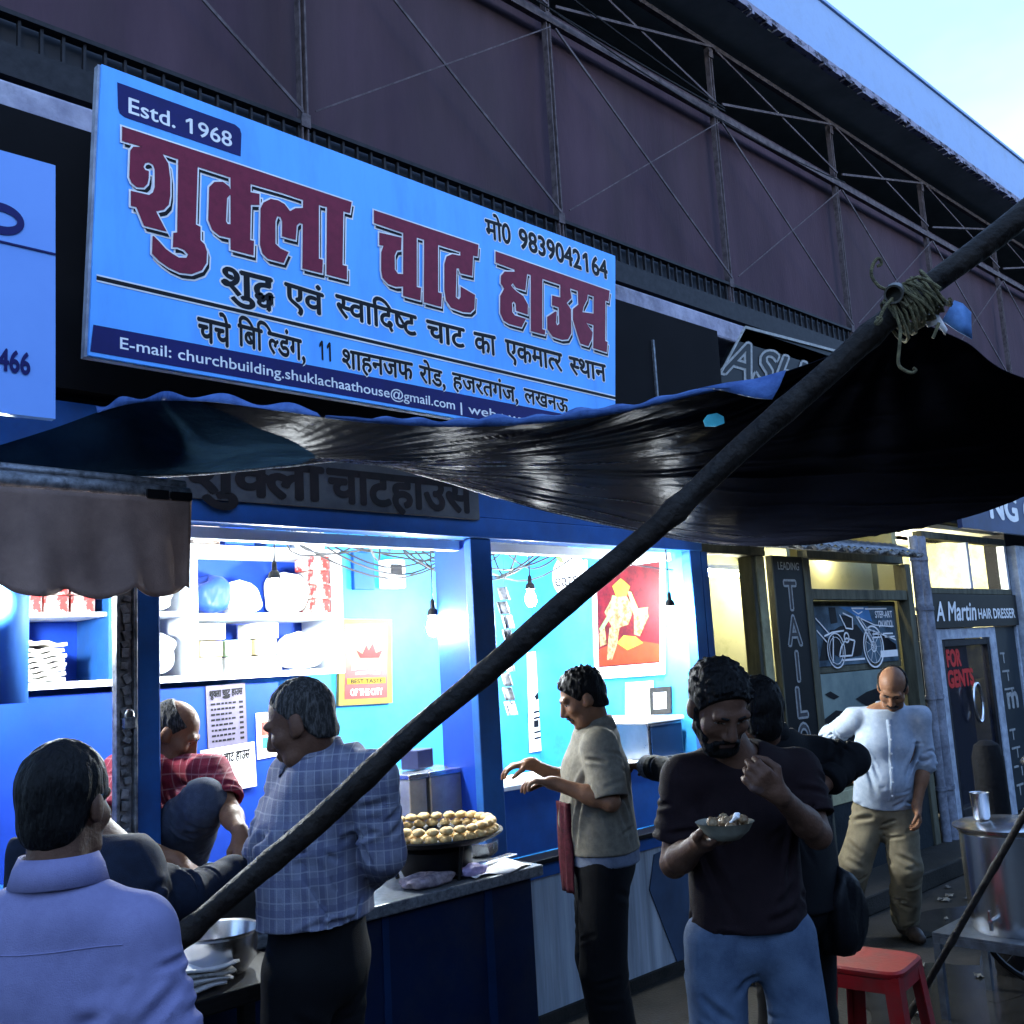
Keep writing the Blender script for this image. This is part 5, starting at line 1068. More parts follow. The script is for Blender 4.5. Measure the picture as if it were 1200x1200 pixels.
for k in range(5):
    b = MB(); b.grid([[(1.36 + .16*(u/4 - 1) + .01*k, -.64 + .11*(v/3 - 1), .806 + .012*k + .007*math.sin(u*1.1 + k) + .006*math.sin(v*1.7 + k*2)) for u in range(9)] for v in range(7)])
    tag(b.build('leaf_plate', M['news'] if k % 2 else M['paper'], smooth=True, solid=.008), 'paper plate, %s in the loose pile on the dark bench' % ('lowest', 'second lowest', 'middle one', 'second highest', 'topmost')[k], 'paper plate', 'paper plates piled on the bench')
# ------------------------------------------------------------------ right foreground: water pot, table, stool, stick, bicycle
tb = thing('steel_table', 'small low steel table under the big water pot at the right edge', 'table', (4.92, -1.64, 0))
M['bluesteel'] = mat('worn_blue_steel', (.06, .075, .1), .45, .5, col2=(.025, .03, .04), scale=20)
TX0, TX1, TY0, TY1, TZ = 4.64, 5.16, -1.92, -1.36, .37
b = MB(); b.box(TX0, TX1, TY0, TY1, TZ - .012, TZ); b.build('table_top', M['bluesteel'], tb)
b = MB()
for y in (TY0, TY1 - .03): b.box(TX0, TX1, y, y + .03, TZ - .045, TZ - .013)
for x in (TX0, TX1 - .03): b.box(x, x + .03, TY0 + .031, TY1 - .031, TZ - .045, TZ - .013)
b.build('apron', M['bluesteel'], tb)
for x, y in ((TX0, TY0), (TX1 - .03, TY0), (TX0, TY1 - .03), (TX1 - .03, TY1 - .03)): b = MB(); b.box(x, x + .03, y, y + .03, 0, TZ - .046); b.build('leg', M['bluesteel'], tb)
wp = thing('water_pot', 'large stainless steel water pot with lid and small tap on the low steel table', 'pot', (4.9, -1.64, TZ))
c = (4.9, -1.64, TZ + .001)
b = MB(); b.lathe([(0, 0), (.19, 0), (.195, .02), (.2, .1), (.203, .42), (.21, .428), (.212, .44), (.2, .44)], c, 40); b.build('body', M['steel'], wp, smooth=True)
b = MB(); b.lathe([(.225, .442), (.228, .45), (.2, .462), (.05, .474), (0, .475)], c, 40); b.build('lid', M['steel'], wp, smooth=True)
b = MB(); ta = Vector(c) + Vector((-.2, .02, .075)); b.cyl(ta + Vector((.02, 0, 0)), ta + Vector((-.05, 0, 0)), .011); b.cyl(ta + Vector((-.045, 0, 0)), ta + Vector((-.045, 0, -.035)), .009); b.box(ta.x - .055, ta.x - .035, ta.y - .004, ta.y + .004, ta.z + .01, ta.z + .045); b.build('tap', M['steel'], wp, smooth=True)
c = (4.84, -1.56, TZ + .476)
b = MB(); b.lathe([(0, .0), (.03, 0), (.036, .01), (.041, .115), (.043, .118), (.039, .116), (.03, .012), (0, .012)], c, 24); tag(b.build('tumbler', M['steel'], smooth=True), 'steel tumbler standing on the lid of the water pot', 'tumbler')
st_ = thing('plastic_stool', 'red plastic stool on the pavement beside the man in jeans', 'stool', (3.86, -1.48, 0))
M['redplastic'] = mat('red_plastic', (.21, .007, .009), .45, col2=(.16, .006, .007), scale=10, dirt=.6, dscale=6, bump=.1)
mz = Matrix.Translation((3.86, -1.48, 0)) @ Matrix.Rotation(R(8), 4, 'Z')
def pt_(x, y, z): return mz @ Vector((x, y, z))
b = MB(); n_ = 10; P = []
for (hw, z) in ((.135, .425), (.15, .43), (.155, .44), (.155, .448), (.145, .455)):
    row = []
    for k in range(40):
        a = 2*math.pi*k/40; cxx, syy = math.cos(a), math.sin(a); e_ = (abs(cxx)**6 + abs(syy)**6) ** (-1/6)
        row.append(pt_(hw*e_*cxx, hw*e_*syy, z))
    row.append(row[0]); P.append(row)
b.grid(P); b.ngon(P[-1][:-1]); b.ngon(P[0][:-1][::-1]); b.build('seat', M['redplastic'], st_, smooth=True)
for sx, sy in ((-1,-1), (1,-1), (1,1), (-1,1)):
    b = MB()
    for w_, off in ((.045, 0),):
        a0 = pt_(sx*.125, sy*.125, .435); a1 = pt_(sx*.165, sy*.165, 0)
        b.add([pt_(sx*.14, sy*.14, .435), pt_(sx*.085, sy*.14, .435), pt_(sx*.125, sy*.178, 0), pt_(sx*.178, sy*.178, 0), pt_(sx*.14, sy*.085, .435), pt_(sx*.178, sy*.125, 0)], [(0,1,2,3), (0,3,5,4)])
    b.build('leg', M['redplastic'], st_, solid=.006)
b = MB()
for s_ in (-1, 1):
    b.bar(pt_(-.14, s_*.14, .40), pt_(.14, s_*.14, .40), .008, .05); b.bar(pt_(s_*.14, -.14, .40), pt_(s_*.14, .14, .40), .008, .05)
b.build('skirt', M['redplastic'], st_)
b = MB(); a0 = Vector((4.265,-1.625,0.461)); a1 = Vector((4.297,-2.085,1.164)); dv2 = a1 - a0; g0 = a0 - dv2 * (a0.z / dv2.z); g1 = a0 + dv2 * 1.5
b.tube([g0.lerp(g1, k/40) for k in range(41)], [.014 + .003*(k % 8 == 4) for k in range(41)], 10)
tag(b.build('bamboo_stick', M['bamboo'], smooth=True), 'thin dark bamboo stick leaning in front of the water pot', 'stick')
# bicycle, mostly beyond the right edge
bc = thing('bicycle', 'dark bicycle parked behind the water pot, its handlebar showing at the right edge', 'bicycle', (5.75, -1.75, 0))
bm_ = Matrix.Translation((5.35, -1.62, 0)) @ Matrix.Rotation(R(-58), 4, 'Z')
def bp_(x, z, y=0): return bm_ @ Vector((x, y, z))
for x in (0, 1.05):
    b = MB(); b.tube([bp_(x + .33*math.cos(a), .34 + .33*math.sin(a)) for a in [2*math.pi*k/40 for k in range(41)]], .015, 8, caps=False); w = b.build('wheel', M['black'], bc, smooth=True)
    b = MB()
    for k in range(24): a = 2*math.pi*k/24; b.bar(bp_(x, .34, .02*(1 if k % 2 else -1)), bp_(x + .32*math.cos(a), .34 + .32*math.sin(a)), .002)
    b.cyl(bp_(x, .34, -.03), bp_(x, .34, .03), .018); b.build('spokes', M['steel'], w)
b = MB()
for p_, q_ in (((.02, .95), (.14, .6)), ((.1, .8), (.66, .82)), ((.14, .62), (.62, .32)), ((.62, .32), (.68, .92)), ((.66, .8), (1.05, .34)), ((.62, .32), (1.05, .34))): b.cyl(bp_(*p_), bp_(*q_), .014, n=10)
b.build('frame', M['darksteel'], bc, smooth=True)
b = MB(); b.cyl(bp_(.1, .72, .04), bp_(0, .34, .05), .01); b.cyl(bp_(.1, .72, -.04), bp_(0, .34, -.05), .01); b.build('fork', M['steel'], bc, smooth=True)
b = MB(); b.tube([bp_(.16, 1.02, -.30), bp_(.04, 1.05, -.26), bp_(-.02, 1.04, -.1), bp_(.0, 1.02, 0), bp_(-.02, 1.04, .1), bp_(.04, 1.05, .26), bp_(.16, 1.02, .30)], .012, 10); b.cyl(bp_(.02, .93), bp_(0, 1.03), .014); hb = b.build('handlebar', M['steel'], bc, smooth=True)
for s_ in (-1, 1): b = MB(); b.cyl(bp_(.07, 1.045, .27*s_), bp_(.2, 1.015, .305*s_), .017, n=12); b.build('grip', M['black'], hb, smooth=True)
b = MB(); b.ball(bp_(.72, .97), (.12, .09, .035), 18, 8); b.build('saddle', M['black'], bc, smooth=True)
x, y, z = (5.452,-1.372,1.137)
b = MB(); b.lathe([(0, 0), (.075, 0), (.082, .03), (.08, z*.6), (.076, z - .08), (.06, z - .02), (.03, z), (0, z + .005)], (x, y, 0), 26)
tag(b.build('rolled_bundle', mat('black_cloth_roll', (.004, .004, .005), .8, scale=10, bump=.6, bscale=30), smooth=True), 'tall black rolled bundle standing upright behind the water pot tumbler', 'bundle')
# scraps of paper trodden on the pavement
rnd = random.Random(77); b = MB()
for k in range(48):
    if k < 34: x = rnd.uniform(3.4, 7.6); y = rnd.uniform(-2.0, -.32)
    else: x = rnd.uniform(5.2, 9.0); y = rnd.uniform(-.75, -.32)
    r = rnd.uniform(.008, .034); a0 = rnd.uniform(0, 6)
    P = [[(x + r*(u - 1.5)*.6*math.cos(a0) - r*(v - 1.5)*.5*math.sin(a0), y + r*(u - 1.5)*.6*math.sin(a0) + r*(v - 1.5)*.5*math.cos(a0), .006 + rnd.uniform(0, .016)) for u in range(4)] for v in range(4)]
    b.grid(P)
tag(b.build('litter', mat('trodden_paper', (.13, .13, .12), .9, scale=30, col2=(.04, .04, .04)), solid=.002), kind='stuff')

# ------------------------------------------------------------------ people: every body is one surface grown from a blended distance field
class Field:
    def __init__(s): s.pr = []
    def cap(s, a, b, ra, rb=None, k=.02, flat=False): s.pr.append(('cap', np.array(a, float), np.array(b, float), ra, ra if rb is None else rb, k, flat)); return s
    def ecap(s, a, b, ra, rb, side, k=.03): s.pr.append(('ecap', np.array(a, float), np.array(b, float), ra, rb, k, np.array(side, float))); return s
    def ell(s, c, r, ax=None, k=.02): s.pr.append(('ell', np.array(c, float), np.array(r, float), np.eye(3) if ax is None else np.array(ax, float), None, k, None)); return s
    def bounds(s):
        lo = np.full(3, 1e9); hi = -lo
        for p in s.pr:
            if p[0] == 'ell': m = p[2].max(); a = b = p[1]
            else: m = max(np.max(p[3]), np.max(p[4])); a, b = p[1], p[2]
            lo = np.minimum(lo, np.minimum(a, b) - m); hi = np.maximum(hi, np.maximum(a, b) + m)
        return lo, hi
    def mesh(s, name, h, material, parent, cuts=(), disp=None, minus=None, holes=(), bump=None):
        lo, hi = s.bounds(); lo = lo - .03; hi = hi + .03
        n = np.ceil((hi - lo) / h).astype(int) + 1
        F = np.full(n, .5, np.float32)
        ax = [lo[i] + h * np.arange(n[i]) for i in range(3)]
        def sub(a, b, m):
            i0 = np.maximum(0, np.floor((np.minimum(a, b) - m - lo) / h).astype(int)); i1 = np.minimum(n, np.ceil((np.maximum(a, b) + m - lo) / h).astype(int) + 1)
            sl = tuple(slice(i0[i], i1[i]) for i in range(3))
            return sl, np.meshgrid(*[ax[i][sl[i]].astype(np.float32) for i in range(3)], indexing='ij', sparse=True)
        def dist(p, X):
            if p[0] == 'ell':
                q = [X[i] - p[1][i] for i in range(3)]
                l = [sum(q[i] * np.float32(p[3][j][i]) for i in range(3)) for j in range(3)]
                k0 = np.sqrt(sum((l[j] / p[2][j]) ** 2 for j in range(3))); k1 = np.sqrt(sum((l[j] / p[2][j] ** 2) ** 2 for j in range(3)))
                return k0 * (k0 - 1) / np.maximum(k1, 1e-5)
            a, b = p[1], p[2]; ba = b - a; L2 = ba @ ba; L = math.sqrt(L2); q = [X[i] - a[i] for i in range(3)]
            hu = sum(q[i] * np.float32(ba[i]) for i in range(3)) / L2; hc = np.clip(hu, 0, 1)
            if p[0] == 'cap':
                d = np.sqrt(sum((q[i] - hc * ba[i]) ** 2 for i in range(3))) - (p[3] + (p[4] - p[3]) * hc)
                if p[6]: d = np.maximum(d, (hu - 1) * L)
                return d
            t = ba / L; sd = p[6] - t * (p[6] @ t); sd /= np.linalg.norm(sd); dp = np.cross(t, sd)
            u = sum(q[i] * np.float32(sd[i]) for i in range(3)); v = sum(q[i] * np.float32(dp[i]) for i in range(3)); w = (hu - hc) * L
            r1 = p[3][0] + (p[4][0] - p[3][0]) * hc; r2 = p[3][1] + (p[4][1] - p[3][1]) * hc
            k0 = np.sqrt((u / r1) ** 2 + (v / r2) ** 2 + (w / np.minimum(r1, r2)) ** 2); k1 = np.sqrt((u / r1 ** 2) ** 2 + (v / r2 ** 2) ** 2 + (w / np.minimum(r1, r2) ** 2) ** 2)
            return k0 * (k0 - 1) / np.maximum(k1, 1e-5)
        for p in s.pr:
            if p[0] == 'ell': a = b = p[1]; m = p[2].max() + .06
            else: a, b = p[1], p[2]; m = max(np.max(p[3]), np.max(p[4])) + .06
            sl, X = sub(a, b, m); d = dist(p, X); f = F[sl]; k = p[5]
            hh = np.maximum(k - np.abs(f - d), 0) / k
            F[sl] = np.minimum(f, d) - hh * hh * hh * k / 6
        for p in holes:
            a, b = (p[1], p[1]) if p[0] == 'ell' else (p[1], p[2]); m = (p[2].max() if p[0] == 'ell' else max(np.max(p[3]), np.max(p[4]))) + .04
            sl, X = sub(a, b, m); d = -dist(p, X); f = F[sl]; k = p[5]; hh = np.maximum(k - np.abs(f - d), 0) / k
            F[sl] = np.maximum(f, d) + hh * hh * hh * k / 6
        if disp is not None:
            m = np.abs(F) < .05; idx = np.nonzero(m); pts = np.stack([ax[i][idx[i]] for i in range(3)], 1)
            F[idx] += disp(pts).astype(np.float32)
        if cuts:
            X = np.meshgrid(*[a.astype(np.float32) for a in ax], indexing='ij', sparse=True)
            for (c, nrm) in cuts:
                c = np.array(c, float); nrm = np.array(nrm, float); nrm = nrm / np.linalg.norm(nrm)
                F = np.maximum(F, sum((X[i] - c[i]) * np.float32(nrm[i]) for i in range(3)))
        return nets(name, F, lo, h, material, parent)
def nets(name, F, lo, h, material, parent):
    S = F < 0; S[0] = S[-1] = False; S[:, 0] = S[:, -1] = False; S[:, :, 0] = S[:, :, -1] = False
    c = [S[i:S.shape[0]-1+i, j:S.shape[1]-1+j, k:S.shape[2]-1+k] for i in (0, 1) for j in (0, 1) for k in (0, 1)]
    anyc = c[0].copy(); allc = c[0].copy()
    for q in c[1:]: anyc |= q; allc &= q
    act = anyc & ~allc; I = np.argwhere(act); idm = np.full(act.shape, -1, np.int32); idm[act] = np.arange(len(I))
    acc = np.zeros((len(I), 3)); cnt = np.zeros(len(I))
    cor = [(i, j, k) for i in (0, 1) for j in (0, 1) for k in (0, 1)]
    val = [F[I[:, 0]+a, I[:, 1]+b, I[:, 2]+d].astype(float) for a, b, d in cor]
    for e0 in range(8):
        for bit in (4, 2, 1):
            if e0 & bit: continue
            e1 = e0 | bit; v0, v1 = val[e0], val[e1]; m = (v0 < 0) != (v1 < 0)
            t = np.where(m, v0 / np.where(m, v0 - v1, 1), 0)
            p = np.array(cor[e0])[None] + t[:, None] * (np.array(cor[e1]) - np.array(cor[e0]))[None]
            acc[m] += p[m]; cnt[m] += 1
    V = lo + (I + acc / np.maximum(cnt, 1)[:, None]) * h
    Q = []
    for axn in range(3):
        A = np.moveaxis(S, axn, 0); d = A[1:, 1:-1, 1:-1] != A[:-1, 1:-1, 1:-1]; E = np.argwhere(d)
        sgn = A[:-1, 1:-1, 1:-1][d]
        o1, o2 = [(1, 2), (2, 0), (0, 1)][axn]
        base = np.zeros((len(E), 3), int); base[:, axn] = E[:, 0]
        oth = [i for i in (0, 1, 2) if i != axn]; base[:, oth[0]] = E[:, 1] + 1; base[:, oth[1]] = E[:, 2] + 1
        def cell(a, b):
            q = base.copy(); q[:, o1] -= a; q[:, o2] -= b; return idm[q[:, 0], q[:, 1], q[:, 2]]
        quad = np.stack([cell(1, 1), cell(0, 1), cell(0, 0), cell(1, 0)], 1)
        quad[~sgn] = quad[~sgn][:, ::-1]; Q.append(quad)
    Q = np.concatenate(Q); Q = Q[(Q >= 0).all(1)]
    # two rounds of gentle smoothing
    for it in range(2):
        sm = np.zeros_like(V); n = np.zeros(len(V))
        for a, b in ((0, 1), (1, 2), (2, 3), (3, 0)):
            np.add.at(sm, Q[:, a], V[Q[:, b]]); np.add.at(sm, Q[:, b], V[Q[:, a]]); np.add.at(n, Q[:, a], 1); np.add.at(n, Q[:, b], 1)
        V = V * .45 + .55 * sm / np.maximum(n, 1)[:, None]
    me = bpy.data.meshes.new(name); me.vertices.add(len(V)); me.vertices.foreach_set('co', V.astype(np.float32).ravel())
    me.loops.add(len(Q) * 4); me.loops.foreach_set('vertex_index', Q.astype(np.int32).ravel())
    me.polygons.add(len(Q)); me.polygons.foreach_set('loop_start', np.arange(0, len(Q) * 4, 4, dtype=np.int32))
    try: me.polygons.foreach_set('loop_total', np.full(len(Q), 4, np.int32))
    except Exception: pass
    me.polygons.foreach_set('use_smooth', np.ones(len(Q), bool))
    me.update(calc_edges=True); me.validate()
    mats = material if isinstance(material, (list, tuple)) else [material]
    for m in mats: me.materials.append(m)
    o = bpy.data.objects.new(name, me); COL.objects.link(o)
    if parent is not None: attach(o, parent)
    o['_v'] = 0; del o['_v']
    return o, V, Q
def wrinkles(amp, seed, freq=1.0, stretch=(1, 1, 1)):
    r = np.random.default_rng(seed); K = []
    for i in range(5):
        d = r.normal(size=3) * np.array(stretch); d /= np.linalg.norm(d); K.append((d * freq * r.uniform(26, 70), r.normal(size=3) * freq * 8, r.uniform(0, 6.28), r.uniform(.4, 1)))
    def f(p):
        o = np.zeros(len(p))
        for k, w, ph, a in K: o += a * (1 - 2 * np.abs(np.sin(.5 * (p @ k + 1.1 * np.sin(p @ w + ph) + ph))))
        return o * amp / 3.2
    return f
def folds_(p, segs, amp):
    o = np.zeros(len(p))
    for a, b, w, k, nr in segs:
        ba = b - a; L2 = ba @ ba + 1e-9; m = (np.abs(p - (a + b) / 2) < (np.sqrt(L2) / 2 + .05)).all(1)
        if not m.any(): continue
        q = p[m] - a; h = np.clip(q @ ba / L2, 0, 1); bend = .012 * np.sin(h * 3.14)
        dv_ = q - h[:, None] * ba; ra_ = dv_ @ nr; dv_ = dv_ - ra_[:, None] * nr; d = np.linalg.norm(dv_, axis=1); e = (np.abs(ra_) < .055) * np.sin(np.pi * (.12 + .88 * h)) ** .7
        o[m] += amp * k * e * (np.exp(-(d / w) ** 2) * 1.0 - .75 * np.exp(-((d - 1.9 * w) / w) ** 2))
    return o
def n_(v): v = np.array(v, float); return v / np.linalg.norm(v)
UP = np.array([0, 0, 1.0])
SKIN = mat('brown_skin', (.17, .082, .045), .5, col2=(.13, .062, .034), scale=25, bump=.2, bscale=140)
SKIN.node_tree.nodes['Principled BSDF'].inputs['Subsurface Weight'].default_value = .06
SKIN.node_tree.nodes['Principled BSDF'].inputs['Subsurface Radius'].default_value = (.01, .004, .002)
SKIND = mat('dark_brown_skin', (.095, .047, .029), .55, col2=(.07, .034, .021), scale=25, bump=.2, bscale=140)
LIP = mat('lips', (.10, .06, .05), .45, scale=30); EYEW = mat('eye_white', (.22, .2, .18), .25, scale=30); EYEB = mat('dark_iris', (.01, .008, .007), .2, scale=30)
HAIR = mat('black_hair', (.0035, .003, .003), .6, scale=60, stretch=(1, 1, .3), bump=.9, bscale=120)
HAIRG = mat('grey_hair', (.06, .056, .052), .7, col2=(.014, .013, .012), scale=140, lo=.45, hi=.62, stretch=(1, 1, .3), bump=.9, bscale=140)
SHOE = mat('dark_leather', (.03, .022, .018), .4, scale=15)
def hand(f, w, d, pn, th, curl=(.35, .5, .4), k=.006, sc=1.0, spread=.0, thumb=.5):
    """palm, four unequal fingers and a thumb; w wrist, d towards the fingers, pn out of the palm, th towards the thumb"""
    w = np.array(w, float); d = n_(d); pn = n_(np.array(pn, float) - d * (np.array(pn, float) @ d)); th = n_(np.array(th, float) - d * (np.array(th, float) @ d)); th = n_(th - pn * (th @ pn))
    offs = (.030, .010, -.010, -.029); ln = (.070, .078, .073, .057)
    f.cap(w - d * .01, w + d * .02, .026 * sc, .026 * sc, k=.02)
    for o, L in zip(offs, ln):
        kn = w + (d * (.088 - abs(o - .005) * .25) + th * o) * sc
        f.cap(w + (d * .012 + th * o * .55) * sc, kn, .0145 * sc, .0115 * sc, k=.014)
        a = 0; p = kn; dd = n_(d + th * o * 8 * spread)
        for j, (fr, r0, r1) in enumerate(((.45, .0102, .0094), (.30, .0094, .0086), (.25, .0086, .0074))):
            a += curl[j] * (1 + .12 * (o < 0)); q = p + (dd * math.cos(a) + pn * math.sin(a)) * L * fr * sc
            f.cap(p, q, r0 * sc, r1 * sc, k=.004 if j else k); p = q
    t0 = w + (d * .022 + th * .018) * sc; t1 = t0 + n_(d * .62 + th * .7 + pn * .35) * .044 * sc
    t2 = t1 + n_(d * (1 - .3 * thumb) + th * (.35 - .6 * thumb) + pn * (.3 + .5 * thumb)) * .032 * sc; t3 = t2 + n_(d * (1 - .4 * thumb) + th * (.1 - .8 * thumb) + pn * (.3 + .6 * thumb)) * .026 * sc
    f.cap(t0, t1, .0155 * sc, .0125 * sc, k=.014); f.cap(t1, t2, .0122 * sc, .011 * sc, k=.004); f.cap(t2, t3, .011 * sc, .009 * sc, k=.004)
class Human:
    def __init__(s, name, label, base, face, H=1.66, fat=1.0, skin=SKIN, group=None, res=.0055):
        s.res = res; s.label = label; s.skin = skin; s.fat = fat; s.H = H; sc = H / 1.7; s.sc = sc
        s.b = np.array(base, float); a = R(face); s.f = np.array([math.cos(a), math.sin(a), 0]); s.r = np.array([math.sin(a), -math.cos(a), 0])
        s.root = thing(name, label, 'person', base, a - math.pi / 2, group)
        P = lambda x, y, z: s.b + (s.r * x + s.f * y + UP * z) * sc
        s.P = P
        s.J = dict(pel=P(0, -.01, .93), chest=P(0, 0, 1.27), nb=P(0, -.015, 1.445), head=P(0, .02, 1.60))
        for sd, q in (('R', 1), ('L', -1)):
            s.J.update({'sh' + sd: P(.178*q, -.01, 1.385), 'el' + sd: P(.225*q, -.03, 1.11), 'wr' + sd: P(.235*q, .06, .88), 'hip' + sd: P(.092*q, 0, .90), 'kn' + sd: P(.105*q, .03, .49), 'an' + sd: P(.115*q, -.02, .085)})
        s.hf = s.f.copy(); s.hu = UP.copy(); s.hands = {'R': dict(), 'L': dict()}
        s.toe = {'R': s.f.copy(), 'L': s.f.copy()}
    def set(s, **k):
        for a, v in k.items(): s.J[a] = np.array(v, float)
        return s
    def look(s, yaw=0, pitch=0, roll=0):
        a = R(yaw); f = s.f * math.cos(a) + s.r * math.sin(a); r = s.r * math.cos(a) - s.f * math.sin(a)
        p = R(pitch); s.hf = f * math.cos(p) - UP * math.sin(p); u = UP * math.cos(p) + f * math.sin(p)
        q = R(roll); s.hu = u * math.cos(q) + r * math.sin(q); return s
    def hx(s, x, y, z):
        r = np.cross(s.hf, s.hu); return s.J['head'] + (r * x + s.hf * y + s.hu * z) * s.sc * 1.0
    def axes(s): return np.array([np.cross(s.hf, s.hu), s.hf, s.hu])
    def body(s):
        J, sc, fa = s.J, s.sc, s.fat; F = Field(); A = s.axes(); h = s.hx
        F.ecap(J['pel'], J['chest'], (.150*sc*fa, .105*sc*fa), (.155*sc*fa, .105*sc*fa), s.r, .05)
        F.ecap(J['chest'], (J['shL'] + J['shR']) / 2 * .8 + J['nb'] * .2, (.155*sc*fa, .105*sc*fa), (.13*sc, .085*sc), s.r, .05)
        for q in 'RL':
            F.cap(J['nb'] * .72 + J['sh' + q] * .28 - UP*.03*sc, J['sh' + q], .040*sc, .050*sc, .05)
            F.cap(J['sh' + q], J['el' + q], .050*sc, .039*sc, .03); F.cap(J['el' + q], J['wr' + q], .040*sc, .026*sc, .012)
            m = J['el' + q] * .7 + J['wr' + q] * .3; F.cap(m, m + (J['wr' + q] - m) * .15, .041*sc, .037*sc, .03)
            F.cap(J['hip' + q], J['kn' + q], .082*sc*fa, .055*sc, .04); F.cap(J['kn' + q], J['an' + q], .053*sc, .036*sc, .02)
            c = J['kn' + q] * .68 + J['an' + q] * .32 - s.f * .018 * sc; F.cap(c, c * .8 + J['an' + q] * .2, .052*sc, .042*sc, .04)
            t = n_(s.toe[q]); an = J['an' + q]; F.cap(an - UP*.035*sc - t*.03*sc, an - UP*.05*sc + t*.12*sc, .036*sc, .028*sc, .03); F.cap(an + t*.11*sc - UP*.055*sc, an + t*.165*sc - UP*.06*sc, .03*sc, .022*sc, .02)
            hd = s.hands[q]; d = hd.get('d', J['wr' + q] - J['el' + q]); pn = hd.get('pn', -s.r if q == 'R' else s.r); th = hd.get('th', s.f)
            hand(F, J['wr' + q], d, pn, th, hd.get('curl', (.35, .5, .4)), sc=sc * .98, spread=hd.get('spread', .0), thumb=hd.get('thumb', .5))
        # neck and head
        F.cap(h(0, -.022, -.05), J['nb'] - UP * .01, .054*sc, .060*sc, .03)
        F.ell(h(0, -.014, .03), np.array([.074, .094, .086]) * sc, A, .02); F.ell(h(0, .022, -.035), np.array([.060, .068, .082]) * sc, A, .03)
        F.cap(h(-.03, .045, -.085), h(.03, .045, -.085), .028*sc, k=.03); F.ell(h(0, .066, -.098), np.array([.022, .02, .02]) * sc, A, .025)
        F.cap(h(0, .088, .008), h(0, .108, -.03), .010*sc, .0135*sc, .014); F.cap(h(-.013, .096, -.038), h(.013, .096, -.038), .0095*sc, k=.010)
        F.cap(h(-.042, .078, .022), h(.042, .078, .022), .0135*sc, k=.02)
        for q in (-1, 1):
            F.ell(h(.042*q, .056, -.025), np.array([.026, .026, .024]) * sc, A, .03)
            F.ell(h(.0765*q, -.012, -.012), np.array([.010, .021, .032]) * sc, A, .008); F.ell(h(.070*q, .002, -.028), np.array([.010, .014, .014]) * sc, A, .01)
        F.cap(h(-.020, .088, -.062), h(.020, .088, -.062), .0078*sc, k=.008); F.cap(h(-.017, .086, -.073), h(.017, .086, -.073), .0085*sc, k=.006)
        holes = []
        for q in (-1, 1):
            e = Field().ell(h(.031*q, .101, .004), np.array([.017, .018, .011]) * sc, A, .012); holes += e.pr
            F2 = None
        o, V, Q = F.mesh('body', s.res, [s.skin, LIP, EYEW, EYEB], s.root, holes=holes)
        loc = (V - J['head']) @ A.T / sc; cl = loc[Q].mean(1); mi = np.zeros(len(Q), np.int32)
        lip = (np.abs(cl[:, 0]) < .024 - np.abs(cl[:, 2] + .067) * .9) & (np.abs(cl[:, 2] + .067) < .0125) & (cl[:, 1] > .075); mi[lip] = 1
        for q in (-1, 1):
            ex = cl[:, 0] - .031 * q; ez = cl[:, 2] - .001
            ey = (np.abs(ez) < .0034 - ex ** 2 * 12) & (np.abs(ex) < .0155) & (cl[:, 1] > .05); mi[ey] = 2; mi[ey & (np.abs(ex) < .0062)] = 3
        o.data.polygons.foreach_set('material_index', mi); s.obj = o
        return s
    def hair(s, m=HAIR, line=.055, back=-.075, vol=.012, tuft=.006, seed=1, bald=0, side=True, curls=0, csize=.016, spikes=0):
        """hair cap: line = how high the hairline sits, bald>0 leaves the crown bare"""
        A = s.axes(); h = s.hx; sc = s.sc; F = Field()
        F.ell(h(0, -.016, .032), (np.array([.076, .096, .088]) + vol) * sc, A, .02); F.ell(h(0, -.045, -.035), (np.array([.058, .052, .06]) + vol * .5) * sc, A, .03)
        rg = np.random.default_rng(seed)
        for k in range(curls):
            v = rg.normal(size=3); v /= np.linalg.norm(v)
            if v[2] < -.25 or (v[1] > .55 and v[2] < .45): continue
            q = csize * rg.uniform(.7, 1.25); F.ell(h(.078 * v[0], -.014 + .098 * v[1], .032 + (.090 + .006) * v[2]), np.array([q, q, q * .85]) * sc, A, .006)
        cuts = [(h(0, .066 + .0, line), s.hf * .85 - s.hu * .55), (h(0, 0, back), -s.hu * .92 + s.hf * .35)]
        if bald: cuts.append((h(0, -.01, bald), s.hu * .9 + s.hf * .45))
        ear = []
        for q in (-1, 1): ear += Field().ell(h(.088*q, .004, -.045), np.array([.034, .042, .062]) * sc, A, .008).pr
        for k in range(spikes):
            v = rg.normal(size=3); v[2] = abs(v[2]) * .9 + .15; v /= np.linalg.norm(v)
            if v[1] > .75 and v[2] < .5: continue
            p0 = h(.076 * v[0], -.014 + .096 * v[1], .032 + .088 * v[2]); d = v + np.array([.0, .55, .35]) + rg.normal(size=3) * .5; d /= np.linalg.norm(d); L = rg.uniform(.005, .015)
            p1 = p0 + (A[0] * d[0] + A[1] * d[1] + A[2] * d[2]) * L * sc; F.cap(p0, p1, .0078 * sc, .0030 * sc, .006)
        w1_ = wrinkles(tuft * sc, seed, 2.2, (1, 1, .6)); w2_ = wrinkles(.0045 * sc, seed + 3, 5.5, (1, 1, .35)); w = lambda p: w1_(p) + w2_(p); F.mesh('hair', .0042, m, s.root, cuts=cuts, disp=w, holes=ear); return s
    def brows(s, m=HAIR):
        h = s.hx; sc = s.sc
        for q in (-1, 1):
            F = Field(); F.cap(h(.016*q, .0925, .021), h(.034*q, .088, .025), .0042*sc, .004*sc, .004); F.cap(h(.034*q, .088, .025), h(.046*q, .078, .020), .004*sc, .0025*sc, .004)
            F.mesh('eyebrow', .0022, m, s.root)
        return s
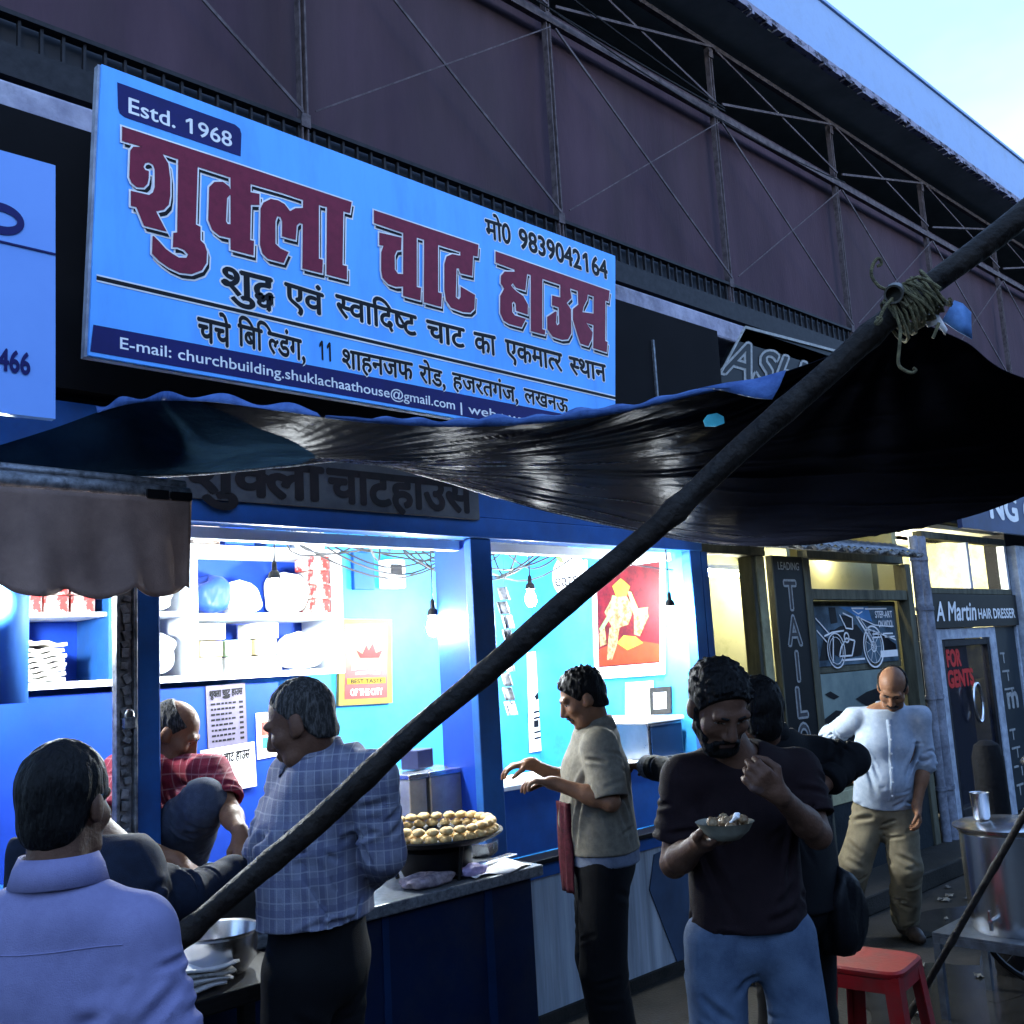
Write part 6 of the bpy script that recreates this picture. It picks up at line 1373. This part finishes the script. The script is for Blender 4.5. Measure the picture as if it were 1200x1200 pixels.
    def beard(s, m=HAIR, full=True):
        F = Field(); h = s.hx; sc = s.sc; A = s.axes()
        F.cap(h(-.016, .0945, -.053), h(.016, .0945, -.053), .0065*sc, k=.006)
        for q in (-1, 1): F.cap(h(.016*q, .094, -.053), h(.031*q, .083, -.066), .006*sc, .005*sc, .006)
        if full:
            F.cap(h(-.024, .062, -.100), h(.024, .062, -.100), .0235*sc, k=.02); F.ell(h(0, .074, -.096), np.array([.026, .022, .024]) * sc, A, .02)
            for q in (-1, 1): F.cap(h(.030*q, .057, -.092), h(.058*q, .014, -.058), .023*sc, .0155*sc, .02); F.cap(h(.058*q, .014, -.055), h(.070*q, .008, -.005), .0145*sc, .009*sc, .01); F.cap(h(.045*q, .055, -.062), h(.062*q, .03, -.04), .012*sc, .010*sc, .015); F.cap(h(.031*q, .083, -.066), h(.03*q, .066, -.095), .009*sc, .014*sc, .01)
        F.mesh('beard' if full else 'moustache', .004, m, s.root, disp=wrinkles(.0022, 5, 5)); return s
    def torso(s, F, g, hem, fa=1.0, belly=0):
        J, sc = s.J, s.sc; fa = fa * s.fat
        low = J['pel'] + (J['pel'] - J['chest']) * hem - n_(J['chest'] - J['pel']) * .12
        F.ecap(low, J['chest'], (.184*sc*fa + g, .134*sc*fa + g), (.160*sc*fa + g, .112*sc*fa + g), s.r, .05)
        F.ecap(J['chest'], (J['shL'] + J['shR']) / 2 * .8 + J['nb'] * .2, (.160*sc*fa + g, .110*sc*fa + g), (.13*sc + g, .085*sc + g), s.r, .05)
        if belly: F.ell(J['pel'] * .55 + J['chest'] * .45 + s.f * .05, np.array([.12, .10 + belly, .14]) * sc, np.array([s.r, s.f, UP]), .08)
        for q in 'RL': F.cap(J['nb'] * .72 + J['sh' + q] * .28 - UP * .03*sc, J['sh' + q] + UP*.002, .040*sc + g, .050*sc + g, .05)
        return low
    def shirt(s, m, hem=.12, g=.014, sleeve=.75, sl_r=(.070, .066), fold=.006, seed=3, collar=True, belly=0, cuff=.0, name='shirt', fa=1.0, hemcut=True, extra=None, ch=1.0, placket=False, yoke=False):
        """sleeve: 0-1 part of the upper arm, 1-2 continues down the forearm"""
        J, sc = s.J, s.sc; F = Field(); low = s.torso(F, g, hem, fa, belly)
        for q in 'RL':
            a, b_, w = J['sh' + q], J['el' + q], J['wr' + q]; u = min(1, sleeve)
            F.cap(a, a + (b_ - a) * u, sl_r[0]*sc, sl_r[1]*sc, .045, flat=sleeve <= 1)
            if sleeve > 1: F.cap(b_, b_ + (w - b_) * (sleeve - 1), sl_r[1]*sc*.96, sl_r[1]*sc*.86, .03, flat=True); F.cap(b_ + (w - b_)*(sleeve - 1.12), b_ + (w - b_) * (sleeve - 1), sl_r[1]*sc*.95, sl_r[1]*sc*.97, .01, flat=True)
        if extra: extra(F)
        holes = []
        for q in 'RL':
            a, b_, w = J['sh' + q], J['el' + q], J['wr' + q]
            if sleeve <= 1: e = a + (b_ - a) * sleeve; dd = n_(b_ - a); holes += Field().cap(e - dd*.012, e + dd*.03, sl_r[1]*sc - .016, k=.004).pr
        w0 = wrinkles(fold * .35, seed, .8, (1, 1, .55)); c = J['pel']; rg = np.random.default_rng(seed + 100); segs = []
        up_ = n_(J['chest'] - J['pel']); rx, ry = .165*sc*fa*s.fat + g, .115*sc*fa*s.fat + g
        def onb(t, ang): return J['pel'] * (1 - t) + J['chest'] * t + s.r * math.cos(ang) * rx + s.f * math.sin(ang) * ry
        for q, sg_ in (('R', 1), ('L', -1)):
            for fb in (-1, 1):
                for k in range(5):
                    a0 = math.pi / 2 * fb; base = 0 if sg_ > 0 else math.pi
                    st = onb(1.05 - .06 * k, base + sg_ * fb * (.25 + .05 * k)); en = onb(rg.uniform(.1, .85), base + sg_ * fb * rg.uniform(.7, 1.3)); segs.append((st, en, rg.uniform(.007, .013), rg.uniform(.5, 1.1), s.f * 1.0))
            a, b_, w = J['sh' + q], J['el' + q], J['wr' + q]; dd = n_(b_ - a); sx = n_(np.cross(dd, UP + s.f * .3)); sy = np.cross(dd, sx)
            for k in range(7):
                t = rg.uniform(.25, min(sleeve, 1) * .95); an = rg.uniform(0, 6.28); rr = sl_r[0] * sc
                p_ = a + (b_ - a) * t + (sx * math.cos(an) + sy * math.sin(an)) * rr; q_ = a + (b_ - a) * (t + rg.uniform(-.18, .18)) + (sx * math.cos(an + 1.3) + sy * math.sin(an + 1.3)) * rr; segs.append((p_, q_, rg.uniform(.006, .010), rg.uniform(.5, 1), n_(sx * math.cos(an + .65) + sy * math.sin(an + .65))))
            if sleeve > 1:
                for k in range(9):
                    t = rg.uniform(-.15, sleeve - 1.05); an = rg.uniform(0, 6.28); rr = sl_r[1] * sc * .95; d2 = n_(w - b_); s1 = n_(np.cross(d2, s.f + UP*.2)); s2 = np.cross(d2, s1)
                    p_ = b_ + (w - b_) * t + (s1 * math.cos(an) + s2 * math.sin(an)) * rr; q_ = b_ + (w - b_) * (t + rg.uniform(-.1, .1)) + (s1 * math.cos(an + 1.6) + s2 * math.sin(an + 1.6)) * rr; segs.append((p_, q_, rg.uniform(.005, .009), rg.uniform(.6, 1.1), n_(s1 * math.cos(an + .8) + s2 * math.sin(an + .8))))
        for k in range(12):
            an = rg.uniform(0, 6.28); t = rg.uniform(-.25, .35); a2 = an + rg.uniform(.3, .8); segs.append((onb(t, an), onb(t + rg.uniform(-.12, .25), a2), rg.uniform(.006, .012), rg.uniform(.5, 1.1), n_(s.r * math.cos((an + a2) / 2) + s.f * math.sin((an + a2) / 2))))
        wr = lambda p: w0(p) + folds_(p, segs, fold * .85)
        ax_ = n_(J['chest'] - J['pel']); cuts = []
        if hemcut: cuts.append((low + ax_ * .12, -ax_))
        cuts.append((J['nb'] + UP * .035 * sc - s.f * .03, UP * .93 + s.f * .12))
        holes += Field().cap(J['nb'] + UP*.0, J['nb'] + UP*.12 + s.f*.02, .062*sc, k=.01).pr
        o = F.mesh(name, s.res, m, s.root, cuts=cuts, disp=lambda p: wr(p), holes=holes)
        from mathutils.bvhtree import BVHTree
        tree = BVHTree.FromPolygons([tuple(p) for p in o[1]], [tuple(int(i) for i in q) for q in o[2]]) if placket or yoke else None
        def hit(p, d):
            r_ = tree.ray_cast(Vector(p - d * .5), Vector(d)); return np.array(r_[0]) if r_[0] is not None else None
        if placket:
            b = MB(); rows = []; zs = np.linspace(low[2] + .14, J['nb'][2] - .035, 30)
            for z in zs:
                t = (z - J['pel'][2]) / (J['chest'][2] - J['pel'][2]); c_ = J['pel'] * (1 - t) + J['chest'] * t; row = []
                for x in (-.016, -.015, 0, .015, .016):
                    pt = hit(np.array([c_[0], c_[1], z]) + s.r * x, -s.f)
                    if pt is None: break
                    row.append(tuple(pt + s.f * (.0022 if abs(x) < .0155 else -.003)))
                if len(row) == 5: rows.append(row)
            if len(rows) > 4:
                b.grid(rows); b.build('placket', m, s.root, smooth=180)
                b = MB()
                for k in range(2, len(rows), 5): q = Vector(rows[k][2]); b.cyl(q, q + Vector(s.f) * .003, .0055, n=12)
                b.build('button', M['paper'], s.root)
        if yoke:
            pts = []
            for x in np.linspace(-.155, .155, 40) * sc:
                pt = hit(J['chest'] + UP * .075 * sc + s.r * x, s.f)
                if pt is not None: pts.append(pt - s.f * .0005)
            b = MB(); b.tube(pts, .0014, 5); b.build('yoke_seam', m, s.root, smooth=True)
        if collar:
            b = MB(); rows = []; nbk = J['nb'] + UP * .016
            hd = n_(s.J['head'] - s.J['nb'])
            for j, (rr, zz) in enumerate(((.070, -.01), (.071, .022*ch), (.068, .038*ch), (.074, .042*ch), (.084, .020*ch), (.093, -.012))):
                row = []
                for k in range(41):
                    a = R(107) + R(326) * k / 40; fr = math.sin(a)
                    lead = max(0, fr) ** 2
                    rr2 = rr * sc * (1 + .10 * (fr > .75) * (j > 3)); p = nbk + s.r * math.cos(a) * rr2 + s.f * (math.sin(a) * rr2 * .98 + .008) + UP * (zz * sc - lead * .028 - (lead * .03 if j > 4 else 0))
                    row.append(tuple(p))
                rows.append(row)
            b.grid(rows); b.build('collar', m, s.root, smooth=180, solid=.003)
        return s
    def trousers(s, m, waist=.13, cutw=True, g=.012, rk=.078, ra=.068, fold=.006, seed=9, name='trousers', top=None):
        J, sc = s.J, s.sc; F = Field(); fa = s.fat
        ax_ = n_(J['chest'] - J['pel']); F.ecap(J['pel'] - ax_*.03, J['pel'] + ax_ * waist, (.155*sc*fa + g, .112*sc*fa + g), (.148*sc*fa + g, .104*sc*fa + g), s.r, .05)
        for q in 'RL':
            F.cap(J['hip' + q], J['kn' + q], .090*sc*fa + g*.8, rk*sc, .05); F.cap(J['kn' + q], J['an' + q] + UP*.01, rk*sc, ra*sc, .03, flat=True)
        w0 = wrinkles(fold * .35, seed, .8, (1, 1, .9)); rg = np.random.default_rng(seed + 50); segs = []
        for q in 'RL':
            for (a, b_, lo_, hi_, n) in ((J['hip' + q], J['kn' + q], .0, 1.1, 12), (J['kn' + q], J['an' + q], -.1, 1.0, 11)):
                d2 = n_(b_ - a); s1 = n_(np.cross(d2, s.f)); s2 = np.cross(d2, s1)
                for k in range(n):
                    t = rg.uniform(lo_, hi_); an = rg.uniform(0, 6.28); rr = rk * sc
                    segs.append((a + (b_ - a) * t + (s1 * math.cos(an) + s2 * math.sin(an)) * rr, a + (b_ - a) * (t + rg.uniform(-.2, .2)) + (s1 * math.cos(an + 1.2) + s2 * math.sin(an + 1.2)) * rr, rg.uniform(.007, .013), rg.uniform(.5, 1), n_(s1 * math.cos(an + .6) + s2 * math.sin(an + .6))))
        w1 = lambda p: w0(p) + folds_(p, segs, fold * .8); F.mesh(name, s.res, m, s.root, cuts=[(J['pel'] + ax_ * waist, ax_)] if cutw else (), disp=w1); return s
    def shoes(s, m=SHOE):
        sc = s.sc
        for q in 'RL':
            t = n_(s.toe[q] * np.array([1, 1, 0])); an = s.J['an' + q]; F = Field(); an = an * np.array([1, 1, 1])
            F.cap(an - UP*.038*sc - t*.035*sc, an - UP*.045*sc + t*.12*sc, .042*sc, .036*sc, .03); F.cap(an + t*.10*sc - UP*.052*sc, an + t*.175*sc - UP*.058*sc, .04*sc, .028*sc, .03); F.cap(an - UP*.03*sc - t*.02, an + UP*.0, .044*sc, .044*sc, .03)
            F.mesh('shoe', .006, m, s.root, cuts=[(an - UP*(.085*sc - .002), -UP)])
        return s

C_ = lambda n, c, c2=None, **k: mat(n, c, k.pop('rough', .85), col2=c2, scale=k.pop('scale', 40), bump=.25, bscale=420, **k)
# customer seen from behind, left foreground
h = Human('person', 'man seen from behind in a periwinkle short-sleeved shirt, dark hair, left foreground', (.735, -1.60, 0), 47, 1.545, fat=.92, skin=SKIND, res=.005)
h.set(elR=h.P(.222, -.03, 1.10), wrR=h.P(.25, .14, .92), elL=h.P(-.28, -.03, 1.12), wrL=h.P(-.28, .12, .92), shR=h.P(.155, -.01, 1.345), shL=h.P(-.155, -.01, 1.345)).look(8, 8)
h.body().hair(line=.052, vol=.005, tuft=.003, seed=2, back=-.10)
h.shirt(C_('periwinkle_shirt', (.165, .16, .285), (.145, .14, .255), rough=.8), hem=.35, g=.018, sleeve=.86, sl_r=(.068, .074), fold=.012, seed=12, yoke=True)
h.trousers(C_('dark_trousers', (.02, .02, .025))).shoes()
# customer in dark jacket reaching in, hidden behind the first
h = Human('person', 'man in a dark navy jacket, mostly hidden, stretching his sleeve over the counter', (1.06, -.98, 0), 32, 1.56, skin=SKIND, res=.006)
h.set(head=(1.06,-0.696,1.353), nb=(1.091,-0.734,1.255), shR=(1.118,-0.867,1.224), elR=(1.265,-0.989,1.118), wrR=(1.528,-0.822,1.119)).look(5, 15)
h.hands['R'] = dict(d=np.array((1.645,-0.753,1.121)) - np.array((1.528,-0.822,1.119)), pn=-UP, th=h.f, curl=(.4, .5, .3))
h.body().hair(seed=4)
h.shirt(C_('navy_jacket', (.007, .011, .022), (.005, .007, .014)), hem=.2, g=.02, sleeve=1.88, sl_r=(.072, .062), fold=.013, seed=14, name='jacket')
h.trousers(C_('black_trousers', (.012, .012, .014))).shoes()
# vendor squatting inside
h = Human('person', 'vendor in a maroon shirt squatting behind the left blue post, one knee raised', (1.70, .35, .9), -38, 1.64, skin=SKIN, res=.0055)
h.set(pel=(1.70, .42, 1.02), chest=(1.755, .24, 1.30), nb=(1.785, .20, 1.395), head=(1.793,0.131,1.481), shL=(1.844,-0.044,1.335), shR=(1.707,0.415,1.334), elL=(1.83,-0.203,1.211), wrL=(1.771,-0.389,1.158), elR=(1.50, .08, 1.17), wrR=(1.68, -.12, 1.06),
      hipL=(1.78, .36, 1.0), knL=(1.764,-0.145,1.245), anL=(1.87, .17, .985), hipR=(1.60, .36, 1.0), knR=(1.36, .20, 1.03), anR=(1.60, .17, .975)).look(0, 34)
h.hands['L'] = dict(d=np.array((1.765,-0.425,1.089)) - np.array((1.771,-0.389,1.158)), pn=-h.r * .6 - UP * .4, th=-h.f + h.r * .3, curl=(.45, .5, .4)); h.hands['R'] = dict(d=(.5, -.6, -.5), pn=(0, 0, -1), th=(.6, .6, 0))
h.body().hair(HAIRG, line=.085, vol=.002, tuft=.001, seed=6, back=-.055, bald=.075).brows().beard(full=False)
h.shirt(plaid('maroon_check', (.19, .018, .035), (.26, .12, .13), (.10, .007, .016)), hem=.1, g=.014, sleeve=.8, sl_r=(.072, .070), fold=.008, seed=16)
h.trousers(C_('blue_grey_trousers', (.035, .045, .07), (.025, .03, .05)), waist=.05, cutw=False, rk=.082, ra=.062, fold=.009)
# man in plaid shirt, seen from behind
h = Human('person', 'man in a blue plaid shirt seen from behind, standing under the bamboo pole', (1.645, -1.02, 0), 114, 1.655, fat=1.0, skin=SKIND, res=.005)
h.set(head=(1.568,-1.09,1.536), nb=(1.62,-1.09,1.43), shL=(1.627,-0.958,1.373), shR=(1.708,-1.221,1.374), elL=(1.558,-0.961,1.235), wrL=(1.638,-0.732,1.12), elR=(1.744,-1.214,1.169), wrR=(1.881,-0.895,1.032)).look(-14, 22)
h.hands['L'] = dict(d=np.array((1.642,-0.618,1.099)) - np.array((1.638,-0.732,1.12)), pn=-UP, th=h.r, curl=(.4, .5, .4))
h.body().hair(HAIRG, line=.105, vol=.0005, tuft=.001, seed=8, back=-.05)
h.shirt(plaid('blue_plaid', (.15, .155, .21), (.24, .245, .28), (.07, .075, .13), 1.5), hem=-.28, g=.022, sleeve=1.55, sl_r=(.070, .060), fold=.012, seed=18, yoke=True)
h.trousers(C_('charcoal_trousers', (.003, .003, .004)), waist=.26).shoes()
# cook at the corner of the counter
h = Human('person', 'cook in a grey shirt seen in profile, hands over the counter beside the middle post', (3.20, -.70, 0), 137, 1.62, fat=1.08, skin=SKIN, res=.005)
h.set(head=(3.13,-0.718,1.512), nb=(3.198,-0.729,1.377), elL=(3.054,-0.901,1.118), wrL=(2.939,-0.719,1.194), elR=(3.278,-0.502,1.138), wrR=(3.112,-0.418,1.242)).look(-3, 24)
h.hands['L'] = dict(d=np.array((2.847,-0.635,1.221)) - np.array((2.939,-0.719,1.194)), pn=-UP + .3*h.f, th=h.r, curl=(.5, .6, .4)); h.hands['R'] = dict(d=np.array((3.032,-0.367,1.238)) - np.array((3.112,-0.418,1.242)), pn=-UP, th=-h.r, curl=(.4, .5, .4))
h.body().hair(line=.058, vol=.006, tuft=.003, seed=10, back=-.05, spikes=240).brows().beard(full=False)
h.shirt(C_('grey_knit_shirt', (.15, .132, .10), (.10, .09, .07)), hem=-.06, g=.018, sleeve=.95, sl_r=(.076, .074), fold=.011, seed=20, belly=.02)
F_ = Field(); pl = h.J['pel']; F_.ecap(pl - UP*.06, pl + UP*.12, (.196, .150), (.186, .14), h.r, .03); F_.mesh('undershirt', .006, C_('pale_undershirt', (.12, .14, .19)), h.root, cuts=[(pl + UP*.1, UP), (pl - UP*.028, -UP)])
h.trousers(C_('black_cotton', (.003, .003, .004)), rk=.095, ra=.085).shoes()
b = MB(); rows = []
for j in range(22):
    t = j / 21; row = []
    for i in range(9):
        a = R(92 + 40 * i / 8); q_ = 1 + .05 * math.sin(i * 2.1 + t * 3); row.append(tuple(h.P(.190 * math.cos(a) * q_, .158 * math.sin(a) * q_ + .01, 1.16 - .36 * t)))
    rows.append(row)
b.grid(rows); b.build('towel', C_('maroon_towel', (.055, .007, .013), (.022, .003, .006), scale=60), h.root, smooth=180, solid=.008)
# man in dark T-shirt eating
h = Human('person', 'bearded young man in a dark T-shirt and blue jeans eating from a leaf bowl', (2.50, -1.86, 0), 226, 1.655, fat=.86, skin=SKIND, res=.0045)
h.set(head=(2.343,-1.93,1.521), nb=(2.453,-1.895,1.376), chest=h.P(0, 0, 1.25), knL=h.P(-.125, .03, .49), knR=h.P(.125, .03, .49), anL=h.P(-.15, -.02, .085), anR=h.P(.15, -.02, .085), hipL=h.P(-.10, 0, .9), hipR=h.P(.10, 0, .9), shR=(2.373,-1.776,1.316), shL=(2.631,-1.971,1.313), elR=(2.349,-1.733,1.089), wrR=(2.214,-1.932,1.185), elL=(2.593,-2.042,1.153), wrL=(2.33,-2.097,1.298)).look(-14, 36)
h.hands['R'] = dict(d=np.array((2.172,-2.065,1.204)) - np.array((2.214,-1.932,1.185)), pn=UP, th=h.f, curl=(.30, .35, .3), spread=.3, thumb=.2)
h.hands['L'] = dict(d=np.array((2.233,-2.086,1.361)) - np.array((2.33,-2.097,1.298)), pn=-h.f*.8 + UP*.2, th=UP + h.r*.3, curl=(.75, .95, .5), thumb=.8)
h.body().hair(line=.066, vol=.004, tuft=.002, seed=21, back=-.045, spikes=300).brows().beard(full=True)
h.shirt(C_('dark_wine_tshirt', (.010, .0045, .0055), (.007, .003, .004)), hem=-.03, g=.014, sleeve=.72, sl_r=(.064, .066), fold=.010, seed=22, collar=False, name='tshirt')
h.trousers(C_('blue_denim', (.062, .088, .135), (.034, .052, .088), scale=14), rk=.074, ra=.068, fold=.009).shoes()
TEE = h
# man behind him, facing the stall
h = Human('person', 'man in black behind the eater, elbow out, his other hand on the counter', (3.06, -1.66, 0), 92, 1.60, skin=SKIND, res=.006)
h.set(head=(2.921,-1.662,1.458), nb=(3.011,-1.646,1.362), shL=(2.903,-1.586,1.31), shR=(3.176,-1.708,1.297), elR=(3.219,-1.833,1.284), wrR=(3.055,-1.799,1.214), elL=(3.173,-1.208,1.217), wrL=(3.3,-0.881,1.225)).look(20, 5)
h.hands['L'] = dict(d=np.array((3.318,-0.786,1.227)) - np.array((3.3,-0.881,1.225)), pn=-UP, th=h.r, curl=(.3, .4, .3)); h.hands['R'] = dict(d=-h.r + h.f*.4 - UP*.4, pn=-h.r, th=UP, curl=(.5, .5, .4))
h.body().hair(seed=24, vol=.008, spikes=150)
h.shirt(C_('black_shirt', (.004, .004, .005)), hem=.15, g=.016, sleeve=1.82, sl_r=(.068, .056), fold=.008, seed=24)
F_ = Field(); a_, w_ = h.J['elL'], h.J['wrL']; F_.cap(a_ + (w_ - a_)*.66, a_ + (w_ - a_)*.93, .047, .046, k=.01); F_.mesh('cuff', .005, C_('pale_cuff', (.15, .15, .17), (.03, .03, .04), scale=60), h.root, disp=wrinkles(.004, 3, 1.5))
h.trousers(C_('black_jeans', (.0035, .0035, .0045))).shoes()
sack('shoulder_bag', tuple(np.array((3.124,-1.781,0.804)) - np.array((0, 0, .13))), (.085, .07, .13), mat('black_nylon', (.003, .003, .004), .5, scale=20, bump=.3), 'black nylon bag hanging at the hip of the man in black', 'bag', 51)
b = MB(); b.tube([(3.105,-1.786,0.913), (3.08,-1.779,1.002), (3.118,-1.735,1.155), (3.185,-1.63,1.283)], .009, 6); attach(b.build('strap', M['black'], bpy.data.objects['shoulder_bag'], smooth=True), bpy.data.objects['shoulder_bag'])
# bald man in white shirt
h = Human('person', 'balding man in a rumpled white shirt and khaki trousers, hand on hip, looking down', (5.62, -.72, 0), 220, 1.63, skin=SKIN, res=.0055)
h.set(pel=(5.582,-0.719,0.788), chest=(5.521,-0.796,1.104), nb=(5.566,-0.819,1.279), head=(5.451,-0.905,1.415), shR=(5.446,-0.668,1.25), elR=(5.486,-0.486,1.141), wrR=(5.539,-0.599,0.895), shL=(5.622,-0.952,1.246), elL=(5.662,-0.937,0.987), wrL=(5.546,-0.921,0.771),
      hipR=(5.566,-0.65,0.739), knR=(5.477,-0.56,0.449), hipL=(5.63,-0.77,0.738), knL=(5.606,-0.795,0.431), anL=(5.80, -.66, .085), anR=(5.50, -.42, .085)).look(24, 42, -8)
h.toe['L'] = h.f * .9 - h.r * .2; h.toe['R'] = h.f * .6 + h.r * .6
h.hands['R'] = dict(d=-h.r + UP*-.2 + h.f*.3, pn=-h.r*.3 - h.f, th=UP, curl=(.3, .4, .3)); h.hands['L'] = dict(d=-UP + h.f*.2, pn=h.r, th=h.f, curl=(.5, .6, .5))
h.body().hair(HAIR, line=.05, vol=.005, tuft=.002, seed=26, bald=.045, back=-.07).brows().beard(full=False)
h.shirt(C_('white_cotton', (.27, .31, .37), (.21, .25, .31)), hem=.02, g=.016, sleeve=1.06, sl_r=(.066, .062), fold=.010, seed=26, belly=.02, fa=.90, ch=1.05, placket=True)
h.trousers(C_('khaki_trousers', (.15, .125, .08), (.09, .075, .05), scale=12), rk=.088, ra=.080, fold=.013, seed=31, g=.010).shoes()
# leaf bowl in the eater's hand
bc_ = Vector((2.183,-2.03,1.222))
lb = thing('leaf_bowl', 'leaf bowl of chaat with a small spoon, held by the bearded man', 'bowl', bc_)
b = MB(); b.lathe([(0, -.022), (.035, -.018), (.058, .002), (.070, .022), (.073, .024), (.066, .02), (.04, -.008), (0, -.014)], bc_, 22); b.build('bowl', mat('pale_leaf_bowl', (.2, .19, .15), .7, scale=20, col2=(.13, .12, .09)), lb, smooth=True)
b = MB(); rnd = random.Random(2)
for k in range(16): b.ball(bc_ + Vector((rnd.uniform(-.042, .042), rnd.uniform(-.042, .042), .012 + rnd.uniform(0, .016))), rnd.uniform(.008, .015), 10, 6, .1, k)
b.build('food', mat('chaat', (.22, .16, .09), .5, scale=60, col2=(.08, .035, .015)), lb, smooth=True)
b = MB(); s0 = Vector((2.168,-2.038,1.229)); s1 = Vector((2.174,-2.081,1.27)); b.tube([s0.lerp(s1, k / 8) for k in range(9)], [.005, .0045, .0035, .0035, .0035, .004, .0075, .0085, .003], 8); b.build('spoon', M['signwhite'], lb, smooth=True)
